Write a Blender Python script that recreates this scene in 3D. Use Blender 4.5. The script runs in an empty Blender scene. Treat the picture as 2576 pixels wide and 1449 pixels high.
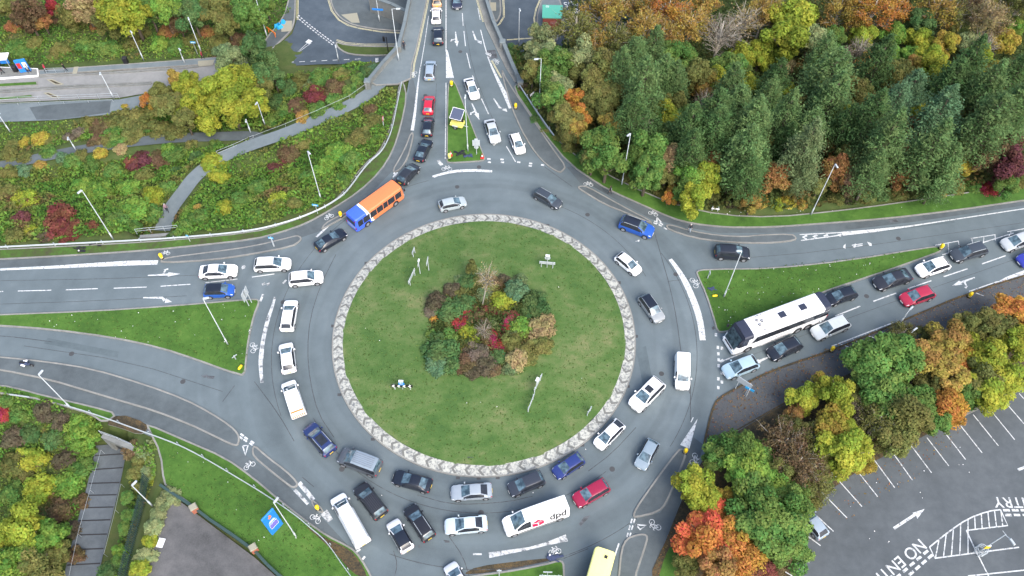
import bpy, bmesh, math, random
import numpy as np
from mathutils import Vector, Matrix
from mathutils.geometry import tessellate_polygon

# ------------------------------------------------------------------ camera, sky, sun, exposure
SC = bpy.context.scene
COL = SC.collection
F_PX, PITCH, ROLL = 2143.97, math.radians(56.4522), math.radians(-0.62865)
CAM_H = 93.13
CAM = np.array([0.0371 * CAM_H, -0.58921 * CAM_H, CAM_H])
_fw = np.array([0, math.cos(PITCH), -math.sin(PITCH)])
_rt = np.array([1.0, 0, 0]); _dn = np.cross(_fw, _rt)
_c, _s = math.cos(ROLL), math.sin(ROLL)
RT, DN, FW = _c * _rt + _s * _dn, -_s * _rt + _c * _dn, _fw
cam = bpy.data.cameras.new('camera'); camo = bpy.data.objects.new('camera', cam); COL.objects.link(camo)
camo.matrix_world = Matrix(((RT[0], -DN[0], -FW[0], CAM[0]), (RT[1], -DN[1], -FW[1], CAM[1]), (RT[2], -DN[2], -FW[2], CAM[2]), (0, 0, 0, 1)))
cam.sensor_width = 36; cam.lens = F_PX / 2576 * 36; cam.clip_end = 5000; cam.clip_start = 1
SC.camera = camo
SUN_EL, SUN_AZ = math.radians(48), math.radians(150)
W = bpy.data.worlds.new('World'); SC.world = W; W.use_nodes = True
nt = W.node_tree; bg = nt.nodes['Background']
sky = nt.nodes.new('ShaderNodeTexSky'); sky.sky_type = 'NISHITA'; sky.sun_disc = False
sky.sun_elevation = SUN_EL; sky.sun_rotation = SUN_AZ; sky.dust_density = 4.0; sky.air_density = 1.0
nt.links.new(sky.outputs[0], bg.inputs[0]); bg.inputs[1].default_value = 0.15
sl = bpy.data.lights.new('sun', 'SUN'); sl.energy = 1.0; sl.angle = math.radians(45); sl.color = (1, 1, .97)
so = bpy.data.objects.new('sun', sl); COL.objects.link(so)
so.rotation_euler = (math.pi / 2 - SUN_EL, 0, math.pi - SUN_AZ)
SC.view_settings.view_transform = 'Standard'; SC.view_settings.look = 'None'
SC.view_settings.exposure = 1.34; SC.view_settings.gamma = 1

# ------------------------------------------------------------------ photograph pixel <-> ground point
def P(x, y, z=0.0):
    d = (x - 1288) / F_PX * RT + (y - 724.5) / F_PX * DN + FW
    return CAM + d * ((z - CAM[2]) / d[2])
def proj(p):
    v = np.asarray(p, float) - CAM; w = v @ FW
    return np.array([1288 + F_PX * (v @ RT) / w, 724.5 + F_PX * (v @ DN) / w])
def pxm(x, y, z=0.0):
    a = P(x - 10, y, z); b = P(x + 10, y, z)
    return 20 / np.linalg.norm(a - b)
RNG = np.random.default_rng(7)
random.seed(7)

# ------------------------------------------------------------------ materials
def newmat(name):
    m = bpy.data.materials.new(name); m.use_nodes = True
    return m, m.node_tree, m.node_tree.nodes['Principled BSDF']
def plain(name, col, rough=.6, metal=0.0, coat=0.0, emit=None):
    m, t, b = newmat(name)
    n = t.nodes.new('ShaderNodeTexNoise'); n.inputs['Scale'].default_value = 6; n.inputs['Detail'].default_value = 4
    g = t.nodes.new('ShaderNodeNewGeometry'); t.links.new(g.outputs['Position'], n.inputs['Vector'])
    r = t.nodes.new('ShaderNodeMapRange'); r.inputs[3].default_value = .86; r.inputs[4].default_value = 1.1
    t.links.new(n.outputs[0], r.inputs[0])
    mx = t.nodes.new('ShaderNodeMix'); mx.data_type = 'RGBA'; mx.blend_type = 'MULTIPLY'; mx.inputs[0].default_value = 1
    mx.inputs[6].default_value = (*col, 1); t.links.new(r.outputs[0], mx.inputs[7]); t.links.new(mx.outputs[2], b.inputs['Base Color'])
    b.inputs['Roughness'].default_value = rough; b.inputs['Metallic'].default_value = metal
    b.inputs['Coat Weight'].default_value = coat
    return m
def surface(name, stops, big=.12, mid=.9, fine=14, rough=.9, bump=.25, warp=(1, 1, 1), wts=(.5, .3, .2)):
    """noise at three scales through a colour ramp"""
    m, t, b = newmat(name)
    g = t.nodes.new('ShaderNodeNewGeometry')
    mp = t.nodes.new('ShaderNodeMapping'); mp.inputs['Scale'].default_value = warp
    t.links.new(g.outputs['Position'], mp.inputs['Vector'])
    acc = None; fn = None
    for sc, wt in ((big, wts[0]), (mid, wts[1]), (fine, wts[2])):
        n = t.nodes.new('ShaderNodeTexNoise'); n.inputs['Scale'].default_value = sc; n.inputs['Detail'].default_value = 5
        n.inputs['Roughness'].default_value = .62; t.links.new(mp.outputs[0], n.inputs['Vector'])
        mu = t.nodes.new('ShaderNodeMath'); mu.operation = 'MULTIPLY'; mu.inputs[1].default_value = wt; t.links.new(n.outputs[0], mu.inputs[0])
        if acc is None: acc = mu
        else:
            a = t.nodes.new('ShaderNodeMath'); a.operation = 'ADD'; t.links.new(acc.outputs[0], a.inputs[0]); t.links.new(mu.outputs[0], a.inputs[1]); acc = a
        fn = n
    rp = t.nodes.new('ShaderNodeValToRGB'); e = rp.color_ramp.elements
    e[0].position, e[0].color = stops[0][0], (*stops[0][1], 1); e[1].position, e[1].color = stops[-1][0], (*stops[-1][1], 1)
    for p, c in stops[1:-1]:
        k = e.new(p); k.color = (*c, 1)
    t.links.new(acc.outputs[0], rp.inputs[0]); t.links.new(rp.outputs[0], b.inputs['Base Color'])
    b.inputs['Roughness'].default_value = rough; b.inputs['Specular IOR Level'].default_value = .3
    bp = t.nodes.new('ShaderNodeBump'); bp.inputs['Strength'].default_value = bump; bp.inputs['Distance'].default_value = .05
    t.links.new(fn.outputs[0], bp.inputs['Height']); t.links.new(bp.outputs[0], b.inputs['Normal'])
    return m
M = {}
M['asphalt'] = surface('asphalt', [(.34, (.072, .092, .101)), (.46, (.095, .121, .132)), (.55, (.11, .138, .15)), (.66, (.142, .174, .186))], .06, .4, 9, .8, .12, (1, 1, 1), (.55, .27, .18))
def tracks(m):
    """bands polished or darkened by wheels, following the ring round the island"""
    t = m.node_tree; b = t.nodes['Principled BSDF']; src = b.inputs['Base Color'].links[0].from_socket
    g = t.nodes.new('ShaderNodeNewGeometry'); ln = t.nodes.new('ShaderNodeVectorMath'); ln.operation = 'LENGTH'; t.links.new(g.outputs['Position'], ln.inputs[0])
    wb = t.nodes.new('ShaderNodeTexNoise'); wb.inputs['Scale'].default_value = .09; wb.inputs['Detail'].default_value = 3; t.links.new(g.outputs['Position'], wb.inputs['Vector'])
    ad = t.nodes.new('ShaderNodeMath'); ad.operation = 'MULTIPLY_ADD'; ad.inputs[1].default_value = 2.0; t.links.new(wb.outputs[0], ad.inputs[0]); t.links.new(ln.outputs['Value'], ad.inputs[2])
    n = t.nodes.new('ShaderNodeTexNoise'); n.noise_dimensions = '1D'; n.inputs['Scale'].default_value = .5; n.inputs['Detail'].default_value = 3; t.links.new(ad.outputs[0], n.inputs['W'])
    r = t.nodes.new('ShaderNodeMapRange'); r.inputs[1].default_value = .3; r.inputs[2].default_value = .7; r.inputs[3].default_value = .9; r.inputs[4].default_value = 1.09; t.links.new(n.outputs[0], r.inputs[0])
    k = t.nodes.new('ShaderNodeMapRange'); k.inputs[1].default_value = 31; k.inputs[2].default_value = 42; k.inputs[3].default_value = 1; k.inputs[4].default_value = .25; t.links.new(ln.outputs['Value'], k.inputs[0])
    mx = t.nodes.new('ShaderNodeMix'); mx.data_type = 'RGBA'; mx.blend_type = 'MULTIPLY'; t.links.new(k.outputs[0], mx.inputs[0]); t.links.new(src, mx.inputs[6]); t.links.new(r.outputs[0], mx.inputs[7]); t.links.new(mx.outputs[2], b.inputs['Base Color'])
tracks(M['asphalt'])
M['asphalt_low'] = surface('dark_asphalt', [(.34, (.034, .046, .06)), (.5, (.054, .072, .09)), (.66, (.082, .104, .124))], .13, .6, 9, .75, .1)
M['carpark'] = surface('car_park_asphalt', [(.34, (.062, .072, .078)), (.5, (.08, .092, .1)), (.66, (.104, .118, .126))], .1, .8, 11, .9, .2)
M['path'] = surface('footway_asphalt', [(.33, (.052, .063, .068)), (.5, (.08, .097, .104)), (.67, (.106, .126, .134))], .15, .9, 12, .9, .2)
M['path_lt'] = surface('grey_path', [(.3, (.095, .118, .128)), (.5, (.13, .158, .168)), (.7, (.17, .198, .205))], .2, 1.2, 10, .9, .15)
M['leafy_path'] = surface('leaf_strewn_asphalt', [(.36, (.048, .052, .057)), (.52, (.074, .08, .085)), (.59, (.08, .074, .064)), (.67, (.17, .115, .06))], .3, 1.6, 5, .95, .4, (1, 1, 1), (.25, .3, .45))
M['concrete'] = surface('concrete', [(.34, (.12, .125, .118)), (.5, (.17, .178, .17)), (.66, (.22, .228, .218))], .4, 2, 12, .9, .15)
M['busway'] = surface('busway_concrete', [(.34, (.15, .155, .15)), (.5, (.2, .205, .2)), (.66, (.25, .25, .245))], .2, 1.1, 9, .9, .1)
M['kerb'] = surface('kerb_stone', [(.32, (.13, .13, .12)), (.5, (.2, .2, .185)), (.68, (.27, .268, .245))], .5, 2.5, 8, .9, .1)
M['grass'] = surface('mown_grass', [(.36, (.036, .085, .02)), (.46, (.056, .112, .026)), (.53, (.084, .132, .04)), (.59, (.125, .15, .058)), (.66, (.18, .172, .085))], .11, .55, 7, .95, .5, (1, 1.5, 1), (.42, .34, .24))
M['grass_lush'] = surface('verge_grass', [(.32, (.022, .055, .01)), (.45, (.04, .098, .014)), (.56, (.058, .13, .02)), (.66, (.085, .15, .03)), (.74, (.13, .13, .05))], .25, 1.4, 9, .95, .5)
M['verge'] = surface('worn_verge', [(.34, (.05, .045, .03)), (.46, (.05, .075, .02)), (.56, (.05, .11, .018)), (.7, (.085, .14, .035))], .3, 1.2, 8, .95, .5)
M['soil'] = surface('bank_soil', [(.34, (.03, .045, .012)), (.48, (.05, .078, .02)), (.6, (.075, .09, .03)), (.72, (.1, .085, .04))], .1, .8, 6, .95, .6)
M['litter_soil'] = surface('leaf_litter', [(.36, (.022, .02, .015)), (.48, (.05, .042, .026)), (.58, (.1, .068, .03)), (.68, (.17, .1, .04))], .2, 1.6, 7, .95, .6, (1, 1, 1), (.25, .35, .4))
M['white'] = plain('white_paint', (.8, .8, .8), .5)
M['black'] = plain('black_plastic', (.012, .012, .014), .5)
M['dark'] = plain('dark_rubber', (.018, .018, .02), .75)
M['steel'] = plain('galvanised_steel', (.36, .4, .42), .5, .2)
M['postgrey'] = plain('pale_grey_post', (.42, .46, .48), .5, .15)
M['signback'] = plain('grey_sign_back', (.4, .44, .46), .5, .1)
M['yellow'] = plain('yellow_plastic', (.8, .56, .01), .4)
M['paleyellow'] = plain('pale_yellow_paint', (.72, .64, .16), .4)
M['orange'] = plain('orange_plastic', (.75, .2, .03), .5)
M['signblue'] = plain('blue_sign_face', (.02, .2, .62), .4)
M['cyan'] = plain('bright_blue_sheet', (.02, .3, .6), .4)
M['red'] = plain('red_plastic', (.5, .03, .03), .4)
M['lampred'] = plain('red_lens', (.42, .012, .02), .15)
M['lampwhite'] = plain('clear_lens', (.72, .74, .78), .08)
M['brick'] = plain('red_brick', (.3, .1, .06), .85)
M['brickred'] = plain('red_cladding', (.27, .07, .05), .8)
M['greenroof'] = plain('green_roof_sheet', (.08, .36, .26), .6)
M['fencegreen'] = plain('dark_green_steel', (.03, .06, .055), .5)
M['solar'] = plain('solar_panel', (.07, .085, .13), .25)
M['wood'] = plain('weathered_bark', (.09, .07, .05), .9)
M['palebark'] = plain('pale_bark', (.36, .33, .28), .85)
M['pinebark'] = plain('grey_brown_bark', (.15, .12, .09), .9)
M['skin'] = plain('skin', (.5, .3, .2), .6)
M['plate_y'] = plain('yellow_plate', (.75, .5, .03), .4)
M['plate_w'] = plain('white_plate', (.75, .75, .72), .4)
M['rim'] = plain('alloy_rim', (.42, .43, .45), .3, .6)
M['tactile'] = plain('buff_paving', (.26, .25, .19), .85)
M['teal'] = plain('dark_blue_cloth', (.03, .045, .1), .7)
def wornpaint(name, col, lo, hi, scale=3.2):
    """worn road paint: paint chipped through to asphalt by noise"""
    m, t, b = newmat(name)
    g = t.nodes.new('ShaderNodeNewGeometry')
    n = t.nodes.new('ShaderNodeTexNoise'); n.inputs['Scale'].default_value = scale; n.inputs['Detail'].default_value = 8; n.inputs['Roughness'].default_value = .7
    t.links.new(g.outputs['Position'], n.inputs['Vector'])
    r = t.nodes.new('ShaderNodeMapRange'); r.inputs[1].default_value = lo; r.inputs[2].default_value = hi
    t.links.new(n.outputs[0], r.inputs[0])
    mx = t.nodes.new('ShaderNodeMix'); mx.data_type = 'RGBA'; mx.inputs[6].default_value = (.09, .1, .11, 1); mx.inputs[7].default_value = (*col, 1)
    t.links.new(r.outputs[0], mx.inputs[0]); t.links.new(mx.outputs[2], b.inputs['Base Color']); b.inputs['Roughness'].default_value = .7
    return m
M['mark'] = wornpaint('road_marking', (.5, .52, .52), .36, .48)
M['markworn'] = wornpaint('worn_road_marking', (.46, .48, .48), .38, .53, 1.5)
M['yline'] = wornpaint('yellow_line', (.5, .46, .28), .34, .46)
M['apron'] = wornpaint('chevron_apron_white', (.39, .395, .35), .36, .56, 3.4)
M['drain'] = plain('cast_iron_cover', (.05, .052, .055), .8)
M['patch'] = surface('asphalt_patch', [(.36, (.072, .094, .103)), (.64, (.1, .128, .139))], .3, 1.2, 8, .85, .1)
M['tar'] = wornpaint('tar_seam', (.035, .037, .04), .35, .5, 2)
M['stain'] = wornpaint('road_stain', (.035, .036, .038), .42, .6, 1.6)
M['palestain'] = wornpaint('pale_scuff', (.125, .15, .15), .42, .75, .9)
M['palestain'].node_tree.nodes['Mix'].inputs[6].default_value = (.08, .109, .123, 1)
M['forecourt'] = surface('forecourt_asphalt', [(.36, (.05, .051, .052)), (.5, (.088, .089, .09)), (.64, (.125, .123, .123))], .16, .7, 6, .9, .15)
M['slab'] = surface('ramp_slab', [(.34, (.06, .072, .08)), (.5, (.085, .1, .112)), (.66, (.11, .128, .14))], .3, 1.4, 9, .9, .15)
def paint_mat():
    m, t, b = newmat('car_paint')
    o = t.nodes.new('ShaderNodeObjectInfo')
    n = t.nodes.new('ShaderNodeTexNoise'); n.inputs['Scale'].default_value = 2.5; n.inputs['Detail'].default_value = 5
    g = t.nodes.new('ShaderNodeNewGeometry'); t.links.new(g.outputs['Position'], n.inputs['Vector'])
    r = t.nodes.new('ShaderNodeMapRange'); r.inputs[3].default_value = .9; r.inputs[4].default_value = 1.06; t.links.new(n.outputs[0], r.inputs[0])
    mx = t.nodes.new('ShaderNodeMix'); mx.data_type = 'RGBA'; mx.blend_type = 'MULTIPLY'; mx.inputs[0].default_value = 1
    t.links.new(o.outputs['Color'], mx.inputs[6]); t.links.new(r.outputs[0], mx.inputs[7]); t.links.new(mx.outputs[2], b.inputs['Base Color'])
    b.inputs['Roughness'].default_value = .38; b.inputs['Specular IOR Level'].default_value = .3; b.inputs['Coat Weight'].default_value = .45; b.inputs['Coat Roughness'].default_value = .04
    return m
M['paint'] = paint_mat()
def glass_mat():
    m, t, b = newmat('sky_toned_glass')
    n = t.nodes.new('ShaderNodeTexNoise'); n.inputs['Scale'].default_value = 1.8; n.inputs['Detail'].default_value = 3
    g = t.nodes.new('ShaderNodeNewGeometry'); t.links.new(g.outputs['Position'], n.inputs['Vector'])
    rp = t.nodes.new('ShaderNodeValToRGB'); rp.color_ramp.elements[0].color = (.022, .04, .052, 1); rp.color_ramp.elements[1].color = (.105, .17, .205, 1)  # blue-grey ramp puts the reflected sky into the glass colour
    rp.color_ramp.elements[0].position = .35; rp.color_ramp.elements[1].position = .65
    t.links.new(n.outputs[0], rp.inputs[0]); t.links.new(rp.outputs[0], b.inputs['Base Color'])
    b.inputs['Roughness'].default_value = .06; b.inputs['IOR'].default_value = 1.75
    return m
M['glass'] = glass_mat()
def dark_glass():
    m, t, b = newmat('side_glass')
    n = t.nodes.new('ShaderNodeTexNoise'); n.inputs['Scale'].default_value = 2.5
    g = t.nodes.new('ShaderNodeNewGeometry'); t.links.new(g.outputs['Position'], n.inputs['Vector'])
    rp = t.nodes.new('ShaderNodeValToRGB'); rp.color_ramp.elements[0].color = (.008, .01, .014, 1); rp.color_ramp.elements[1].color = (.035, .04, .05, 1)
    t.links.new(n.outputs[0], rp.inputs[0]); t.links.new(rp.outputs[0], b.inputs['Base Color'])
    b.inputs['Roughness'].default_value = .08
    return m
M['sideglass'] = dark_glass()
def leaf_mat(name, useobj=True):
    m, t, b = newmat(name)
    a = t.nodes.new('ShaderNodeAttribute'); a.attribute_name = 'lv'
    sep = t.nodes.new('ShaderNodeSeparateColor'); t.links.new(a.outputs['Color'], sep.inputs[0])
    hs = t.nodes.new('ShaderNodeHueSaturation'); hs.inputs['Saturation'].default_value = .98
    if useobj:
        o = t.nodes.new('ShaderNodeObjectInfo'); t.links.new(o.outputs['Color'], hs.inputs['Color'])
    else:
        g = t.nodes.new('ShaderNodeNewGeometry')
        n = t.nodes.new('ShaderNodeTexNoise'); n.inputs['Scale'].default_value = .14; n.inputs['Detail'].default_value = 4; n.inputs['Roughness'].default_value = .65
        t.links.new(g.outputs['Position'], n.inputs['Vector'])
        rp = t.nodes.new('ShaderNodeValToRGB'); e = rp.color_ramp.elements
        st = useobj_stops[name]
        e[0].position, e[0].color = st[0][0], (*st[0][1], 1); e[1].position, e[1].color = st[-1][0], (*st[-1][1], 1)
        for p_, c_ in st[1:-1]:
            k = e.new(p_); k.color = (*c_, 1)
        t.links.new(n.outputs[0], rp.inputs[0]); t.links.new(rp.outputs[0], hs.inputs['Color'])
    h = t.nodes.new('ShaderNodeMapRange'); h.inputs[3].default_value = .462; h.inputs[4].default_value = .538; t.links.new(sep.outputs[1], h.inputs[0])
    v = t.nodes.new('ShaderNodeMapRange'); v.inputs[3].default_value = .55; v.inputs[4].default_value = 1.4; t.links.new(sep.outputs[0], v.inputs[0])
    t.links.new(h.outputs[0], hs.inputs['Hue']); t.links.new(v.outputs[0], hs.inputs['Value'])
    t.links.new(hs.outputs[0], b.inputs['Base Color']); b.inputs['Roughness'].default_value = .7; b.inputs['Specular IOR Level'].default_value = .1
    tr = t.nodes.new('ShaderNodeBsdfTranslucent'); t.links.new(hs.outputs[0], tr.inputs[0])
    mxs = t.nodes.new('ShaderNodeMixShader'); mxs.inputs[0].default_value = .42
    out = t.nodes['Material Output']
    t.links.new(b.outputs[0], mxs.inputs[1]); t.links.new(tr.outputs[0], mxs.inputs[2]); t.links.new(mxs.outputs[0], out.inputs[0])
    return m
useobj_stops = {
 'bramble_leaf': [(.30, (.085, .14, .035)), (.41, (.095, .21, .035)), (.50, (.15, .27, .045)), (.58, (.17, .21, .05)), (.64, (.21, .16, .065)), (.70, (.22, .10, .065))],
 'undergrowth_leaf': [(.3, (.06, .095, .03)), (.45, (.085, .125, .035)), (.55, (.125, .13, .04)), (.68, (.2, .12, .045))],
}
M['leaf'] = leaf_mat('foliage')
M['bramble'] = leaf_mat('bramble_leaf', False)
M['under'] = leaf_mat('undergrowth_leaf', False)

# ------------------------------------------------------------------ object helpers
def tag(o, label=None, cat=None, group=None, kind=None):
    if label: o['label'] = label
    if cat: o['category'] = cat
    if group: o['group'] = group
    if kind: o['kind'] = kind
    return o
def empty(name, loc, rz=0.0, sc=1.0):
    o = bpy.data.objects.new(name, None); COL.objects.link(o); o.empty_display_size = .3
    o.location = tuple(loc); o.rotation_euler = (0, 0, rz); o.scale = (sc, sc, sc)
    return o
def link_mesh(name, me, parent=None, color=None):
    o = bpy.data.objects.new(name, me); COL.objects.link(o)
    if parent: o.parent = parent
    if color: o.color = (*color, 1)
    return o
class MB:
    def __init__(s): s.v = []; s.f = []; s.mi = []
    def add(s, vs, fs, m=0):
        b = len(s.v); s.v += [tuple(map(float, q)) for q in vs]; s.f += [tuple(i + b for i in f) for f in fs]; s.mi += [m] * len(fs); return s
    def box(s, c, d, rz=0.0, m=0, taper=1.0, M4=None):
        x, y, z = d[0] / 2, d[1] / 2, d[2] / 2; vs = []
        for sz in (-1, 1):
            k = taper if sz > 0 else 1
            for sx, sy in ((-1, -1), (1, -1), (1, 1), (-1, 1)): vs.append(np.array((sx * x * k, sy * y * k, sz * z)))
        if rz:
            cs, sn = math.cos(rz), math.sin(rz); vs = [np.array((q[0] * cs - q[1] * sn, q[0] * sn + q[1] * cs, q[2])) for q in vs]
        if M4 is not None: vs = [np.array(M4 @ Vector(q)) for q in vs]
        return s.add([q + np.array(c) for q in vs], [(0, 3, 2, 1), (4, 5, 6, 7), (0, 1, 5, 4), (1, 2, 6, 5), (2, 3, 7, 6), (3, 0, 4, 7)], m)
    def tube(s, pts, rs, n=8, m=0, cap=True):
        pts = [np.array(p, float) for p in pts]
        if not hasattr(rs, '__len__'): rs = [rs] * len(pts)
        vs = []; up = None
        for i, p in enumerate(pts):
            d = pts[min(i + 1, len(pts) - 1)] - pts[max(i - 1, 0)]; d = d / (np.linalg.norm(d) + 1e-9)
            a = np.array((0, 0, 1.0)) if abs(d[2]) < .9 else np.array((1.0, 0, 0))
            u = np.cross(d, a); u /= np.linalg.norm(u); w = np.cross(d, u)
            for k in range(n):
                t = 2 * math.pi * k / n; vs.append(p + rs[i] * (math.cos(t) * u + math.sin(t) * w))
        fs = []
        for i in range(len(pts) - 1):
            for k in range(n):
                a, b = i * n + k, i * n + (k + 1) % n; fs.append((a, b, b + n, a + n))
        if cap: fs += [tuple(range(n - 1, -1, -1)), tuple(range((len(pts) - 1) * n, len(pts) * n))]
        return s.add(vs, fs, m)
    def disc(s, c, r, axis='y', n=16, th=.1, m=0):
        vs = []; o = {'x': (1, 2, 0), 'y': (2, 0, 1), 'z': (0, 1, 2)}[axis]
        for sd in (-.5, .5):
            for k in range(n):
                t = 2 * math.pi * k / n; q = [0, 0, 0]; q[o[0]] = r * math.cos(t); q[o[1]] = r * math.sin(t); q[o[2]] = sd * th; vs.append(np.array(q) + c)
        fs = [tuple(range(n - 1, -1, -1)), tuple(range(n, 2 * n))] + [(k, (k + 1) % n, n + (k + 1) % n, n + k) for k in range(n)]
        return s.add(vs, fs, m)
    def build(s, name, mats, parent=None, smooth=False, color=None, bevel=0):
        me = s.mesh(name, mats, smooth); o = link_mesh(name, me, parent, color)
        if bevel:
            b = o.modifiers.new('bevel', 'BEVEL'); b.width = bevel; b.segments = 2; b.limit_method = 'ANGLE'
        return o
    def mesh(s, name, mats, smooth=False):
        me = bpy.data.meshes.new(name); me.from_pydata(s.v, [], s.f)
        if not isinstance(mats, (list, tuple)): mats = [mats]
        for m in mats: me.materials.append(m)
        me.polygons.foreach_set('material_index', s.mi)
        if smooth: me.polygons.foreach_set('use_smooth', [True] * len(s.f))
        me.update(); return me
def chaikin(p, n=2, closed=False):
    p = [np.array(q, float) for q in p]
    for _ in range(n):
        o = []; L = len(p)
        for i in range(L if closed else L - 1):
            a, b = p[i], p[(i + 1) % L]; o += [a * .75 + b * .25, a * .25 + b * .75]
        if not closed: o = [p[0]] + o + [p[-1]]
        p = o
    return p
def tri_poly(pts):
    t = tessellate_polygon([[Vector((q[0], q[1], 0)) for q in pts]])
    return [tuple(i) for i in t]
def ccw(pts):
    a = sum(pts[i][0] * pts[(i + 1) % len(pts)][1] - pts[(i + 1) % len(pts)][0] * pts[i][1] for i in range(len(pts)))
    return pts if a > 0 else pts[::-1]
def inset(pts, d):
    n = len(pts); out = []
    for i in range(n):
        a, b, c = pts[i - 1], pts[i], pts[(i + 1) % n]
        e1 = b - a; e2 = c - b; e1 = e1 / (np.linalg.norm(e1) + 1e-9); e2 = e2 / (np.linalg.norm(e2) + 1e-9)
        n1 = np.array((-e1[1], e1[0])); n2 = np.array((-e2[1], e2[0])); nn = n1 + n2; L = np.linalg.norm(nn)
        nn = nn / L if L > 1e-6 else n1
        k = 1 / max(.5, nn @ n1); out.append(b + nn * d * k)
    return out
def px_poly(pix, z, smooth=2, closed=True):
    p = [P(x, y, z)[:2] for x, y in pix]
    return chaikin(p, smooth, closed) if smooth else p
def sheet(name, pix, z, mat, smooth=0, kind='structure'):
    pts = ccw(px_poly(pix, z, smooth)); mb = MB()
    mb.add([(*q, z) for q in pts], [(t if np.cross(np.array(pts[t[1]]) - pts[t[0]], np.array(pts[t[2]]) - pts[t[0]]) > 0 else t[::-1]) for t in tri_poly(pts)])
    return tag(mb.build(name, mat), kind=kind)
def slab(name, pix, mat, z1=.12, smooth=2, kw=.2, z0=-.06, kerb=True, kmat=None):
    pts = [np.array(q) for q in ccw(px_poly(pix, z1, smooth))]
    clean = [pts[0]]
    for q in pts[1:]:
        if np.linalg.norm(q - clean[-1]) > .05: clean.append(q)
    pts = clean; n = len(pts); inn = inset(pts, kw) if kerb else pts
    mb = MB(); tr = [(t if np.cross(inn[t[1]] - inn[t[0]], inn[t[2]] - inn[t[0]]) > 0 else t[::-1]) for t in tri_poly(inn)]
    mb.add([(*q, z1) for q in inn], tr)
    tag(mb.build(name, mat), kind='structure')
    k = MB()
    vs = [(*q, z0) for q in pts] + [(*q, z1 + .012) for q in pts] + [(*q, z1 + .012) for q in inn] + [(*q, z1 - .1) for q in inn]
    fs = []
    for i in range(n):
        j = (i + 1) % n; fs.append((i, j, n + j, n + i))
        if kerb: fs += [(n + i, n + j, 2 * n + j, 2 * n + i), (2 * n + i, 2 * n + j, 3 * n + j, 3 * n + i)]
    k.add(vs, fs); tag(k.build('kerb', kmat or M['kerb']), kind='structure')
# ------------------------------------------------------------------ terrain
PLAT = [(-200, 628), (0, 621), (267, 607), (433, 597), (640, 577), (717, 558), (794, 530), (844, 502), (871, 478), (924, 408), (960, 378), (978, 343), (988, 307), (998, 260), (1000, 225), (935, 222), (922, 208), (1000, 125), (1005, 112), (1262, 108), (1303, 195), (1312, 212), (1395, 343), (1470, 430), (1600, 490), (1800, 540), (2100, 515), (2750, 430), (2750, 1700), (330, 1700), (362, 1400), (398, 1260), (410, 1195), (395, 1125), (340, 1106), (262, 1078), (180, 1034), (110, 998), (0, 970), (-200, 945)]
PLATW = np.array([P(x, y)[:2] for x, y in PLAT])
def seg_dist(X, Y, a, b):
    d = b - a; L = d @ d; t = np.clip(((X - a[0]) * d[0] + (Y - a[1]) * d[1]) / (L + 1e-9), 0, 1)
    return np.hypot(X - a[0] - t * d[0], Y - a[1] - t * d[1]), t
def poly_sd(X, Y, poly):
    D = np.full(X.shape, 1e9); ins = np.zeros(X.shape, bool); n = len(poly)
    for i in range(n):
        a, b = poly[i], poly[(i + 1) % n]
        D = np.minimum(D, seg_dist(X, Y, a, b)[0])
        c = ((a[1] > Y) != (b[1] > Y)) & (X < (b[0] - a[0]) * (Y - a[1]) / (b[1] - a[1] + 1e-12) + a[0]); ins ^= c
    return np.where(ins, -D, D)
def sstep(t): t = np.clip(t, 0, 1); return t * t * (3 - 2 * t)
LOWZ = -5.5
PADS = []   # (polygon world, z, blend)
def pad(pix, z, blend): PADS.append((np.array([P(x, y, z)[:2] for x, y in pix]), z, blend))
NWROAD = [(750, -90), (750, 40), (735, 85), (683, 128), (690, 168), (800, 162), (955, 160), (1090, 120), (1100, -90)]
NEROAD = [(1215, -90), (1560, -90), (1590, 60), (1500, 90), (1370, 130), (1240, 130)]
pad([(715, -90), (690, 50), (640, 120), (640, 172), (800, 168), (955, 166), (1090, 120), (1100, -90)], LOWZ - .25, 6); pad(NEROAD, LOWZ - .25, 7)
BUSZ = -5.1
BUSW = [(-90, 208), (97, 192), (463, 168), (620, 152), (640, 185), (463, 218), (300, 246), (0, 258), (-90, 262)]
pad([(-90, 165), (97, 168), (540, 142), (700, 130), (700, 175), (463, 225), (300, 262), (260, 300), (0, 305), (-90, 308)], BUSZ - .2, 6)
PATHS = [([(958, 206, .05), (935, 232, -.2), (880, 265, -.8), (800, 300, -1.5), (720, 335, -2.1), (650, 358, -2.6), (590, 380, -3), (540, 405, -3.2), (492, 440, -3.4), (455, 490, -3.5), (425, 530, -3.55), (408, 580, -3.6)], 1.15, 2.6),
         ([(-60, 430, -4.7), (60, 405, -4.6), (160, 384, -4.5), (240, 370, -4.4), (330, 357, -4.3), (450, 346, -4.1), (560, 343, -3.9), (640, 340, -3.6), (660, 352, -3.0)], .95, 2.5),
         ([(282, 1118, -3.3), (262, 1215, -3.2), (240, 1300, -3.1), (215, 1400, -3.0), (190, 1510, -2.9)], 1.9, 1.6)]
PATHW = []
for pts, hw, bl in PATHS: PATHW.append((np.array([P(x, y, z) for x, y, z in pts]), hw, bl))
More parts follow.
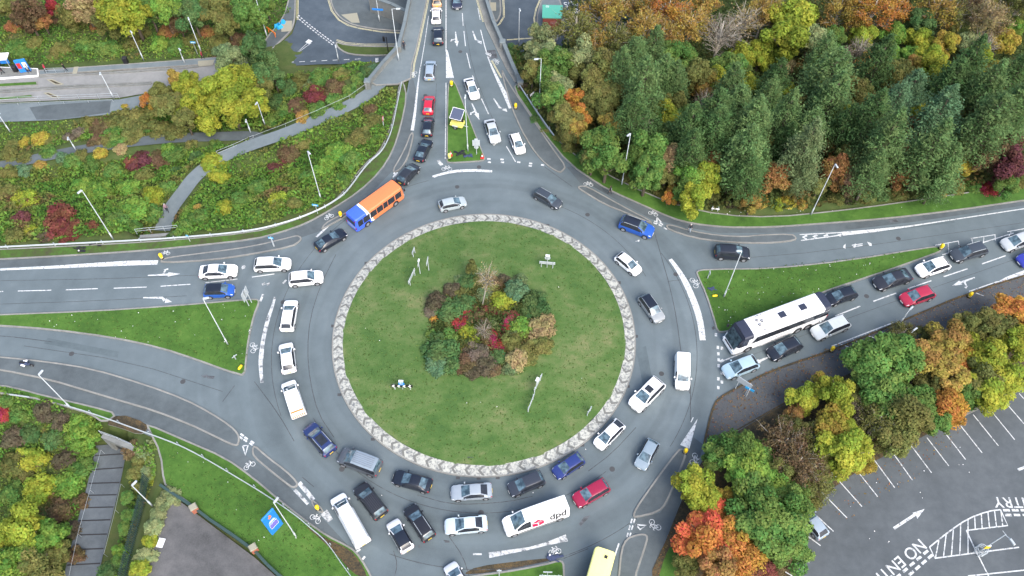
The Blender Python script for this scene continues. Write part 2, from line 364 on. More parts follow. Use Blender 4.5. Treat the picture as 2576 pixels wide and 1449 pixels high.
def Hgt(X, Y):
    X = np.atleast_1d(np.asarray(X, float)); Y = np.atleast_1d(np.asarray(Y, float))
    d = poly_sd(X, Y, PLATW)
    sw = (X < 0) & (Y < -4); ne = (X > 8) & (Y > -10)
    dep = np.where(sw, 3.3, 5.6); wid = np.where(sw, 5.0, np.where(ne, 42.0, 19.0))
    out = .02 - dep * sstep(d / wid)
    inn = np.where(d < -.9, -.35, .02 - .37 * sstep(-d / .9))
    H = np.where(d > 0, out, inn)
    for poly, z, bl in PADS:
        s = poly_sd(X, Y, poly); k = 1 - sstep(s / bl); k = np.where(d < 0, k * sstep((d + .01) / .5 + 1) * 0, k); H = H * (1 - k) + z * k
    for pts, hw, bl in PATHW:
        best = np.full(X.shape, 1e9); zz = np.zeros(X.shape)
        for i in range(len(pts) - 1):
            D, t = seg_dist(X, Y, pts[i][:2], pts[i + 1][:2]); z = pts[i][2] + t * (pts[i + 1][2] - pts[i][2])
            u = D < best; best = np.where(u, D, best); zz = np.where(u, z, zz)
        k = 1 - sstep((best - hw - .6) / bl); k = np.where(d < -.3, 0, k); H = H * (1 - k) + (zz - .2) * k
    return H
def gz(x, y): return float(Hgt(x, y)[0])
def onground(px, py, guess=0.0, dz=0.0):
    z = guess
    for _ in range(6):
        p = P(px, py, z + dz); z = gz(p[0], p[1])
    return P(px, py, z + dz), z
def axis(lo, hi, st, far):
    a = np.arange(lo, hi + st, st); e = [far * .15, far * .4, far]
    return np.concatenate(([lo - q for q in e[::-1]], a, [hi + q for q in e]))
gx = axis(-92, 98, .8, 900); gy = axis(-62, 122, .8, 900)
GX, GY = np.meshgrid(gx, gy); GZ = Hgt(GX.ravel(), GY.ravel()).reshape(GX.shape)
GZ = GZ + np.where(GZ < -.6, RNG.normal(0, .07, GZ.shape), 0)
ny, nx = GX.shape
gm = bpy.data.meshes.new('ground'); idx = np.arange(nx * ny).reshape(ny, nx)
fc = np.stack((idx[:-1, :-1], idx[:-1, 1:], idx[1:, 1:], idx[1:, :-1]), -1).reshape(-1, 4)
gm.from_pydata(np.stack((GX, GY, GZ), -1).reshape(-1, 3).tolist(), [], fc.tolist()); gm.materials.append(M['soil'])
gm.polygons.foreach_set('use_smooth', [True] * len(fc))
tag(link_mesh('ground', gm), kind='structure')

# ------------------------------------------------------------------ roads, islands, verges, pavements
sheet('road', [(-190, 660), (0, 650), (380, 627), (640, 602), (837, 524), (957, 430), (1008, 318), (1030, 196), (1014, 112), (1262, 112), (1300, 210), (1400, 368), (1530, 470), (1741, 556), (1945, 565), (2240, 542), (2740, 470), (2740, 1690), (560, 1690), (780, 1400), (600, 1230), (430, 1120), (233, 1036), (0, 985), (-190, 965)], 0.0, M['asphalt'])
# bridge deck over the lower road
DECK = [(1005, 116), (1014, 78), (1036, -20), (1052, -120), (1196, -120), (1214, -10), (1240, 60), (1266, 118)]
dk = MB(); dw = [P(x, y, 0)[:2] for x, y in DECK]; dw = ccw(dw); n = len(dw)
dk.add([(*q, -1.3) for q in dw] + [(*q, -.01) for q in dw], [tuple(range(n, 2 * n)), tuple(range(n - 1, -1, -1))] + [(i, (i + 1) % n, n + (i + 1) % n, n + i) for i in range(n)])
tag(dk.build('bridge_deck', M['concrete']), kind='structure')
sheet('road', [(1036, 122), (1037, 110), (1052, 30), (1068, -110), (1190, -110), (1206, -10), (1226, 60), (1252, 122)], .004, M['asphalt'])
ab = MB()
for pa, pb in (((1004, 120), (1264, 114)),):
    a, b = P(*pa), P(*pb); c = (a + b) / 2; ln = np.linalg.norm(b - a); rz = math.atan2(b[1] - a[1], b[0] - a[0])
    ab.box((c[0], c[1], -3.5), (ln + 1, 1.0, 5.2), rz)
tag(ab.build('bridge_abutment', M['concrete'], bevel=.03), kind='structure')

# central island: sloped apron with chevrons, kerb, domed grass
R0, R1 = 19.0, 17.75
def ring(mb, r0, z0, r1, z1, n=160, m=0):
    vs = []
    for k in range(n):
        t = 2 * math.pi * k / n; vs += [(r0 * math.cos(t), r0 * math.sin(t), z0), (r1 * math.cos(t), r1 * math.sin(t), z1)]
    mb.add(vs, [(2 * k, 2 * ((k + 1) % n), 2 * ((k + 1) % n) + 1, 2 * k + 1) for k in range(n)], m)
ap = MB(); ring(ap, R0, .10, R1, .24)
NC = 74
for k in range(NC):
    t0 = 2 * math.pi * (k + .5) / NC; q = []
    for rr, dt in ((R0 - .06, .013), ((R0 + R1) / 2, -.013), (R1 + .06, .013)):
        z = .10 + (R0 - rr) / (R0 - R1) * .14 + .005
        for w in (0, .018):
            t = t0 + dt + w; q.append((rr * math.cos(t), rr * math.sin(t), z))
    ap.add(q, [(0, 1, 3, 2), (2, 3, 5, 4)], 1)
M['chev'] = plain('chevron_grey_block', (.135, .138, .128), .9)
tag(ap.build('chevron_apron', [M['apron'], M['chev']]), kind='structure')
kb = MB(); ring(kb, R0 + .17, -.05, R0 + .15, .112); ring(kb, R0 + .15, .112, R0, .112); tag(kb.build('kerb', M['kerb']), kind='structure')
dm = MB(); rs = np.linspace(0, R1 + .03, 16); vs = []; NS = 120
for r in rs:
    for k in range(NS):
        t = 2 * math.pi * k / NS; e = random.uniform(-.12, .12) if r > R1 - .1 else 0; vs.append(((r + e) * math.cos(t), (r + e) * math.sin(t), .235 + .65 * (1 - (r / R1) ** 2)))
dm.add(vs, [(i * NS + k, (i + 1) * NS + k, (i + 1) * NS + (k + 1) % NS, i * NS + (k + 1) % NS) for i in range(15) for k in range(NS)])
tag(dm.build('grass_island', M['grass'], smooth=True), kind='structure')
def domez(x, y):
    r = math.hypot(x, y); return .235 + .65 * (1 - (r / R1) ** 2) if r < R1 else 0.0

# left side
slab('grass_island', [(-190, 798), (0, 790), (233, 781), (433, 768), (630, 751), (652, 752), (652, 765), (641, 790), (627, 850), (621, 900), (618, 935), (609, 945), (596, 941), (567, 933), (500, 908), (400, 875), (283, 850), (133, 830), (0, 820), (-190, 811)], M['grass_lush'], .13, 1)
slab('grass_verge', [(-190, 662), (0, 653), (187, 643), (380, 630), (500, 618), (637, 603), (704, 586), (771, 563), (837, 526), (904, 483), (957, 433), (990, 380), (1010, 317), (1025, 243), (1016, 205), (1004, 207), (996, 260), (985, 307), (972, 343), (952, 383), (915, 412), (862, 482), (838, 506), (786, 535), (712, 563), (637, 583), (433, 603), (267, 613), (0, 626), (-190, 634)], M['verge'], .1, 1)
slab('pavement', [(404, 662), (533, 655), (640, 639), (734, 621), (757, 606), (759, 596), (748, 591), (735, 594), (637, 618), (520, 634), (430, 645), (404, 652)], M['path'], .12, 1)
slab('pavement', [(806, 580), (824, 570), (850, 556), (878, 540), (884, 534), (878, 530), (845, 545), (815, 562)], M['path'], .12, 1)
slab('pavement', [(985, 430), (1007, 393), (1022, 362), (1032, 334), (1042, 333), (1037, 362), (1027, 397), (1011, 423), (996, 433)], M['path'], .12, 1)
# lower left
slab('pavement', [(-190, 882), (0, 896), (117, 908), (233, 926), (367, 966), (467, 1003), (533, 1038), (580, 1069), (600, 1089), (604, 1106), (598, 1122), (580, 1119), (533, 1096), (477, 1069), (383, 1033), (300, 1009), (213, 983), (123, 956), (0, 931), (-190, 905)], M['path'], .12, 1)
slab('pavement', [(640, 1117), (671, 1146), (721, 1183), (749, 1211), (749, 1223), (736, 1229), (717, 1216), (671, 1179), (637, 1150), (632, 1132)], M['path'], .12, 1)
slab('pavement', [(783, 1257), (791, 1259), (814, 1282), (812, 1291), (800, 1288), (784, 1270)], M['path'], .12, 1, .15)
slab('grass_verge', [(-190, 960), (0, 966), (60, 979), (110, 993), (233, 1021), (300, 1040), (262, 1066), (225, 1042), (167, 1024), (100, 1006), (27, 992), (-190, 975)], M['grass_lush'], .1, 1)
slab('grass_verge', [(367, 1063), (467, 1106), (567, 1149), (633, 1196), (704, 1256), (771, 1309), (824, 1346), (871, 1369), (897, 1386), (924, 1426), (945, 1470), (960, 1560), (800, 1560), (720, 1462), (671, 1425), (627, 1375), (520, 1305), (480, 1271), (425, 1232), (410, 1215), (402, 1140), (372, 1080)], M['grass_lush'], .1, 1)
slab('pavement', [(300, 1040), (367, 1063), (372, 1082), (350, 1094), (300, 1075), (262, 1066)], M['litter_soil'], .09, 1, kerb=False)
sheet('dirt_patch', [(760, 1318), (815, 1352), (868, 1376), (893, 1395), (917, 1432), (925, 1460), (885, 1440), (850, 1398), (800, 1350)], .106, M['litter_soil'], 1)
sheet('forecourt', [(405, 1236), (425, 1240), (520, 1312), (640, 1402), (700, 1455), (790, 1560), (600, 1600), (365, 1600), (372, 1400), (395, 1290)], .03, M['forecourt'])
sheet('footway', [(-190, 925), (0, 931), (123, 956), (213, 983), (300, 1009), (383, 1033), (477, 1069), (580, 1119), (640, 1160), (717, 1216), (800, 1290), (875, 1372), (824, 1347), (771, 1310), (704, 1257), (633, 1197), (567, 1150), (467, 1107), (367, 1064), (233, 1022), (110, 994), (0, 967), (-190, 957)], .005, M['path'])
sheet('footway', [(-190, 664), (0, 655), (380, 632), (640, 605), (704, 588), (771, 565), (837, 528), (904, 485), (957, 435), (990, 382), (1010, 319), (1025, 245), (1032, 200), (1040, 200), (1050, 240), (1037, 330), (1010, 390), (985, 432), (930, 490), (880, 535), (810, 580), (750, 600), (637, 625), (404, 655), (397, 657), (0, 673), (-190, 679)], .005, M['path'])
# top arm
slab('grass_island', [(1128, 200), (1143, 200), (1165, 255), (1190, 320), (1217, 388), (1222, 399), (1215, 405), (1170, 408), (1132, 410), (1123, 407), (1123, 398), (1124, 333), (1125, 250)], M['grass_lush'], .13, 1, .16)
slab('pavement', [(1034, 197), (1037, 160), (1047, 127), (1064, 50), (1074, 0), (1084, -80), (1052, -80), (1036, -15), (1020, 55), (1009, 105), (1006, 118), (965, 165), (928, 205), (945, 214), (1000, 212)], M['path_lt'], .12, 0, .18)
slab('pavement', [(1203, -80), (1203, 0), (1222, 67), (1250, 125), (1272, 170), (1296, 208), (1303, 200), (1262, 105), (1238, 45), (1226, 0), (1214, -80)], M['concrete'], .12, 0, .15)
slab('pavement', [(1285, 268), (1308, 323), (1335, 370), (1361, 403), (1385, 423), (1408, 435), (1416, 430), (1425, 418), (1400, 385), (1364, 333), (1331, 283), (1275, 200), (1262, 170), (1262, 190)], M['path'], .12, 1)
# forest side verge
slab('grass_verge', [(1303, 205), (1331, 250), (1370, 310), (1395, 343), (1461, 400), (1575, 462), (1700, 515), (1820, 540), (1945, 545), (2100, 530), (2240, 512), (2400, 488), (2700, 445), (2700, 487), (2576, 505), (2405, 530), (2238, 550), (2072, 563), (1946, 572), (1858, 573), (1808, 571), (1741, 563), (1691, 550), (1608, 513), (1541, 483), (1508, 465), (1431, 413), (1365, 333), (1331, 283), (1290, 222)], M['grass_lush'], .13, 1)
slab('pavement', [(1451, 471), (1468, 483), (1521, 515), (1575, 536), (1638, 563), (1641, 559), (1632, 551), (1590, 530), (1530, 497), (1480, 469), (1462, 466)], M['path'], .12, 1)
sheet('footway', [(1425, 420), (1461, 462), (1490, 468), (1535, 494), (1595, 527), (1640, 552), (1700, 565), (1745, 575), (1808, 586), (1905, 586), (2000, 585), (2118, 580), (2300, 558), (2576, 517), (2740, 490), (2740, 470), (2405, 531), (2238, 551), (2072, 564), (1946, 573), (1858, 574), (1808, 572), (1741, 564), (1691, 551), (1608, 514), (1541, 484), (1508, 466), (1440, 418)], .005, M['path'])
slab('pavement', [(1674, 567), (1681, 578), (1741, 598), (1808, 608), (1875, 612), (1946, 612), (2002, 605), (2005, 597), (1992, 587), (1905, 590), (1875, 594), (1808, 591), (1741, 580), (1695, 566), (1682, 564)], M['path'], .12, 1)
slab('grass_island', [(1750, 681), (1775, 676), (1946, 674), (2138, 653), (2339, 620), (2368, 619), (2371, 631), (2350, 640), (2238, 680), (2138, 713), (2078, 733), (1950, 786), (1840, 832), (1818, 837), (1803, 834), (1794, 800), (1775, 740), (1755, 697)], M['grass_lush'], .13, 1)
# right and lower right
sheet('footway', [(1781, 1126), (1771, 1119), (1776, 1095), (1791, 1033), (1805, 1003), (1865, 969), (1946, 930), (2088, 883), (2250, 815), (2440, 735), (2700, 660), (2740, 720), (2500, 800), (2350, 860), (2100, 985), (1962, 1021), (1905, 1053), (1841, 1089)], .05, M['leafy_path'], 0)
kk = MB()
def kerbline(pix, w=.2, z=.06, mb=None, dz=.2):
    pts = chaikin([P(x, y, z)[:2] for x, y in pix], 1); m_ = mb or kk
    for a, b in zip(pts[:-1], pts[1:]):
        d = b - a; L = np.linalg.norm(d)
        if L < 1e-4: continue
        nn = np.array((-d[1], d[0])) / L * w / 2; e = d / L * .01
        m_.add([(*(a - nn - e), z), (*(b - nn + e), z), (*(b + nn + e), z), (*(a + nn - e), z), (*(a - nn - e), z - dz), (*(b - nn + e), z - dz), (*(b + nn + e), z - dz), (*(a + nn - e), z - dz)], [(0, 1, 2, 3), (0, 4, 5, 1), (2, 6, 7, 3)])
kerbline([(1841, 1089), (1781, 1126), (1771, 1119), (1776, 1095), (1791, 1033), (1805, 1003), (1865, 969), (1946, 930), (2088, 883), (2250, 815), (2440, 735), (2700, 655)], .22, .13)
kerbline([(1841, 1089), (1946, 1029), (2000, 998)], .15, .1)
tag(kk.build('kerb', M['litter_soil']), kind='structure')
sheet('leaf_litter', [(1790, 1126), (1841, 1094), (1950, 1030), (2100, 955), (2350, 850), (2700, 700), (2740, 900), (2480, 1010), (2260, 1140), (2100, 1250), (2040, 1370), (1980, 1560), (1640, 1560), (1641, 1433), (1675, 1359), (1705, 1283), (1740, 1200)], .07, M['litter_soil'], 0)
sheet('grass_verge', [(1692, 1366), (1672, 1400), (1655, 1460), (1648, 1540), (1720, 1540), (1715, 1440)], .078, M['grass_lush'], 1)
slab('pavement', [(1700, 1137), (1711, 1127), (1724, 1130), (1728, 1143), (1708, 1193), (1678, 1266), (1658, 1289), (1597, 1304), (1591, 1296), (1600, 1275), (1625, 1239), (1668, 1179)], M['path'], .12, 1)
slab('pavement', [(1575, 1353), (1600, 1344), (1621, 1341), (1632, 1350), (1625, 1376), (1612, 1415), (1600, 1450), (1590, 1560), (1545, 1560), (1555, 1449), (1561, 1383)], M['path'], .12, 1)
sheet('footway', [(1728, 1145), (1745, 1100), (1770, 1119), (1755, 1170), (1720, 1240), (1690, 1320), (1660, 1390), (1640, 1440), (1625, 1560), (1596, 1560), (1606, 1440), (1632, 1350), (1621, 1338), (1585, 1345), (1597, 1306), (1660, 1290), (1680, 1266), (1710, 1193)], .005, M['path'])
slab('grass_island', [(1140, 1560), (1150, 1457), (1187, 1447), (1275, 1436), (1370, 1418), (1405, 1408), (1419, 1412), (1421, 1440), (1425, 1560)], M['grass_lush'], .13, 1)
sheet('dirt_patch', [(1165, 1443), (1200, 1425), (1300, 1412), (1390, 1403), (1400, 1408), (1275, 1434), (1187, 1445)], .007, M['litter_soil'], 1)
CP = [(2000, 1560), (2005, 1390), (2040, 1290), (2100, 1225), (2180, 1170), (2260, 1130), (2430, 1042), (2576, 982), (2740, 905), (2740, 1650), (2000, 1650)]
sheet('car_park', CP, .074, M['carpark'], 0)
k2 = MB(); kerbline([(2420, 1046), (2500, 1008), (2576, 976), (2740, 900)], .3, .2, k2); tag(k2.build('kerb', M['kerb']), kind='structure')
# lower level
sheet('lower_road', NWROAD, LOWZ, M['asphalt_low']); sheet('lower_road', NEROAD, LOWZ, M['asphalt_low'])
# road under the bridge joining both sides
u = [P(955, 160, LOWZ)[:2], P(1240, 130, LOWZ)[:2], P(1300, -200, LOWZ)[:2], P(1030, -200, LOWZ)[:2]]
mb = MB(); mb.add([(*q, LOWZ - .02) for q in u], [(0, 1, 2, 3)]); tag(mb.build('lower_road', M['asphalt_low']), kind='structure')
def lslab(pix, mat, kw=.25, z=LOWZ + .12): slab('pavement', pix, mat, z, 1, kw, LOWZ - .1)
lslab([(828, -40), (830, 0), (838, 25), (856, 47), (880, 60), (905, 67), (960, 76), (1040, 79), (1045, 30), (1040, -40)], M['path'])
lslab([(845, 104), (870, 112), (920, 116), (1010, 115), (1010, 138), (930, 141), (880, 137), (858, 128), (844, 114)], M['soil'])
lslab([(745, -40), (744, 30), (742, 52), (735, 75), (710, 100), (683, 127), (655, 122), (672, 90), (700, 60), (722, 20), (726, -40)], M['path'])
lslab([(1246, 60), (1259, 42), (1262, 20), (1255, -40), (1226, -40), (1232, 20)], M['path'])
lslab([(1372, -30), (1354, 20), (1349, 45), (1352, 75), (1362, 110), (1400, 110), (1412, 70), (1422, 40), (1400, -30)], M['path_lt'])
lslab([(1460, -30), (1500, 30), (1530, 60), (1600, 60), (1600, -40)], M['path_lt'])
for nm, pix, z, mt in (('tactile_paving', [(706, 52), (735, 52), (733, 78), (708, 80)], LOWZ + .14, 'tactile'), ('tactile_paving', [(858, 37), (898, 32), (905, 57), (885, 57)], LOWZ + .14, 'tactile'), ('tactile_paving', [(1233, 6), (1248, 6), (1248, 27), (1234, 27)], LOWZ + .14, 'tactile'),
                       ('busway', BUSW, BUSZ, 'busway'), ('footway', [(0, 262), (300, 250), (430, 226), (440, 240), (300, 285), (140, 302), (0, 307), (-90, 310), (-90, 266)], BUSZ + .02, 'path_lt')):
    sheet(nm, pix, z, M[mt])
sheet('dark_surfacing', [(74, 270), (120, 264), (280, 253), (275, 283), (150, 300), (92, 301)], BUSZ + .026, M['path'])
slab('footway', [(97, 176), (190, 169), (420, 153), (560, 142), (560, 158), (463, 166), (290, 176), (97, 189)], M['path_lt'], BUSZ + .15, 0, .2, BUSZ - .1)
slab('bus_platform', [(-90, 172), (0, 168), (95, 172), (97, 190), (0, 197), (-90, 202)], M['concrete'], BUSZ + .25, 0, .16, BUSZ - .1, kmat=M['white'])
sheet('tactile_paving', [(186, 168), (198, 167), (193, 185), (182, 186)], BUSZ + .17, M['tactile']); sheet('tactile_paving', [(498, 153), (540, 150), (535, 164), (498, 167)], BUSZ + .17, M['tactile'])
for pix in ([(-90, 214), (0, 209), (93, 204), (95, 214), (0, 219), (-90, 222)], [(-90, 248), (0, 244), (80, 237), (86, 245), (0, 252), (-90, 256)]):
    slab('grass_strip', pix, M['grass_lush'], BUSZ + .1, 0, .15, BUSZ - .1)
for pix in ([(117, 200), (132, 199), (160, 211), (152, 214), (138, 213)], [(109, 233), (124, 232), (152, 244), (144, 247), (130, 246)]):
    slab('gravel_bed', pix, M['litter_soil'], BUSZ + .05, 0, .22, BUSZ - .05, kmat=M['tactile'])
wl = MB()
for pix in ([(97, 191), (290, 182), (463, 170), (500, 166)], [(0, 231), (130, 222), (380, 210)], [(0, 226), (130, 217), (380, 206)]):
    kerbline(pix, .25, BUSZ + .2, wl)
tag(wl.build('guideway_kerb', M['concrete']), kind='structure')
# footpaths on the bank: ribbons following their own levels
for (pts, hw, bl), mt, nm in zip(PATHW, ('path_lt', 'path', 'slab'), ('footpath', 'footpath', 'underpass_ramp')):
    pp = chaikin(pts, 2); mb = MB(); vs = []
    for i, p in enumerate(pp):
        d = pp[min(i + 1, len(pp) - 1)] - pp[max(i - 1, 0)]; d[2] = 0; d /= np.linalg.norm(d); nn = np.array((-d[1], d[0], 0))
        vs += [p - nn * hw, p + nn * hw]
    mb.add(vs, [(2 * i, 2 * i + 1, 2 * i + 3, 2 * i + 2)[::-1] for i in range(len(pp) - 1)]); tag(mb.build(nm, M[mt], smooth=True), kind='structure')
pp = PATHW[2][0]; mb = MB()
for k in range(22):
    t = (k + .5) / 22 * (len(pp) - 1); i = int(t); p = pp[i] + (pp[i + 1] - pp[i]) * (t - i); d = pp[i + 1] - pp[i]
    if k % 2: mb.box((p[0], p[1], p[2] + .012), (3.6, .14, .02), math.atan2(d[1], d[0]) + math.pi / 2)
tag(mb.build('ramp_joint', M['dark']), kind='structure')

# ------------------------------------------------------------------ painted markings
class Marks:
    def __init__(s): s.mb = MB(); s.k = 0
    def line(s, pix, w, z=.012, sm=0):
        s.k += 1; z += .0004 * (s.k % 14)
        p = [P(x, y, z)[:2] for x, y in pix]; p = chaikin(p, sm) if sm else p
        w = w if hasattr(w, '__len__') else [w] * len(pix); ws = np.interp(np.linspace(0, 1, len(p)), np.linspace(0, 1, len(w)), w)
        vs = []
        for i, q in enumerate(p):
            d = p[min(i + 1, len(p) - 1)] - p[max(i - 1, 0)]; d = d / (np.linalg.norm(d) + 1e-9); nn = np.array((-d[1], d[0])) * ws[i] / 2
            vs += [(*(q - nn), z), (*(q + nn), z)]
        s.mb.add(vs, [(2 * i, 2 * i + 2, 2 * i + 3, 2 * i + 1) for i in range(len(p) - 1)])
    def poly(s, pix, z=.012):
        s.k += 1; z += .0004 * (s.k % 14)
        p = [P(x, y, z)[:2] for x, y in pix]; p = ccw(p)
        s.mb.add([(*q, z) for q in p], [(t if np.cross(np.array(p[t[1]]) - p[t[0]], np.array(p[t[2]]) - p[t[0]]) > 0 else t[::-1]) for t in tri_poly(p)])
    def done(s, name, mat): tag(s.mb.build(name, mat), kind='structure')
w = Marks()
w.line([(-190, 683), (0, 678), (133, 672), (240, 666), (320, 662), (397, 660)], [.25, .3, .45, .65, .8, .7])
for a, b in (((45, 732), (129, 730)), ((165, 729), (246, 726)), ((286, 725), (369, 722)), ((404, 720), (479, 715)), ((517, 711), (597, 702)), ((634, 697), (691, 689)), ((-40, 736), (8, 733))): w.line([a, b], .14)
w.line([(1037, 328), (1043, 290), (1050, 225), (1057, 170)], [.5, .4, .25, .14])
w.line([(1058, 168), (1068, 110), (1078, 40)], .1)
w.line([(796, 596), (825, 569)], .3)
w.line([(1122, -60), (1122, 130)], .15); w.poly([(1122, 126), (1126, 126), (1142, 196), (1122, 196)])
w.line([(1122, 208), (1122, 260), (1121, 330), (1120, 400)], .12)
for a, b in (((1163, 33), (1165, 65)), ((1167, 78), (1171, 116)), ((1174, 133), (1183, 172)), ((1188, 190), (1192, 197)), ((1211, 248), (1229, 287)), ((1274, 368), (1297, 407)), ((1160, -30), (1161, 5))): w.line([a, b], .13)
w.line([(1202, 20), (1208, 50)], .1); w.line([(1209, 75), (1219, 115), (1226, 138)], .14)
w.line([(1227, 143), (1238, 170), (1256, 208), (1272, 240), (1286, 272)], [.16, .3, .5, .7, .75])
for x, y in ((1230, 400), (1231, 408), (1263, 401), (1264, 408), (1305, 408), (1335, 411), (1334, 417), (1365, 415)): w.line([(x - 4, y - .5), (x + 4, y + .5)], .3)
w.line([(1088, 444), (1137, 431), (1187, 428), (1238, 431)], [.3, .5, .5, .4], sm=1)
w.line([(1686, 652), (1705, 677), (1725, 710), (1741, 746), (1755, 783), (1763, 816), (1768, 856)], [.5, .6, .8, .85, .85, .8, .75], sm=1)
w.line([(2012, 590), (2118, 585)], .16); w.line([(2015, 605), (2118, 591)], .16)
w.line([(2118, 588), (2200, 580), (2288, 569), (2400, 552), (2576, 525), (2740, 500)], [.65, .5, .25, .16, .16, .16])
for x in (2024, 2050, 2077, 2111): w.line([(x + 6, 592 - (x - 2024) * .03), (x - 4, 597 - (x - 2024) * .06), (x + 5, 601 - (x - 2024) * .08)], .3)
w.poly([(2122, 618), (2127, 613), (2127, 626), (2121, 623)]); w.poly([(2181, 608), (2192, 612), (2193, 619), (2187, 618)]); w.line([(2143, 617), (2170, 613)], .14); w.line([(2146, 621), (2170, 617)], .14); w.line([(2152, 613), (2150, 623)], .14)
for a, b in (((1910, 870), (1975, 845)), ((2009, 831), (2070, 807)), ((2101, 795), (2164, 770)), ((2197, 758), (2255, 737)), ((2284, 726), (2343, 706)), ((2374, 696), (2434, 676)), ((1811, 911), (1875, 885)), ((2470, 664), (2530, 643))): w.line([a, b], .16)
w.line([(2371, 641), (2410, 628), (2470, 611), (2550, 586)], .14)
w.line([(2092, 871), (2170, 841), (2248, 811)], .14); w.line([(2438, 733), (2510, 708)], .14)
w.line([(2505, 716), (2540, 702), (2620, 672)], [.5, .9, .9])
w.line([(2352, 617), (2412, 606)], .12); w.line([(2442, 600), (2505, 590)], .12); w.line([(2534, 583), (2600, 571)], .12)
for a, b in (((2385, 612), (2387, 635)), ((2411, 607), (2414, 624)), ((2445, 602), (2447, 613)), ((2475, 597), (2474, 612)), ((2503, 590), (2504, 605)), ((2543, 583), (2543, 590))): w.line([a, b], .1)
w.line([(2202, 829), (2221, 836)], .1, .06); w.line([(2176, 842), (2200, 850)], .1, .06); w.line([(2145, 854), (2172, 866)], .1, .06); w.line([(2115, 866), (2135, 873)], .1, .06)
w.line([(2455, 737), (2475, 744)], .1, .06)
w.poly([(1755, 1053), (1711, 1119), (1734, 1129)])
w.line([(1738, 1062), (1744, 1050)], .1)
for x, y in ((1801, 842), (1806, 874), (1816, 876), (1807, 890), (1808, 905), (1808, 920), (1816, 938), (1807, 953), (1816, 961), (1807, 975)): w.line([(x, y - 4), (x, y + 4)], .3)
w.line([(1811, 911), (1820, 905)], .35)
w.line([(1557, 1367), (1547, 1397)], .16)
for x0, y0 in ((1590, 1310), (1585, 1327), (1580, 1345)):
    w.line([(x0, y0 - 5), (x0 - 3, y0 + 6)], .16); w.line([(x0 + 7, y0 - 5), (x0 + 4, y0 + 6)], .16)
w.line([(1600, 1320), (1626, 1322), (1610, 1332), (1600, 1319)], .18)
w.line([(1653, 547), (1663, 559), (1652, 563), (1653, 547)], .2)
for x, y in ((1648, 562), (1650, 558), (1661, 567), (1664, 563), (1674, 575)): w.line([(x - 4, y - 2), (x + 4, y + 2)], .2)
for x, y in ((609, 1094), (606, 1101), (619, 1102), (617, 1108), (635, 1112), (632, 1117)): w.line([(x - 4, y - 3), (x + 4, y + 3)], .22)
w.line([(611, 1122), (624, 1120), (617, 1145), (611, 1122)], .2)
w.line([(900, 1383), (903, 1387)], .5); w.line([(913, 1402), (917, 1405)], .4)
for x, y in ((992, 441), (997, 438), (993, 433)): w.line([(x - 3, y + 5), (x + 3, y - 5)], .2)
w.poly([(1604, 604), (1609, 603), (1608, 608), (1598, 607)])
w.done('road_marking', M['mark'])
w = Marks()
w.line([(692, 747), (684, 775), (674, 803), (666, 835), (660, 866), (657, 895), (655, 920), (659, 963)], [.3, .35, .5, .5, .5, .6, .45, .35], sm=1)
w.line([(1190, 1394), (1212, 1394)], .2); w.line([(1230, 1397), (1275, 1389), (1330, 1380), (1375, 1368), (1426, 1353)], [.6, .45, .3, .35, .8])
w.line([(752, 1214), (770, 1235), (788, 1258)], .5); w.line([(741, 1232), (775, 1268)], .35)
w.line([(814, 1288), (832, 1310)], [.9, .6])
w.line([(655, 758), (662, 740)], .3); w.line([(712, 713), (720, 704)], .25)
for x, y in ((663, 716), (675, 716), (612, 675), (613, 672), (1095, 445), (1106, 411), (1110, 415), (1104, 406)): w.line([(x - 4, y), (x + 4, y - 3)], .35)
w.poly([(1235, 360), (1248, 362), (1243, 367)])
w.done('road_marking', M['markworn'])
# lane arrows
w = Marks()
def arrow(a, b, wid=.16, head=.62, turn=0, branch=0):
    A, B = P(*a)[:2], P(*b)[:2]; d = B - A; L = np.linalg.norm(d); d /= L; n = np.array((-d[1], d[0])); mb = w.mb; zz = [.012]
    S = B - d * L * .38
    def q(pts): zz[0] += .0005; mb.add([(*p, zz[0]) for p in pts], [tuple(range(len(pts)))])
    if turn:
        q([A - n * wid * .5, A + n * wid * .5, S + n * wid, S - n * wid]); S2 = S + d * .5 + n * turn * .45
        q([S - n * wid, S + n * wid, S2 + n * .2, S2 - n * .2 - d * .25]); T = S2 + d * L * .22 + n * turn * .2
        q([S2 - n * head * .6, S2 + n * head * .6, T])
    else:
        q([A - n * wid * .5, A + n * wid * .5, S + n * wid, S - n * wid]); q([S - n * head * .55, S + n * head * .55, B])
    if branch:
        C = A + d * L * .42; E = C + d * .4 + n * branch * .75
        q([C, C + d * .3, E + d * .1, E - d * .1]); q([E - d * .3 , E + d * .35, E + n * branch * .3 + d * .3])
arrow((372, 693), (454, 689), branch=1); arrow((360, 749), (438, 749), turn=-1)
arrow((1146, 80), (1150, 118), branch=-1); arrow((1189, 78), (1202, 114), turn=1)
arrow((1187, 260), (1206, 302), branch=-1); arrow((1242, 248), (1267, 286), turn=1)
arrow((2452, 698), (2395, 719), branch=1); arrow((1937, 897), (1895, 915), branch=0)
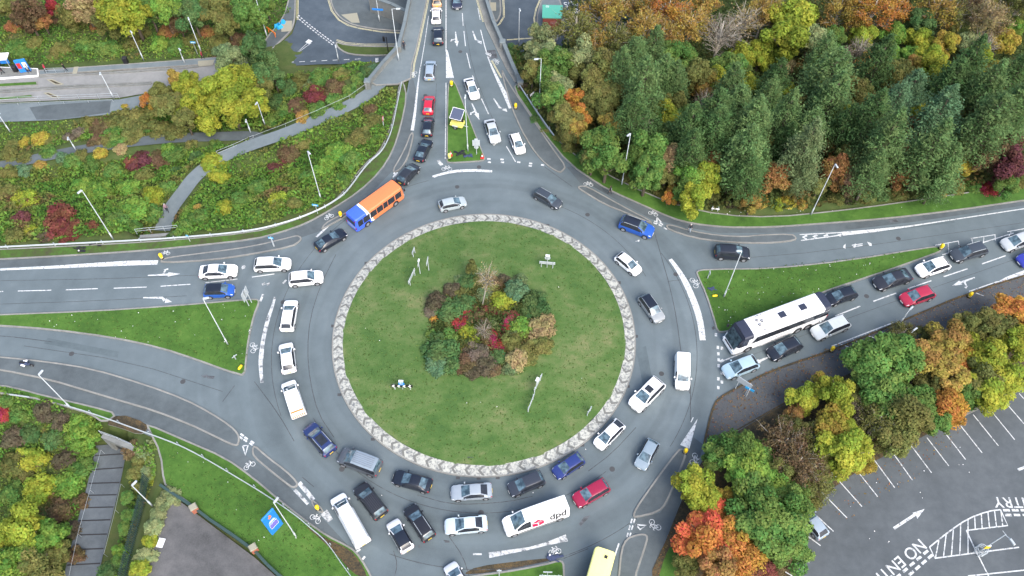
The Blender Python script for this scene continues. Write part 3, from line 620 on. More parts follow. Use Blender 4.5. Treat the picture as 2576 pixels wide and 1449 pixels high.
# bicycle symbols
def bike(x, y, ang, s=1.0, z=.014):
    s *= .74
    c = P(x, y, z)[:2]; ca, sa = math.cos(ang), math.sin(ang)
    def T(u, v): return np.array((c[0] + s * (u * ca - v * sa), c[1] + s * (u * sa + v * ca)))
    zc = [z]
    def seg(a, b, wd=.09):
        zc[0] += .0003; z = zc[0]
        A, B = T(*a), T(*b); d = B - A; d /= np.linalg.norm(d) + 1e-9; n = np.array((-d[1], d[0])) * wd * .75 / 2
        w.mb.add([(*(A - n), z), (*(B - n), z), (*(B + n), z), (*(A + n), z)], [(0, 1, 2, 3)])
    for u in (-.55, .55):
        for k in range(12):
            t, t2 = 2 * math.pi * k / 12, 2 * math.pi * (k + 1) / 12
            seg((u + .36 * math.cos(t), .36 * math.sin(t)), (u + .36 * math.cos(t2), .36 * math.sin(t2)))
    for a, b in (((-.55, 0), (-.2, .5)), ((-.2, .5), (.42, .5)), ((.42, .5), (0, 0)), ((0, 0), (-.55, 0)), ((0, 0), (-.25, .68)), ((.55, 0), (.36, .72)), ((.36, .72), (.2, .78)), ((-.4, .68), (-.12, .68))): seg(a, b)
for q in ((636, 875, -1.3, 1.1), (1746, 712, -1.2, 1.2), (1124, 425, 0, 1.1), (1480, 464, -.2, 1.0), (1643, 538, -.4, 1.0), (1745, 1154, -2.0, 1.1), (1648, 1320, 2.4, 1.1), (628, 1172, .6, 1.0), (793, 1306, -.6, 1.0), (828, 546, .6, 1.0), (1396, 1388, .2, 1.0), (416, 638, .1, .9), (1043, 187, 1.4, 1.0), (1247, 155, -1.1, 1.0), (1228, 138, -1.1, .9)): bike(*q)
w.done('road_marking', M['mark'])
# double yellow / white edge lines
w = Marks()
for off in (0, 2.6):
    w.line([(1037 + off, 195), (1041 + off, 160), (1051 + off, 120), (1067 + off, 45), (1076 + off, 0), (1086 + off, -60)], .09)
    w.line([(1201 - off, -40), (1201 - off, 0), (1217 - off, 55)], .09)
    w.line([(1238 - off, 152), (1262 - off, 195)], .09)
def low(pix, wd=.1): w.line(pix, wd, LOWZ + .012)
for o in (0, 3):
    low([(826 - o, -30), (828 - o, 0), (836 - o, 27), (854 - o, 50), (878 - o, 63 + o * .5), (903, 70 + o * .6), (958, 79 + o * .6), (1010, 82 + o * .6)])
    low([(846, 102 - o), (870, 110 - o), (920, 114 - o), (1010, 113 - o)]); low([(748 + o, -30), (747 + o, 20), (747 + o, 50)])
    low([(1368 - o * .8, -20), (1350 - o * .8, 22), (1345 - o * .8, 45), (1348 - o * .8, 75)]); low([(1275, 101 - o * .5), (1346, 96 - o * .5)]); low([(1262 + o, -30), (1266 + o, 20), (1266 + o, 42), (1255 + o, 60), (1240, 72)])
w.done('edge_line', M['yline'])
w = Marks()
for i in range(14):
    t = i / 13.5; x, y = 750 + 90 * t, 38 + 70 * t ** .92
    for o in (0, 4): w.line([(x - o, y + o), (x + 4 - o, y + 3 + o)], .18, LOWZ + .014)
for i in range(8): w.line([(697 + i * 28, 158 - i * 1.3), (711 + i * 28, 157 - i * 1.3)], .12, LOWZ + .014)
w.line([(745, 134), (778, 104)], [.06, .1], LOWZ + .014); w.line([(747, 134), (783, 108)], [.06, .1], LOWZ + .014); w.line([(772, 102), (782, 107)], .9, LOWZ + .014)
w.line([(948, 146), (948, 158)], .5, LOWZ + .014)
# car park
CZ = .086
def Z4(x, y): return (1905.2 + x / 3, 966 + y / 3)
for a in ((1865, 130, 2013, 300), (1750, 185, 1942, 420), (1628, 230, 1820, 467), (1530, 310, 1697, 520), (1390, 335, 1572, 570), (1280, 405, 1445, 618), (1135, 430, 1315, 670), (1030, 530, 1170, 725), (840, 515, 1037, 783), (730, 625, 908, 850), (560, 668, 790, 925), (465, 795, 678, 1012), (400, 950, 575, 1112), (330, 1110, 477, 1220), (300, 1285, 393, 1347), (180, 1400, 265, 1449), (1975, 70, 2100, 210)):
    w.line([Z4(*a[:2]), Z4(*a[2:])], .11, CZ)
L1 = .14
w.line([Z4(1300, 1230), Z4(1450, 1110), Z4(1590, 1015), Z4(1740, 960), Z4(1835, 948)], L1, CZ, 1); w.line([Z4(1835, 948), Z4(1890, 1068), Z4(1578, 1105)], L1, CZ); w.line([Z4(1578, 1105), Z4(1640, 1240), Z4(1745, 1449)], L1, CZ)
w.line([Z4(1300, 1230), Z4(1340, 1315), Z4(1640, 1275), Z4(1975, 1232)], L1, CZ); w.line([Z4(1590, 1449), Z4(2060, 1400)], L1, CZ)
for a in ((1370, 1180, 1345, 1308), (1425, 1135, 1405, 1302), (1480, 1090, 1465, 1294), (1535, 1055, 1528, 1285), (1590, 1020, 1590, 1278), (1640, 998, 1645, 1095), (1690, 980, 1697, 1090), (1740, 965, 1752, 1083), (1790, 956, 1805, 1078), (1838, 952, 1852, 1070)): w.line([Z4(*a[:2]), Z4(*a[2:])], .12, CZ)
for i in range(6):
    w.line([Z4(1855 + i * 66, 952), Z4(1905 + i * 66, 953)], .28, CZ); w.line([Z4(1870 + i * 66, 988), Z4(1918 + i * 66, 989)], .28, CZ)
    w.line([Z4(1288 - i * 52, 1256 + i * 45), Z4(1255 - i * 52, 1283 + i * 45)], .28, CZ); w.line([Z4(1322 - i * 48, 1288 + i * 42), Z4(1290 - i * 48, 1316 + i * 42)], .28, CZ)
A_, B_ = Z4(1030, 1090), Z4(1190, 985); w.line([A_, B_], .3, CZ); w.poly([Z4(1170, 973), Z4(1263, 942), Z4(1208, 1018), Z4(1198, 990)], CZ); w.line([Z4(1968, 648), Z4(2050, 615)], .3, CZ)
w.done('car_park_marking', M['mark'])
def ground_text(s, px, py, ang, size, z, name='painted_lettering', stretch=1.0):
    cu = bpy.data.curves.new('lettering', 'FONT'); cu.body = s; cu.size = size; cu.align_x = 'CENTER'; cu.align_y = 'CENTER'; cu.offset = .012
    t = bpy.data.objects.new('t', cu); COL.objects.link(t); dg = bpy.context.evaluated_depsgraph_get(); me = bpy.data.meshes.new_from_object(t.evaluated_get(dg)); bpy.data.objects.remove(t)
    o = link_mesh(name, me); me.materials.append(M['mark']); p = P(px, py, z); o.location = (p[0], p[1], z); o.rotation_euler = (0, 0, ang); o.scale = (1, stretch, 1); tag(o, kind='structure'); return o
def pang(a, b): A, B = P(*a), P(*b); return math.atan2(B[1] - A[1], B[0] - A[0])
ground_text('NO ENTRY', *Z4(1045, 1362), pang(Z4(1165, 1262), Z4(940, 1445)), 1.75, CZ + .004, stretch=1.0)
ground_text('NO ENTRY', *Z4(2075, 893), pang(Z4(2013, 893), Z4(1860, 890)), 1.75, CZ + .004, stretch=1.0)
ground_text('BUS', 1437, 9, pang((1455, 6), (1422, 11)) , 1.55, LOWZ + .02, stretch=1.3)
ground_text('ONLY', 1452, 25, pang((1470, 23), (1437, 28)), 1.4, LOWZ + .02, stretch=1.3)
# seams, stains, scuffs
w = Marks()
for pix in ([(845, 640), (805, 720), (780, 800), (773, 880), (780, 960), (800, 1040), (840, 1100)], [(1050, 1245), (1130, 1268), (1200, 1268), (1280, 1262), (1340, 1248)], [(1480, 1185), (1540, 1140), (1600, 1075)], [(1648, 590), (1665, 650), (1685, 720), (1702, 800), (1715, 900), (1735, 990)], [(1680, 708), (1740, 700)], [(1130, 1350), (1165, 1400), (1180, 1449)],
            [(0, 845), (40, 848), (130, 860)], [(1418, 1405), (1480, 1380)], [(640, 960), (700, 1040), (740, 1110)], [(990, 1385), (1000, 1420), (990, 1460)], [(760, 1200), (790, 1225)], [(1370, 420), (1440, 470)], [(1737, 960), (1737, 1060)], [(560, 1010), (590, 970)]): w.line(pix, .07, .009, 1)
for r_, a0, a1 in ((23.3, -2.6, -.9), (26.6, 1.9, 3.6), (23.0, .4, 1.3), (29.5, -1.9, -.8), (26.8, -.6, .5)):
    pw = [np.array((r_ * math.cos(a0 + (a1 - a0) * k / 30), r_ * math.sin(a0 + (a1 - a0) * k / 30))) for k in range(31)]; w.line([tuple(proj((*q, 0))) for q in pw], .06, .009)
for pix in ([(0, 706), (250, 702), (500, 692)], [(0, 765), (240, 757), (470, 744)], [(1800, 655), (2100, 630), (2576, 560)], [(1860, 905), (2200, 775), (2560, 650)], [(1098, 210), (1092, 330), (1075, 400)], [(1170, 60), (1190, 180), (1240, 300)], [(60, 870), (330, 910), (560, 985)]): w.line(pix, .05, .009, 1)
w.done('tar_seam', M['tar'])
w = Marks()
for x, y, a, b in ((240, 1307 * .0 + 500, 0, 0),): pass
for pix in ([(1456, 1318), (1470, 1300), (1486, 1296), (1478, 1306), (1466, 1318), (1462, 1325)], [(505, 945), (520, 942), (528, 948), (512, 950)], [(519, 945), (540, 946), (538, 953), (522, 952)], [(1115, 1358), (1130, 1360), (1132, 1365), (1120, 1365)], [(1052, 1372), (1058, 1370), (1057, 1379), (1053, 1378)], [(2235, 553), (2258, 551), (2262, 558), (2240, 560)], [(1223, 127), (1246, 125), (1252, 146), (1230, 148)]): w.poly(pix, .010)
for pix in ([(1165, 1330), (1190, 1325), (1195, 1370), (1170, 1375)],): pass
w.done('road_stain', M['stain'])
w = Marks()
for pix in ([(1600, 880), (1625, 870), (1650, 1000), (1625, 1010)], [(120, 850), (300, 885), (296, 900), (110, 864)], [(1130, 1290), (1260, 1290), (1250, 1310), (1135, 1308)], [(2120, 690), (2300, 630), (2305, 642), (2125, 704)][:0] or [(2200, 575), (2400, 552), (2402, 560), (2205, 584)], [(1145, 215), (1165, 215), (1190, 290), (1168, 290)]): w.poly(pix, .0045)
w.done('asphalt_patch', M['patch'])
w = Marks()
DR = [(922, 662), (838, 820), (854, 993), (938, 1105), (1152, 1202), (1204, 1203), (1252, 1202), (1377, 567), (1557, 711), (1600, 846), (1579, 972), (1465, 1120)]
for x, y in DR: w.poly([(x - 5, y - 3.5), (x + 5, y - 3.5), (x + 5, y + 3.5), (x - 5, y + 3.5)], .011)
w.poly([(1790, 824), (1796, 820), (1799, 827), (1793, 830)], .011); w.poly([(1178, 1138), (1199, 1136), (1201, 1150), (1176, 1152)], .30)
for x, y in ((590, 672), (712, 760), (1478, 540), (1700, 690), (1664, 940), (1540, 1180), (1210, 1290), (860, 1180), (735, 890), (1150, 470), (1205, 420), (2260, 600), (2180, 745), (180, 890), (460, 960), (1070, 240), (1158, 130)):
    c_ = P(x, y, 0); w.poly([tuple(proj((c_[0] + .33 * math.cos(k * math.pi / 5), c_[1] + .33 * math.sin(k * math.pi / 5), 0))) for k in range(10)], .0095)
w.done('drain_cover', M['drain'])
# ------------------------------------------------------------------ cars
# kind: L, W, H, bonnet length, windscreen run, rear screen run, rear deck, nose height, belt height, roof width ratio, rails
SPEC = {
 'hatch':  dict(L=4.15, W=1.78, H=1.47, hood=.92, ws=.95, rs=.46, deck=.16, nose=.70, cowl=.98, belt=.97, rw=.72),
 'saloon': dict(L=4.75, W=1.83, H=1.44, hood=1.22, ws=.98, rs=.75, deck=.55, nose=.66, cowl=.95, belt=.96, rw=.70),
 'coupe':  dict(L=4.75, W=1.85, H=1.40, hood=1.25, ws=1.0, rs=.95, deck=.32, nose=.66, cowl=.94, belt=.95, rw=.68),
 'estate': dict(L=4.65, W=1.80, H=1.50, hood=1.10, ws=.96, rs=.38, deck=.14, nose=.68, cowl=.97, belt=.98, rw=.72),
 'suv':    dict(L=4.55, W=1.88, H=1.66, hood=1.05, ws=.90, rs=.36, deck=.15, nose=.84, cowl=1.10, belt=1.08, rw=.74),
 'mpv':    dict(L=4.75, W=1.88, H=1.85, hood=.80, ws=1.0, rs=.22, deck=.10, nose=.82, cowl=1.12, belt=1.12, rw=.82),
 'small':  dict(L=3.75, W=1.70, H=1.50, hood=.72, ws=.70, rs=.32, deck=.14, nose=.74, cowl=1.0, belt=1.0, rw=.74),
 'prius':  dict(L=4.5, W=1.75, H=1.48, hood=.85, ws=1.0, rs=.85, deck=.14, nose=.72, cowl=.98, belt=1.0, rw=.70),
 'smallvan': dict(L=4.6, W=1.85, H=1.85, hood=.85, ws=.72, rs=.12, deck=.06, nose=.84, cowl=1.12, belt=1.14, rw=.84, van=1),
 'van':    dict(L=5.3, W=1.98, H=1.98, hood=.85, ws=1.05, rs=.12, deck=.06, nose=.9, cowl=1.2, belt=1.22, rw=.86, van=1),
 'bigvan': dict(L=6.9, W=2.02, H=2.45, hood=.9, ws=1.2, rs=.12, deck=.06, nose=.95, cowl=1.25, belt=1.3, rw=.72, van=1),
}
def interp(a, n):
    """Catmull-Rom along axis 0, softened"""
    a = np.asarray(a, float); o = []; m = len(a)
    for i in range(m - 1):
        p0, p1, p2, p3 = a[max(i - 1, 0)], a[i], a[i + 1], a[min(i + 2, m - 1)]
        for k in range(n):
            t = k / n; cr = .5 * ((2 * p1) + (-p0 + p2) * t + (2 * p0 - 5 * p1 + 4 * p2 - p3) * t * t + (-p0 + 3 * p1 - 3 * p2 + p3) * t ** 3)
            o.append(cr * .6 + (p1 + (p2 - p1) * t) * .4)
    o.append(a[-1]); return np.array(o)
CARMESH = {}
def car_meshes(kind):
    if kind in CARMESH: return CARMESH[kind]
    q = SPEC[kind]; L, Wd, H = q['L'], q['W'], q['H']; hw = Wd / 2; van = q.get('van')
    x = [0, .10, .36, q['hood'] * .72, q['hood'], q['hood'] + q['ws'], (q['hood'] + q['ws'] + L - q['rs'] - q['deck']) / 2, L - q['rs'] - q['deck'], L - q['deck'], L - .07 if q['deck'] < .3 else L - .12, L]
    if q['deck'] < .1: x[9] = L - .03
    nz = q['nose']; cz = q['cowl']; bz = q['belt']
    zt = [nz - .14, nz, nz + (cz - nz) * .45, nz + (cz - nz) * .8, cz, H - .05, H, H - .06, bz + .06, bz - .02, bz - .22]
    if van: zt = [nz - .14, nz, nz + (cz - nz) * .45, nz + (cz - nz) * .8, cz, H - .07, H, H - .02, H - .06, H - .2, H - .4]
    zb = [nz - .24, nz - .10, nz + (cz - nz) * .25, nz + (cz - nz) * .55, cz - .10, bz - .04, bz, bz, bz - .02, bz - .10, bz - .3]
    wf = [.70, .85, .95, .985, 1, 1, 1, 1, .985, .93, .80]
    if van: wf = [.74, .88, .96, .99, 1, 1, 1, 1, 1, .995, .98]
    rw = q['rw']; wt = [.62, .76, .84, .87, .86, rw, rw + .02, rw, .80, .78, .66]
    if van: wt = [.66, .78, .85, .87, .86, rw, rw + .02, rw + .02, rw + .02, rw + .01, rw]
    ed = [.06, .05, .05, .05, .04, .07, .08, .07, .05, .05, .08]
    zl = [.34, .26, .22, .2, .19, .19, .19, .19, .22, .28, .36]
    S = []
    for i in range(11):
        w = hw * wf[i]; t = hw * wt[i]
        S.append([(x[i], w * .90, zl[i]), (x[i], w * .985, zl[i] + .14), (x[i], w, zl[i] * .35 + zb[i] * .65), (x[i], w * .97, zb[i]), (x[i], t, zt[i] - ed[i]), (x[i], t * .55, zt[i] - .012), (x[i], 0, zt[i])])
    S = np.array(S); NI, NJ = 4, 3
    A = interp(S, NI); A = np.swapaxes(interp(np.swapaxes(A, 0, 1), NJ), 0, 1)
    ni, nj = A.shape[:2]
    A[:, :, 0] = L / 2 - A[:, :, 0]
    parts = {}
    def put(part, vs, flip):
        mb = parts.setdefault(part, ([], [], {}))
        ids = []
        for v in vs:
            k = tuple(np.round(v, 4))
            if k not in mb[2]: mb[2][k] = len(mb[0]); mb[0].append(k)
            ids.append(mb[2][k])
        ids = ids[::-1] if flip else ids
        u = [ids[k] for k in range(4) if ids[k] != ids[k - 1]]
        if len(u) > 2: mb[1].append(tuple(u))
    for i in range(ni - 1):
        for j in range(nj - 1):
            I, J, si, sj = i // NI, j // NJ, i % NI, j % NJ
            part = 'body'
            if I == 4 and J in (4, 5) and not (J == 4 and sj == 0) and not (si == 3 and False): part = 'windscreen'
            elif I == 7 and J in (4, 5) and not (J == 4 and sj == 0) and not van: part = 'rear_window'
            elif J == 3:
                if I == 4 and si >= 1: part = 'side_window'
                elif I in (5, 6) and not (van and (I == 6 or si > 0)): part = 'side_window'
                elif I == 7 and si < 2 and not van: part = 'side_window'
            elif I in (5, 6) and J in (4, 5): part = 'roof'
            if I == 1 and ((J == 3 and sj < 2) or (J == 2 and sj == 2)): part = 'headlight'
            if van:
                if I == 9 and J == 2: part = 'taillight'
            elif I >= 8 and (I == 8 and si == 3 or I == 9 and si < 3) and ((J == 2 and sj >= 1) or (J == 3 and sj == 0)): part = 'taillight'
            if J == 0 and sj < 2: part = 'sill_trim'
            for sd in (1, -1):
                qd = [A[i, j], A[i + 1, j], A[i + 1, j + 1], A[i, j + 1]]
                qd = [np.array((v[0], v[1] * sd, v[2])) for v in qd]
                pn = part + ('+' if sd > 0 else '-') if part in ('headlight', 'taillight', 'side_window') else part
                put(pn, qd, sd < 0)
    # end caps and floor
    for i, fl in ((0, False), (ni - 1, True)):
        for j in range(nj - 1):
            a, b = A[i, j], A[i, j + 1]
            qd = [np.array((a[0], a[1], a[2])), np.array((b[0], b[1], b[2])), np.array((b[0], -b[1], b[2])), np.array((a[0], -a[1], a[2]))]
            low_ = j < 7 and i == 0
            put('grille' if low_ and 1 <= j else 'body', qd, fl)
    fl = [];
    for i in range(ni - 1):
        a, b = A[i, 0], A[i + 1, 0]; put('sill_trim', [np.array((a[0], -a[1], a[2])), np.array((b[0], -b[1], b[2])), np.array((b[0], b[1], b[2])), np.array((a[0], a[1], a[2]))], False)
    mt = {'body': 'paint', 'roof': 'paint', 'windscreen': 'glass', 'rear_window': 'glass', 'side_window': 'sideglass', 'headlight': 'lampwhite', 'taillight': 'lampred', 'sill_trim': 'black', 'grille': 'black'}
    out = {}
    for pn, (vs, fs, _) in parts.items():
        b = pn.rstrip('+-'); me = bpy.data.meshes.new(f'{b}'); me.from_pydata(vs, [], fs); me.materials.append(M[mt[b]])
        me.polygons.foreach_set('use_smooth', [True] * len(fs)); me.update(); out[pn] = me
    # wheels with rims
    r = .33 if H < 1.6 else .36
    if kind in ('bigvan',): r = .37
    wm = MB(); wm.disc((0, 0, 0), r, 'y', 20, .22); rm = MB(); rm.disc((0, 0, 0), r * .66, 'y', 16, .235)
    for k in range(5):
        t = 2 * math.pi * k / 5; rm.box((r * .36 * math.cos(t), 0, r * .36 * math.sin(t)), (.08, .245, .08))
    am = MB(); am.disc((0, 0, 0), r * 1.14, 'y', 20, .06)
    out['_tyre'] = wm.mesh('wheel', M['dark'], False); out['_rim'] = rm.mesh('rim', M['rim']); out['_arch'] = am.mesh('wheel_arch', M['black']); out['_r'] = r
    mm = MB(); mm.box((0, 0, 0), (.16, .2, .14), taper=.8); out['_mirror'] = mm.mesh('mirror', M['paint'])
    pm = MB(); pm.box((0, 0, 0), (.03, .5, .12)); out['_pf'] = pm.mesh('number_plate', M['plate_w']); pm2 = MB(); pm2.box((0, 0, 0), (.03, .5, .12)); out['_pr'] = pm2.mesh('number_plate', M['plate_y'])
    rl = MB()
    rl.tube([(L / 2 - q['hood'] - q['ws'] - .1, 0, 0), (L / 2 - q['hood'] - q['ws'] - .2, 0, .05), (-L / 2 + q['rs'] + q['deck'] + .3, 0, .05), (-L / 2 + q['rs'] + q['deck'] + .15, 0, 0)], .03, 6)
    out['_rail'] = rl.mesh('roof_rail', M['steel'])
    sr = MB(); sr.box((L / 2 - q['hood'] - q['ws'] - .55, 0, H - .012), (.72, Wd * .44, .04)); out['_sunroof'] = sr.mesh('sunroof', M['sideglass'])
    pr = MB(); pr.box((L / 2 - q['hood'] - q['ws'] - .95, 0, H - .008), (1.35, Wd * .5, .04)); out['_panroof'] = pr.mesh('sunroof', M['sideglass'])
    rb = MB()
    for k in range(6): rb.box((-L * .12, (k - 2.5) * Wd * .11, H - .005), (L * .5, .035, .03))
    out['_ribs'] = rb.mesh('roof_rib', M['paint'])
    CARMESH[kind] = out; return out
def place(F, R, z=.55, L=4.5, lo=.93, hi=1.1):
    a, b = P(*F, z), P(*R, z); c = (a + b) / 2; d = a - b; ln = math.hypot(d[0], d[1])
    return c, math.atan2(d[1], d[0]), min(hi, max(lo, ln / L))
NAMES = {'hatch': 'hatchback_car', 'saloon': 'saloon_car', 'coupe': 'saloon_car', 'estate': 'estate_car', 'suv': 'off_road_car', 'mpv': 'people_carrier', 'small': 'small_car', 'prius': 'hatchback_car', 'smallvan': 'panel_van', 'van': 'panel_van', 'bigvan': 'delivery_van'}
def car(kind, col, F, R, label, group='cars queueing round the roundabout', roof=None, rails=False, sun=None, ribs=False, z0=0.0, cat='car', mirror=None):
    q = SPEC[kind]; me = car_meshes(kind); L, Wd, H = q['L'], q['W'], q['H']
    c, rz, s = place(F, R, z0 + .55, L); root = empty(NAMES[kind], (c[0], c[1], z0), rz, s)
    tag(root, label, cat, group)
    for pn, m in me.items():
        if pn[0] == '_': continue
        b = pn.rstrip('+-'); o = link_mesh(b, m, root, (roof if (roof and b == 'roof') else col))
        if b == 'rear_window' and sum(col) > .9: o.material_slots[0].link = 'OBJECT'; o.material_slots[0].material = M['sideglass']  # darker cars keep the glass with sky reflection in its colour
    r = me['_r']; fx, rx = L / 2 - min(.82, q['hood'] * .5 + .42), -L / 2 + (.78 if not q.get('van') else 1.05)
    for sx in (fx, rx):
        for sy in (-1, 1):
            o = link_mesh('wheel_arch', me['_arch'], root); o.location = (sx, sy * (Wd / 2 - .018), r + .03)
            wl_ = link_mesh('wheel', me['_tyre'], root); wl_.location = (sx, sy * (Wd / 2 - .085), r)
            link_mesh('rim', me['_rim'], wl_)
    for sy in (-1, 1):
        o = link_mesh('mirror', me['_mirror'], root, mirror or col); o.location = (L / 2 - q['hood'] - .42, sy * (Wd / 2 + .08), q['belt'] + .04)
    o = link_mesh('number_plate', me['_pf'], root); o.location = (L / 2 + .012, 0, .42)
    o = link_mesh('number_plate', me['_pr'], root); o.location = (-L / 2 - .012, 0, .62 if kind != 'bigvan' else .55)
    if rails:
        for sy in (-1, 1):
            o = link_mesh('roof_rail', me['_rail'], root); o.location = (0, sy * Wd / 2 * (q['rw'] - .03), H - .085)
    if sun: link_mesh('sunroof', me['_sunroof' if sun == 1 else '_panroof'], root)
    if ribs: link_mesh('roof_rib', me['_ribs'], root, tuple(min(1, k * 1.5 + .02) for k in col))
    return root, c, rz, s
WH = (.86, .87, .87); SV = (.40, .43, .45); LB = (.46, .55, .60); GB = (.20, .25, .30); BK = (.010, .014, .024); DG = (.04, .05, .064); NV = (.016, .026, .07); BL = (.02, .085, .36); RD = (.45, .016, .04); MR = (.25, .012, .045); GD = (.45, .3, .16)  # BK: black with a blue tint standing in for reflected sky
QT = 'cars queueing on the approach to the bridge'; QR = 'cars queueing on the right hand road'; QL = 'cars waiting on the left hand road'; QC = 'vehicles circling the grass roundabout'
car('hatch', GD, (1098, -14), (1099, 9), 'tan hatchback at the top edge crossing the bridge', QT)
car('hatch', WH, (1098, 21), (1097, 56), 'white hatchback going away over the bridge ahead of a black car', QT)
car('suv', BK, (1102, 70), (1102, 110), 'black off-road car following the white hatchback over the bridge', QT)
car('estate', (.25, .31, .37), (1084, 153), (1080, 200), 'grey blue estate car with grey roof beside the bridge footway', QT, rails=True)
car('hatch', RD, (1081, 242), (1076, 286), 'bright red hatchback in the queue towards the bridge', QT)
car('hatch', BK, (1079, 295), (1073, 342), 'black hatchback just behind the bright red hatchback', QT)
car('saloon', BK, (1077, 352), (1052, 404), 'black saloon with sky-toned rear window turning into the bridge road', QT)
car('hatch', (.022, .026, .034), (1048, 415), (1006, 461), 'black hatchback directly in front of the orange bus', QT)
car('coupe', BK, (868, 582), (796, 625), 'black sleek saloon behind the orange bus', QC)
car('hatch', (.02, .025, .05), (1150, 19), (1148, -15), 'dark blue hatchback coming off the bridge at the top edge', QT)
car('saloon', (.6, .62, .64), (1196, 247), (1178, 200), 'white saloon beside the top grass wedge nearest the bridge', QT)
car('saloon', SV, (1248, 358), (1230, 303), 'silver saloon coming down right of the solar sign trailer', QT)
car('hatch', WH, (1311, 385), (1292, 338), 'white hatchback about to enter from the bridge road next to the kerb', QT)
car('hatch', (.33, .38, .40), (1170, 506), (1107, 520), 'silver three-door hatchback at the top of the roundabout', QC)
car('estate', DG, (1408, 517), (1348, 483), 'dark grey estate car at the upper right of the roundabout', QC, rails=True)
car('suv', BL, (1643, 588), (1560, 558), 'bright blue off-road car with silver roof rails', QC, rails=True, roof=(.015, .02, .035))
car('hatch', WH, (1607, 686), (1554, 643), 'white hatchback leaving between the island and the curved white line', QC)
car('suv', (.25, .27, .28), (1660, 806), (1618, 748), 'grey off-road car with black roof right of the island', QC, roof=BK, rails=True)
car('suv', (.018, .022, .032), (1886, 640), (1798, 634), 'black off-road car leaving to the right behind a lamp post', QC)
car('smallvan', WH, (1716, 980), (1716, 897), 'white panel van at the right give-way lines', QC, cat='van')
car('suv', WH, (1592, 1028), (1660, 960), 'white off-road car with open black sunroof', QC, sun=1)
car('prius', (.66, .68, .70), (1502, 1124), (1562, 1064), 'silver white hatchback with dark sloping rear window hugging the island', QC)
car('hatch', (.21, .27, .32), (1610, 1175), (1644, 1112), 'slate blue hatchback beside the lower right refuge', QC)
car('hatch', (.02, .035, .15), (1395, 1195), (1464, 1150), 'dark blue hatchback at the lower right of the island', QC)
car('suv', (.03, .036, .05), (1280, 1236), (1366, 1200), 'dark navy off-road car below the island behind a dark blue hatchback', QC)
car('suv', MR, (1446, 1264), (1527, 1218), 'crimson off-road car behind the white delivery van', QC)
car('saloon', (.26, .30, .34), (1134, 1241), (1238, 1234), 'grey saloon directly below the island', QC, sun=None)
car('saloon', LB, (1118, 1326), (1226, 1316), 'pale blue saloon ahead of the white delivery van', QC)
car('saloon', BK, (989, 1198), (1085, 1224), 'black saloon with chrome window line at the lower left of the island', QC)
car('mpv', (.075, .085, .1), (855, 1145), (956, 1183), 'dark grey people carrier with ribbed grey blue roof', QC, roof=(.20, .245, .29), ribs=True, cat='people carrier')
car('suv', (.018, .032, .11), (775, 1073), (834, 1140), 'navy blue off-road car with long black glass roof and roof rails', QC, sun=2, rails=True)
car('suv', (.018, .019, .024), (903, 1222), (962, 1299), 'black boxy off-road car with ribbed roof beside the white van', QC, ribs=True)
car('estate', (.014, .015, .02), (1028, 1274), (1082, 1356), 'black estate car between a two-tone hatchback and a pale blue saloon', QC, rails=True)
car('hatch', (.6, .61, .62), (986, 1312), (1026, 1384), 'silver hatchback with glossy black roof at the lower exit', QC, roof=BK)
car('hatch', (.55, .57, .6), (1132, 1424), (1172, 1492), 'silver car cut by the bottom edge', QC)
car('estate', WH, (734, 755), (721, 833), 'white estate car first of three white vehicles at the left of the roundabout', QC)
car('hatch', WH, (719, 864), (728, 938), 'white hatchback with red tail lights in the middle of three white vehicles', QC)
car('saloon', WH, (597, 681), (502, 686), 'white saloon on the left road beside the blue car', QL)
car('estate', (.8, .81, .81), (732, 664), (640, 668), 'white estate car with roof rails at the left give-way', QL, rails=True)
car('suv', WH, (813, 697), (727, 706), 'white off-road car entering the roundabout from the left', QC)
car('small', BL, (590, 731), (514, 734), 'bright blue small car with black roof on the left road', QL, roof=BK)
car('hatch', BK, (2080, 757), (2150, 733), 'black hatchback tucked behind the white coach', QR)
car('saloon', (.02, .022, .03), (2200, 718), (2288, 690), 'black saloon with chrome grille second behind the coach', QR)
car('hatch', WH, (2302, 687), (2387, 660), 'white hatchback in the right hand queue by the yellow bollard', QR)
car('estate', DG, (2395, 647), (2476, 624), 'dark grey estate car with silver roof rails beside the guard barrier', QR, rails=True)
car('hatch', SV, (2516, 622), (2600, 596), 'silver hatchback at the right edge of the photo', QR)
car('hatch', (.03, .04, .30), (2556, 664), (2640, 634), 'royal blue car cut by the right edge', QR)
car('hatch', (.33, .02, .05), (2265, 760), (2347, 732), 'dark red hatchback in the outer lane of the right hand road', QR)
car('estate', (.48, .52, .53), (2045, 843), (2130, 808), 'silver estate car alongside the white coach', QR)
car('hatch', BK, (1934, 896), (2010, 860), 'black hatchback between a silver estate and a pale blue hatchback', QR)
car('hatch', (.30, .42, .50), (1818, 941), (1905, 908), 'pale blue hatchback waiting at the right give-way lines', QR)
car('hatch', (.26, .32, .38), (2023, 1288), (2064, 1340), 'grey hatchback parked under the green tree in the car park', None, z0=.075)
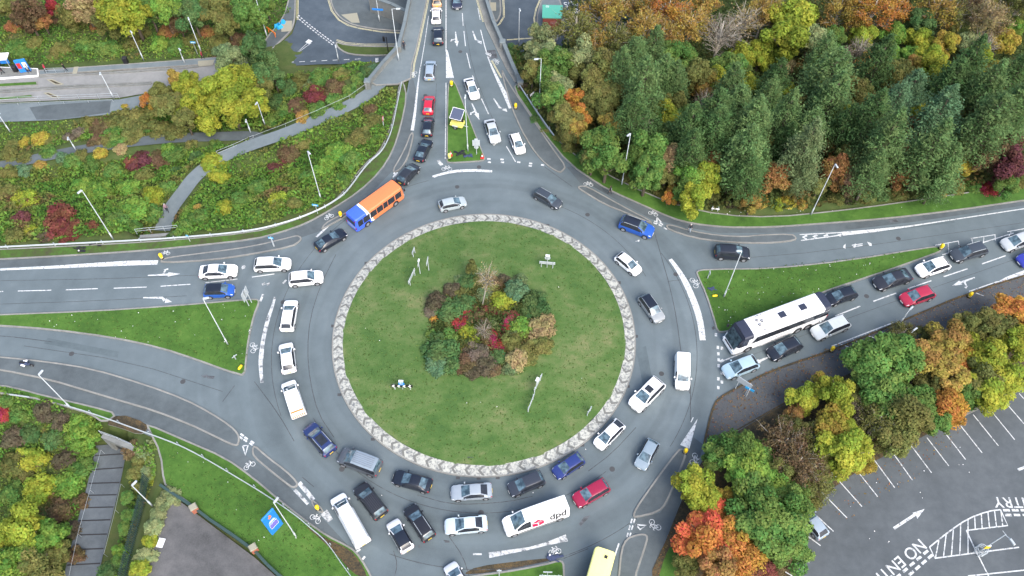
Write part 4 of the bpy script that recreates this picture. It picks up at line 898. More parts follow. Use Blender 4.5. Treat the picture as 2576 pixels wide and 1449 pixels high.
# vans
def dash(mb, pts, m=0): mb.add(pts, [tuple(range(len(pts)))], m)
r_, c_, a_, s_ = car('van', WH, (726, 965), (752, 1044), 'white works van with orange striped rear and dark roof fittings', QC, cat='van')
q = SPEC['van']; hz = MB(); hz.box((-q['L'] / 2 - .02, 0, .95), (.05, 1.7, .7)); hp = hz.build('hazard_panel', M['white'], r_)
st = MB()
for k in range(7): st.box((-q['L'] / 2 - .05, -.75 + k * .25, .95), (.03, .12, .7))
st.build('hazard_stripe', M['orange'], hp)
st = MB(); st.box((-q['L'] / 2 + .12, 0, q['H'] - .03), (.2, 1.6, .07))
st.build('light_bar', M['orange'], r_)
fv = MB()
for k in range(4): fv.box((.9 - k * .55, .35, q['H'] + .005), (.22, .22, .06))
fv.disc((-.5, -.15, q['H'] + .03), .12, 'z', 10, .12); fv.box((-1.7, .3, q['H'] + .01), (.12, .55, .07)); fv.build('roof_vent', M['signback'], r_)
r_, c_, a_, s_ = car('bigvan', WH, (852, 1257), (910, 1362), 'tall white panel van by the lower left kerb', QC, cat='van')
q = SPEC['bigvan']; gm_ = MB()
for sy in (-1, 1): gm_.box((-.6, sy * .78, q['H'] - .02), (4.6, .04, .06))
gm_.box((-2.4, 0, q['H'] - .01), (.05, 1.55, .05)); gm_.box((1.75, 0, q['H'] - .01), (.05, 1.0, .05)); gm_.build('roof_channel', M['signback'], r_)
r_, c_, a_, s_ = car('bigvan', WH, (1268, 1330), (1424, 1276), 'white delivery van with red cube emblem and grey lettering on its side', QC, cat='van')
q = SPEC['bigvan']; lg = MB(); sy = q['W'] / 2 + .012
def vs_(u, v):   # point on the van's left side: u metres forward of the middle, v height
    k = max(0, (v - q['belt']) / (q['H'] - .1 - q['belt'])); return (u, (q['W'] / 2) * (.972 - (.972 - .745) * k + .03 * min(1, max(0, (q['belt'] - v) / .5))) + .05, v)
def sp(pts): lg.add([vs_(p[0] * 1.15 - .5, 1.05 + (p[1] - 1.26) * 1.22) for p in pts], [tuple(range(len(pts)))[::-1]])
sp([(1.05, 1.42), (1.05, 1.86), (.52, 1.70), (.52, 1.26)]); sp([(.42, 1.26), (.42, 1.68), (-.06, 1.90), (-.06, 1.48)]); sp([(1.0, 1.98), (.5, 2.24), (.16, 2.12), (.66, 1.84)]); sp([(.56, 1.80), (.1, 2.04), (-.02, 1.98), (.46, 1.74)])
lg.build('red_cube_emblem', M['red'] if False else plain('emblem_red', (.62, .005, .06), .4), r_)
cu = bpy.data.curves.new('lettering', 'FONT'); cu.body = 'dpd'; cu.size = 1.25; cu.align_x = 'CENTER'; cu.offset = .024
t_ = bpy.data.objects.new('t', cu); COL.objects.link(t_); dg_ = bpy.context.evaluated_depsgraph_get(); me_ = bpy.data.meshes.new_from_object(t_.evaluated_get(dg_)); bpy.data.objects.remove(t_)
for v in me_.vertices:
    u, h = -v.co.x, v.co.y; b = vs_(-2.15 + u, 1.42 + h * 1.2); v.co = b
me_.materials.append(plain('grey_lettering', (.03, .03, .034), .5)); link_mesh('side_lettering', me_, r_)
tr_ = MB()
for s in (-1, 1): tr_.box((-.2, s * (q['W'] / 2 + .01), .62), (4.8, .03, .12))
tr_.build('side_moulding', M['black'], r_)

# ------------------------------------------------------------------ buses and the coach
def busbody(name, label, F, R, L, Wd, H, colf, win, group, floor=.32, zref=1.2, coach=False, cat='bus', roofcol=None):
    c, rz, s = place(F, R, zref, L, .94, 1.08); root = empty(name, (c[0], c[1], 0), rz, s); tag(root, label, cat, group)
    hw = Wd / 2; xs = np.linspace(-L / 2, L / 2, 49)
    prof = [(.97, floor), (1, floor + .25), (1, win[0]), (.985, win[1]), (.95, H - .16), (.84, H - .03), (.4, H + .015), (0, H + .02)]
    verts = {}; mats = []; byc = {}
    def corner(x):  # plan rounding at both ends
        e = L / 2 - abs(x); return 1 - .16 * max(0, 1 - e / .35) ** 2
    def rake(x, z):
        if x > L / 2 - .9: k = (x - (L / 2 - .9)) / .9; return -k * max(0, z - 1.0) * (.42 if coach else .16)
        if x < -L / 2 + .4: k = (-L / 2 + .4 - x) / .4; return k * max(0, z - 1.2) * .06
        return 0
    def V(i, j, sd):
        x = xs[i]; w, z = prof[j]; return (x + rake(x, z), sd * hw * w * corner(x), z)
    def put(key, pts):
        mb = byc.setdefault(key, MB()); mb.add(pts, [tuple(range(len(pts)))])
    for i in range(48):
        xm = (xs[i] + xs[i + 1]) / 2
        for j in range(7):
            for sd in (1, -1):
                pts = [V(i, j, sd), V(i + 1, j, sd), V(i + 1, j + 1, sd), V(i, j + 1, sd)]
                if sd > 0: pts = pts[::-1]
                key = 'body'
                put((key, colf(xm, (prof[j][1] + prof[j + 1][1]) / 2, j)), pts)
    for i, sd in ((0, 1), (48, -1)):
        for j in range(7):
            pts = [V(i, j, 1), V(i, j + 1, 1), V(i, j + 1, -1), V(i, j, -1)]
            if sd < 0: pts = pts[::-1]
            put(('body', colf(xs[i], (prof[j][1] + prof[j + 1][1]) / 2, j)), pts)
    cols = sorted({k[1] for k in byc}); mb = MB()
    for (k, cidx), m in byc.items():
        b = len(mb.v); mb.v += m.v; mb.f += [tuple(q + b for q in f) for f in m.f]; mb.mi += [cols.index(cidx)] * len(m.f)
    body = mb.build('body', [M[cc] for cc in cols], root)
    bm = bmesh.new(); bm.from_mesh(body.data); bmesh.ops.remove_doubles(bm, verts=bm.verts, dist=.001); bmesh.ops.recalc_face_normals(bm, faces=bm.faces); bm.to_mesh(body.data); bm.free()
    # windows: panes set 12 mm proud of the side
    def sidept(x, z, sd):
        k = (z - win[0]) / (win[1] - win[0]); return (x, sd * hw * ((1 - .015 * k) * 1.0) + sd * .012, z)
    return root, L, Wd, H, sidept, s
def wheels(root, xs, Wd, r=.48):
    for x in xs:
        for sd in (-1, 1):
            a = MB(); a.disc((x, sd * (Wd / 2 - .02), r + .05), r * 1.18, 'y', 20, .06); a.build('wheel_arch', M['black'], root)
            w_ = MB(); w_.disc((x, sd * (Wd / 2 - .12), r), r, 'y', 20, .3); wo = w_.build('wheel', M['dark'], root)
            m_ = MB(); m_.disc((x, sd * (Wd / 2 - .11), r), r * .6, 'y', 14, .3); m_.build('rim', M['rim'], wo)
M['busorange'] = plain('bus_orange', (.66, .19, .07), .3); M['busblue'] = plain('bus_blue', (.05, .12, .66), .3); M['buswhite'] = plain('bus_white', (.82, .82, .82), .35); M['busyellow'] = plain('bus_yellow', (.8, .78, .28), .45); M['coachblack'] = plain('coach_black', (.03, .035, .055), .15)
def colb(x, z, j):
    b = -1.9 - (z - 1.6) * .35
    if x < b - .18: return 'busblue'
    return 'buswhite' if x < b + .16 else 'busorange'
root, L, Wd, H, sp_, s = busbody('bus', 'orange single-decker bus with blue rear end turning towards the bridge', (1003, 474), (884, 560), 9.2, 2.42, 2.9, colb, (1.2, 2.42), None, zref=1.4)
for sd in (-1, 1):
    for a, b in ((-4.2, -3.3), (-3.2, -2.0), (-1.9, -.75), (-.65, .45), (.55, 1.35), (1.45, 2.7), (2.85, 4.0)):
        wn = MB(); wn.add([sp_(a, 1.2, sd), sp_(b, 1.2, sd), sp_(b, 2.42, sd), sp_(a, 2.42, sd)], [(0, 1, 2, 3)]); wn.build('window', M['sideglass'], root)
wn = MB(); wn.box((4.52, 0, 1.75), (.08, 2.0, 1.3)); wn.build('windscreen', M['glass'], root)
wn = MB(); wn.box((-4.58, 0, 1.85), (.06, 1.8, .75)); wn.build('rear_window', M['sideglass'], root)
wn = MB(); wn.box((-4.6, 0, .95), (.06, 1.7, .3)); wn.build('engine_grille', M['signback'], root)
for sd in (-1, 1):
    t = MB(); t.box((-4.6, sd * 1.05, 2.6), (.06, .16, .16)); t.build('taillight', M['lampred'], root); t = MB(); t.box((-4.6, sd * 1.05, 1.0), (.06, .16, .4)); t.build('taillight', M['lampred'], root)
    t = MB(); t.box((4.6, sd * .85, .75), (.06, .35, .2)); t.build('headlight', M['lampwhite'], root); t = MB(); t.box((4.55, sd * 1.33, 2.2), (.15, .2, .4)); t.build('mirror', M['black'], root)
t = MB(); t.box((4.45, 0, 2.7), (.1, 1.7, .25)); t.build('destination_sign', M['black'], root)
wheels(root, (2.75, -2.65), Wd, .46)
def colc(x, z, j):
    if z > 2.9 and (x > 4.3 or x < -5.35): return 'coachblack'
    if x > 5.2 and z > 1.2: return 'coachblack'
    if x > 4.5 + (2.9 - z) * .5 and z > 1.5: return 'coachblack'
    return 'buswhite'
root, L, Wd, H, sp_, s = busbody('coach', 'long white touring coach with black front and rear queueing on the right', (1826, 862), (2078, 768), 12.6, 2.55, 3.55, colc, (1.75, 2.95), None, zref=1.8, coach=True)
for sd in (-1, 1):
    wn = MB(); wn.add([sp_(-6.0, 1.85, sd), sp_(4.3, 1.78, sd), sp_(3.7, 2.93, sd), sp_(-6.1, 2.93, sd)], [(0, 1, 2, 3)]); wb = wn.build('window', M['sideglass'], root)
    for x in (-4.4, -2.7, -1.0, .7, 2.4):
        b_ = MB(); b_.add([(q_[0], q_[1] + sd * .006, q_[2]) for q_ in (sp_(x, 1.82, sd), sp_(x + .06, 1.82, sd), sp_(x + .06, 2.92, sd), sp_(x, 2.92, sd))], [(0, 1, 2, 3)]); b_.build('window_bar', M['black'], wb)
    ld = MB()
    for k in range(22):
        if k % 5 == 4: continue
        ld.box((-2.6 + k * .22, sd * (Wd / 2 + .012), 1.25), (.12, .02, .16 if k % 3 else .24))
    for k in range(9): ld.box((-5.4 + k * .16, sd * (Wd / 2 + .012), 1.3), (.09, .02, .14))
    ld.build('side_lettering', M['postgrey'], root)
    t = MB(); t.box((5.9, sd * 1.45, 2.75), (.25, .2, .5), taper=.8); t.build('mirror', M['black'], root)
    t = MB(); t.box((6.2, sd * .95, .85), (.2, .4, .2)); t.build('headlight', M['lampwhite'], root); t = MB(); t.box((-6.3, sd * 1.05, 1.2), (.06, .2, .6)); t.build('taillight', M['lampred'], root)
# raked windscreen
wn = MB(); wn.add([(6.22, -1.0, 1.25), (6.22, 1.0, 1.25), (5.55, .98, 3.02), (5.55, -.98, 3.02)], [(0, 1, 2, 3), (3, 2, 1, 0)]); wn.build('windscreen', M['glass'], root)
t = MB(); t.box((6.25, 0, .62), (.16, 2.1, .5)); t.build('bumper', M['buswhite'], root, bevel=.05); t = MB(); t.box((6.26, 0, .98), (.1, 1.5, .1)); t.build('grille', M['black'], root)
for x in (-.15, -2.9):
    t = MB(); t.box((x, 0, H + .05), (.85, .75, .08)); t.build('roof_hatch', M['coachblack'], root, bevel=.02)
for x, y in ((2.95, .2), (2.45, -.18), (2.95, -.42)):
    t = MB(); t.disc((x, y, H + .05), .17, 'z', 16, .1); v_ = t.build('roof_vent', M['black'], root); t = MB(); t.disc((x, y, H + .08), .07, 'z', 12, .08); t.build('vent_cap', M['white'], v_)
t = MB()
for sd in (-1, 1):
    for k, l_ in enumerate((.15, .5, .15)): t.box((3.1 - k * .5, sd * .95, H - .02), (l_, .09, .04))
t.build('roof_number', M['dark'], root)
wheels(root, (4.35, -2.4, -3.75), Wd, .5)
root, L, Wd, H, sp_, s = busbody('bus', 'pale yellow bus seen from above leaving at the bottom edge', (1468, 1580), (1518, 1401), 9.4, 2.5, 2.95, lambda x, z, j: 'busyellow', (1.25, 2.3), None, zref=1.6)
for sd in (-1, 1):
    for a, b in ((-4.2, -2.6), (-2.5, -1.0), (-.9, .6), (.7, 2.2), (2.3, 3.9)):
        wn = MB(); wn.add([sp_(a, 1.28, sd), sp_(b, 1.28, sd), sp_(b, 2.24, sd), sp_(a, 2.24, sd)], [(0, 1, 2, 3)]); wn.build('window', M['sideglass'], root)
t = MB(); t.box((-3.75, .25, H + .03), (.36, .36, .1)); t.build('roof_hatch', M['dark'], root)
wn = MB(); wn.box((-4.68, 0, 1.9), (.06, 1.9, .7)); wn.build('rear_window', M['sideglass'], root); wheels(root, (2.7, -2.7), Wd, .46)
# ------------------------------------------------------------------ street furniture
def solve_h(base, top, lo=1.0, hi=14.0):
    best = (1e9, lo)
    for h in np.linspace(lo, hi, 131):
        q = proj((base[0], base[1], base[2] + h)); d = np.hypot(q[0] - top[0], q[1] - top[1])
        if d < best[0]: best = (d, h)
    return best[1]
def ground_at(px, py, z=None):
    if z is not None: return P(px, py, z)
    p, zz = onground(px, py); d = domez(p[0], p[1])
    if d > 0:
        p = P(px, py, d); return p
    if zz < -.2 and zz > -.5: return P(px, py, .1)   # sealed surface of the junction
    return p
GLAMP = 'street lamps round the junction'
def lamp(base, top, arm, label, z=None, head=.75, group=GLAMP):
    b = ground_at(*base, z); h = solve_h(b, top, 3, 13); root = empty('street_lamp', b); tag(root, label, 'street lamp', group)
    m = MB(); m.tube([(0, 0, -.15), (0, 0, 1.5)], [.1, .1], 10); m.tube([(0, 0, 1.5), (0, 0, 1.6), (0, 0, h)], [.1, .065, .04], 10); m.build('post', M['postgrey'], root, True)
    a = P(*top, b[2] + h); e = P(top[0] + arm[0], top[1] + arm[1], b[2] + h); d = e - a; d[2] = .08; L = np.linalg.norm(d); u = d / L
    m = MB(); m.tube([(0, 0, h - .05), tuple(u * max(.15, L - head))], .035, 8) if False else m.tube([(0, 0, h - .03), (u[0] * max(.2, L - head), u[1] * max(.2, L - head), h + .05)], .035, 8); m.build('arm', M['postgrey'], root)
    m = MB(); c = u * max(.35, L - head / 2); m.box((c[0], c[1], h + .06), (head, .24, .12), math.atan2(u[1], u[0]), taper=.75); ho = m.build('lamp_head', M['postgrey'], root, bevel=.03)
    m = MB(); m.box((c[0], c[1], h - .02), (head * .7, .22, .04), math.atan2(u[1], u[0])); m.build('lens', M['lampwhite'], ho)
lamp((573, 866), (513, 750), (14, -2), 'street lamp on the left grass wedge')
lamp((285, 602), (201, 481), (-6, 5), 'street lamp behind the guard rail beside the red shrub')
lamp((808, 503), (775, 380), (6, 6), 'street lamp above the bramble bank behind the bus', z=-.3)
lamp((2040, 540), (2105, 415), (4, 6), 'street lamp on the verge in front of the pine wood')
lamp((1821, 747), (1868, 632), (-12, 0), 'street lamp on the right grass wedge leaning over a black car')
lamp((1564, 465), (1590, 337), (-7, 5), 'street lamp on the verge at the corner of the wood')
lamp((1356, 274), (1363, 148), (-19, 2), 'street lamp with long arm and round sign by the bridge end', z=.1)
lamp((1177, 380), (1171, 247), (1, -8), 'street lamp on the top grass wedge beside the solar trailer')
lamp((180, 1028), (103, 937), (8, -9), 'street lamp on the lower left verge edge')
lamp((745, 1350), (692, 1263), (7, -9), 'street lamp behind the blue totem sign')
lamp((1003, 152), (985, 22), (22, 0), 'street lamp on the bridge parapet with long arm', z=.1)
GL = 'street lamps on the lower level'
lamp((361, 150), (326, 79), (3, 4), 'street lamp in the middle of the busway footway', z=BUSZ, group=GL)
lamp((506, 130), (470, 45), (2, 6), 'tallest street lamp at the right end of the busway footway', z=BUSZ, group=GL)
lamp((465, 160), (452, 121), (4, 4), 'short lamp post with white head beside the busway kerb', z=BUSZ, group=GL)
lamp((286, 247), (255, 179), (0, 8), 'street lamp beside the busway railing', z=BUSZ, group=GL)
lamp((26, 332), (-8, 283), (4, 2), 'street lamp at the left edge by the grass strip', group=GL)
lamp((192, 379), (176, 350), (0, 6), 'low path lamp beside the yellow bushes', group=GL)
lamp((667, 316), (647, 257), (-2, 3), 'thin lamp post beside the path below the yellow trees', group=GL)
lamp((631, 335), (618, 307), (0, 3), 'short thin lamp at the path railing', group=GL)
lamp((672, 93), (643, -10), (-4, 8), 'tall grey camera mast base column in the hedge', z=LOWZ, group=GL)
lamp((852, 153), (845, 113), (1, 4), 'lamp post with white cap on the lower road island', z=LOWZ, group=GL)
lamp((955, 55), (945, -5), (4, 0), 'lamp column on the lower path carrying blue finger signs', z=LOWZ, group=GL)
lamp((1305, 112), (1307, 22), (2, 5), 'street lamp on the lower road right of the bridge', z=LOWZ, group=GL)
lamp((2274, 862), (2285, 833), (7, -5), 'bent lamp arm rising out of the roadside trees', z=0, group=GLAMP)
lamp((2262, 815), (2290, 780), (4, -4), 'street lamp on the right footway beside the dark red car', z=.06)
lamp((1862, 1135), (1871, 1118), (-8, -7), 'lamp head poking out of the green roadside tree', z=0)
lamp((383, 1272), (332, 1222), (4, -4), 'grey lamp column standing in the variegated hedge', z=0)
# guard rails
def rail(pix, label, z=.62, step=3.2, zt=None, posts=True):
    pts = chaikin([P(x, y, .62) for x, y in pix], 2); root = empty('guard_rail', (pts[0][0], pts[0][1], 0)); o = pts[0].copy(); o[2] = 0; tag(root, label, 'guard rail')
    m = MB(); vs = []
    prof = [(-.06, .47), (.03, .52), (.03, .57), (-.04, .62), (.03, .67), (.03, .73), (-.06, .78)]
    prof2 = [(p[0] - .05, p[1]) for p in prof[::-1]]; pr = prof + prof2; n = len(pr)
    for i, p in enumerate(pts):
        d = pts[min(i + 1, len(pts) - 1)] - pts[max(i - 1, 0)]; d[2] = 0; d /= np.linalg.norm(d) + 1e-9; nn = np.array((d[1], -d[0], 0))
        for a, h in pr: q = p - o + nn * a * .55; vs.append((q[0], q[1], h))
    m.add(vs, [(i * n + k, (i + 1) * n + k, (i + 1) * n + (k + 1) % n, i * n + (k + 1) % n) for i in range(len(pts) - 1) for k in range(n)]); m.build('beam', M['steel'], root)
    acc = 0
    for a, b in zip(pts[:-1], pts[1:]):
        L = np.linalg.norm(b - a); acc += L
        if acc > step:
            acc = 0; c = (a + b) / 2 - o; d = (b - a) / L; m = MB(); nn = np.array((d[1], -d[0], 0)); q = c - nn * .22; m.box((q[0], q[1], .32), (.12, .1, .9), math.atan2(d[1], d[0])); m.build('post', M['steel'], root)
rail([(-160, 630), (0, 622), (267, 609), (433, 600), (623, 583), (717, 561), (794, 533), (844, 505), (874, 482), (924, 411), (960, 383), (981, 343), (991, 307), (1000, 260), (1011, 207)], 'long curved galvanised guard rail above the bramble bank')
rail([(163, 1020), (223, 1038), (273, 1055), (350, 1083), (433, 1113), (477, 1133), (533, 1164), (600, 1204), (671, 1247), (747, 1299), (781, 1329), (814, 1356), (838, 1387), (857, 1416), (884, 1452), (910, 1500)], 'curved galvanised guard rail along the lower left grass')
rail([(24, 993), (45, 996), (74, 1000)], 'short end piece of guard rail on the lower left verge')
rail([(1301, 206), (1331, 252), (1365, 302), (1394, 342)], 'straight guard rail running down from the bridge beside the wood')
# railings: posts and bars
def railing(pts, h, label, mat='steel', name='railing', nbars=2, step=1.6, r=.025):
    o = pts[0]; root = empty(name, o); tag(root, label, 'railing')
    q = [p - o for p in pts]; m = MB()
    for k in range(nbars): m.tube([(a[0], a[1], a[2] + h * (1 - k * .45)) for a in q], r, 6)
    m.build('bar', M[mat], root)
    for a, b in zip(q[:-1], q[1:]):
        L = np.linalg.norm(b - a); n = max(1, int(L / step))
        for k in range(n + (1 if b is q[-1] else 0)):
            p = a + (b - a) * k / n; m = MB(); m.tube([(p[0], p[1], p[2] - .1), (p[0], p[1], p[2] + h)], r * 1.2, 6); m.build('post', M[mat], root)
railing([P(-60, 260, BUSZ), P(0, 257, BUSZ), P(150, 252, BUSZ), P(300, 246, BUSZ)], 1.0, 'silver railing along the near side of the busway', step=3)
railing([P(-60, 268, BUSZ), P(100, 263, BUSZ), P(285, 256, BUSZ)], .5, 'low second silver rail beside the busway railing', step=3, nbars=1)
railing([P(118, 184, BUSZ + .15), P(165, 182, BUSZ + .15)], 1.0, 'glass railing on the busway footway beside two walkers', step=1.5)
railing([ground_at(548, 392), ground_at(590, 375), ground_at(640, 352)], 1.0, 'handrail where the bank path meets the lower path', step=2.2)
railing([P(345, 588, -.1), P(380, 584, -.1), P(450, 578, -.1)], 1.0, 'pale railing over the pedestrian underpass headwall', mat='postgrey', step=1.6)
railing([P(256, 1092, -.3), P(300, 1108, -.3), P(336, 1124, -.3)], 1.0, 'white railing above the lower underpass mouth', mat='postgrey', step=1.6)
railing([ground_at(262, 1140, -3.0), ground_at(235, 1240, -3.0), ground_at(205, 1350, -2.9), ground_at(178, 1480, -2.8)], 1.0, 'thin wire handrail on the left of the stepped ramp', nbars=1, step=3, r=.018)
railing([ground_at(312, 1225, -2.8), ground_at(298, 1290, -2.8), ground_at(270, 1400, -2.7)], 1.0, 'thin handrail on the right of the stepped ramp', nbars=1, step=3, r=.018)
railing([ground_at(640, 352), ground_at(720, 322), ground_at(800, 288), ground_at(880, 252), ground_at(922, 222)], .9, 'thin post and wire fence along the upper bank path', nbars=1, step=3.5, r=.018, mat='postgrey')
# concrete walls
def wall(pix, zb, zt, th, label, name='parapet_wall', mat='concrete', zpix=None, cop=True, cat='wall'):
    pts = [P(x, y, zpix if zpix is not None else zt) for x, y in pix]; o = pts[0].copy(); o[2] = 0; root = empty(name, o); tag(root, label, cat)
    m = MB(); c = MB()
    for a, b in zip(pts[:-1], pts[1:]):
        d = b - a; L = np.linalg.norm(d[:2]); q = (a + b) / 2 - o; rz = math.atan2(d[1], d[0])
        m.box((q[0], q[1], (zb + zt) / 2), (L + .02, th, zt - zb), rz)
        if cop: c.box((q[0], q[1], zt + .06), (L + .05, th + .12, .12), rz)
    m.build('wall', M[mat], root)
    if cop: c.build('coping', M['concrete'] if mat != 'concrete' else M['path_lt'], root)
wall([(1036, -60), (1029, 0), (1018, 55), (1003, 112)], -1.3, 1.1, .4, 'concrete parapet on the left side of the bridge')
wall([(999, 118), (965, 155), (926, 202)], -4.5, 1.05, .45, 'concrete wing wall sloping down from the bridge to the bank path')
wall([(1214, -60), (1224, 0), (1240, 50), (1263, 103)], -1.3, 1.1, .4, 'concrete parapet on the right side of the bridge')
wall([(1267, 108), (1286, 155), (1306, 199)], -4.0, 1.1, .45, 'concrete wing wall at the wood side of the bridge')
wall([(928, -10), (985, 10), (1030, 32)], -5.4, -2.2, .5, 'pale concrete retaining wall under the bridge edge', zpix=-2.2)
for q, lb in (((1001, 114), 'concrete pier block at the left end of the bridge parapet'), ((1264, 104), 'concrete pier block at the right end of the bridge parapet'), ((924, 203), 'low concrete end block of the left wing wall'), ((1309, 203), 'concrete end block of the right wing wall')):
    b = P(*q, 1.2); t = empty('pier_block', (b[0], b[1], 0)); tag(t, lb, 'pier'); m = MB(); m.box((0, 0, -.3), (.9, .9, 3.1)); m.build('block', M['concrete'], t, bevel=.03); m = MB(); m.box((0, 0, 1.33), (1.05, 1.05, .14), taper=.8); m.build('cap', M['path_lt'], t)
# underpass mouths
def portal(a, b, z0, label, into):
    A, B = P(*a, 0), P(*b, 0); c = (A + B) / 2; d = B - A; L = np.linalg.norm(d); rz = math.atan2(d[1], d[0]); root = empty('underpass_portal', (c[0], c[1], 0), rz); tag(root, label, 'underpass')
    m = MB()
    m.box((0, 0, -.35), (L, .5, .9)); m.box((-L / 2 + .35, 0, (z0 - .8) / 2), (.7, .5, -z0 - .8 + .02)); m.box((L / 2 - .35, 0, (z0 - .8) / 2), (.7, .5, -z0 - .8 + .02)); m.build('headwall', M['concrete'], root)
    m = MB(); m.box((0, into * .3, (z0 - 1.0) / 2), (L - 1.4, .5, -z0 - 1.0)); m.build('passage_shade', M['black'], root)  # shallow black block standing in for the shade inside the underpass
portal((352, 596), (455, 588), -3.6, 'concrete headwall of the pedestrian underpass below the left road', -1)
portal((258, 1096), (335, 1128), -3.3, 'headwall of the underpass mouth at the stepped ramp', 1)
# brick wall with pillars and palisade
wall([(402, 1219), (440, 1245), (482, 1272), (525, 1305), (580, 1342), (640, 1385), (672, 1420), (710, 1455), (760, 1510)], -.1, .55, .3, 'low dark brick boundary wall between grass and forecourt', name='brick_wall', mat='fencegreen', zpix=.5, cop=False)
for i, (x, y, l) in enumerate(((487, 1277, 'upper'), (637, 1378, 'lower'))):
    b = P(x, y, .9); t = empty('brick_pillar', (b[0], b[1], 0), .62, .85); tag(t, f'red brick pillar with stone cap, {l} one on the forecourt wall', 'pillar'); m = MB(); m.box((0, 0, .65), (.85, .75, 1.35)); m.build('shaft', M['brick'], t); m = MB(); m.box((0, 0, 1.4), (1.0, .9, .16), taper=.85); m.build('cap', M['tactile'], t)
def palisade(pix, label):
    pts = [P(x, y, 0) for x, y in pix]; o = pts[0]; root = empty('palisade_fence', o); tag(root, label, 'fence'); m = MB(); r = MB()
    for a, b in zip(pts[:-1], pts[1:]):
        d = b - a; L = np.linalg.norm(d); rz = math.atan2(d[1], d[0]); c = (a + b) / 2 - o
        for z in (.5, 1.7): r.box((c[0], c[1], z - .3), (L, .05, .06), rz)
        for k in range(int(L / .22)):
            q = a + (b - a) * (k * .22 / L) - o; m.box((q[0], q[1], .8), (.09, .05, 2.2), rz)
    m.build('pale', M['fencegreen'], root); r.build('rail', M['fencegreen'], root)
palisade([(372, 1205), (362, 1260), (345, 1330), (327, 1400), (305, 1490)], 'dark green steel palisade fence between ramp and hedge')
# bollards
GB_ = 'yellow bollards on the islands'
def bollard(px, py, label, z=.12, h=1.0, mat='yellow'):
    b = P(px, py, z); t = empty('traffic_bollard', b, random.uniform(-.6, .6)); tag(t, label, 'bollard', GB_)
    m = MB(); m.box((0, 0, .06), (.5, .36, .12), taper=.9); m.build('base', M['black'], t); m = MB()
    for k, (zz, w_) in enumerate(((.12, .42), (.5, .46), (.9, .44), (h + .05, .3))): pass
    m.tube([(0, 0, .12), (0, 0, .5), (0, 0, .85), (0, 0, h), (0, 0, h + .08)], [.2, .23, .24, .2, .06], 10); m.build('shell', M[mat], t, True)
    m = MB(); m.tube([(0, 0, .3), (0, 0, .38)], [.225, .232], 10, cap=False); m.build('reflective_band', M['white'], t)
for x, y, l in ((1136, 217, 'yellow bollard at the tip of the top grass wedge'), (1297, 273, 'yellow bollard at the end of the tapering white line by the bridge'), (1723, 1139, 'yellow bollard at the upper tip of the lower right refuge'), (800, 1281, 'yellow bollard on the tiny refuge beside the white van'), (408, 650, 'yellow bollard where the thick white line meets the left pavement'), (858, 545, 'yellow bollard behind the blue end of the bus'), (2365, 626, 'yellow bollard at the tip of the right grass wedge'), (2437, 747, 'yellow bollard on the right footway near the dark red car'), (2091, 883, 'yellow bollard on the right footway above the green tree')): bollard(x, y, l)
bollard(1131, 399, 'white and yellow bollard at the lower corner of the top wedge', mat='paleyellow')
def fallen(px, py, rz, label, mat, dims, z=.2):
    b = P(px, py, z); t = empty('fallen_bollard', b, rz, .7); tag(t, label, 'fallen bollard'); m = MB(); m.tube([(-dims[0] / 2, 0, 0), (-dims[0] * .3, 0, .02), (dims[0] * .3, 0, .03), (dims[0] / 2, 0, 0)], [dims[1] * .25, dims[1] * .5, dims[1] * .5, dims[1] * .4], 10); m.build('shell', M[mat], t, True); m = MB(); m.box((dims[0] / 2 + .08, 0, 0), (.12, dims[1], .3)); m.build('base', M['black'], t)
fallen(604, 924, 1.1, 'orange bollard knocked over at the tip of the left grass wedge', 'yellow', (1.0, .5)); fallen(1798, 744, .1, 'yellow bollard lying flat on the right grass wedge', 'yellow', (.95, .45))
# cones
for x, y, l in ((1134, 391, 'traffic cone at the left corner of the top wedge'), (1213, 397, 'traffic cone at the right corner of the top wedge')):
    b = P(x, y, .13); t = empty('traffic_cone', b); tag(t, l, 'cone'); m = MB(); m.box((0, 0, .03), (.5, .5, .06)); m.tube([(0, 0, .06), (0, 0, .36)], [.2, .13], 12); m.tube([(0, 0, .62), (0, 0, .85)], [.07, .03], 12); m.build('cone', M['red'], t, False); m = MB(); m.tube([(0, 0, .36), (0, 0, .62)], [.135, .075], 12); m.build('reflective_band', M['white'], t)
# signs
def board(px, py, w_, h_, zc, face, label, mat='signback', posts=2, z=None, name='road_sign', cat='sign', fmat=None, extra=None, th=.06, pr=.045):
    """upright board on posts; face = direction (image px) the front looks toward; px,py = foot of the posts"""
    b = ground_at(px, py, z); q = P(px + face[0], py + face[1], b[2]) - b; rz = math.atan2(q[1], q[0]) + math.pi / 2
    t = empty(name, b, rz); tag(t, label, cat)
    m = MB(); m.box((0, 0, zc), (w_, th, h_)); m.build('panel', M[mat], t, bevel=.01)
    if fmat:
        m = MB(); m.box((0, -th / 2 - .008, zc), (w_ * .94, .012, h_ * .92)); m.build('face', M[fmat], t)
    for k in range(posts):
        x = 0 if posts == 1 else (-.36 + .72 * k) * w_; m = MB(); m.tube([(x, th, -.15), (x, th, .9), (x, th, zc + h_ / 2)], [pr * 1.5, pr * 1.2, pr], 8); m.build('post', M['postgrey'], t)
    return t
def chevs(t, w_, h_, zc, n, sgn, th=.06):
    m = MB()
    for k in range(n):
        x = (-.5 + (k + .5) / n) * w_; a = w_ / n
        for s in (-1, 1):
            p = [(x - sgn * a * .25, s * h_ * .46), (x + sgn * a * .1, s * h_ * .46), (x + sgn * a * .38, 0), (x + sgn * a * .03, 0)]
            m.add([(u, -th / 2 - .012, zc + v) for u, v in p], [(0, 1, 2, 3)])
    m.build('chevron', M['white'], t)
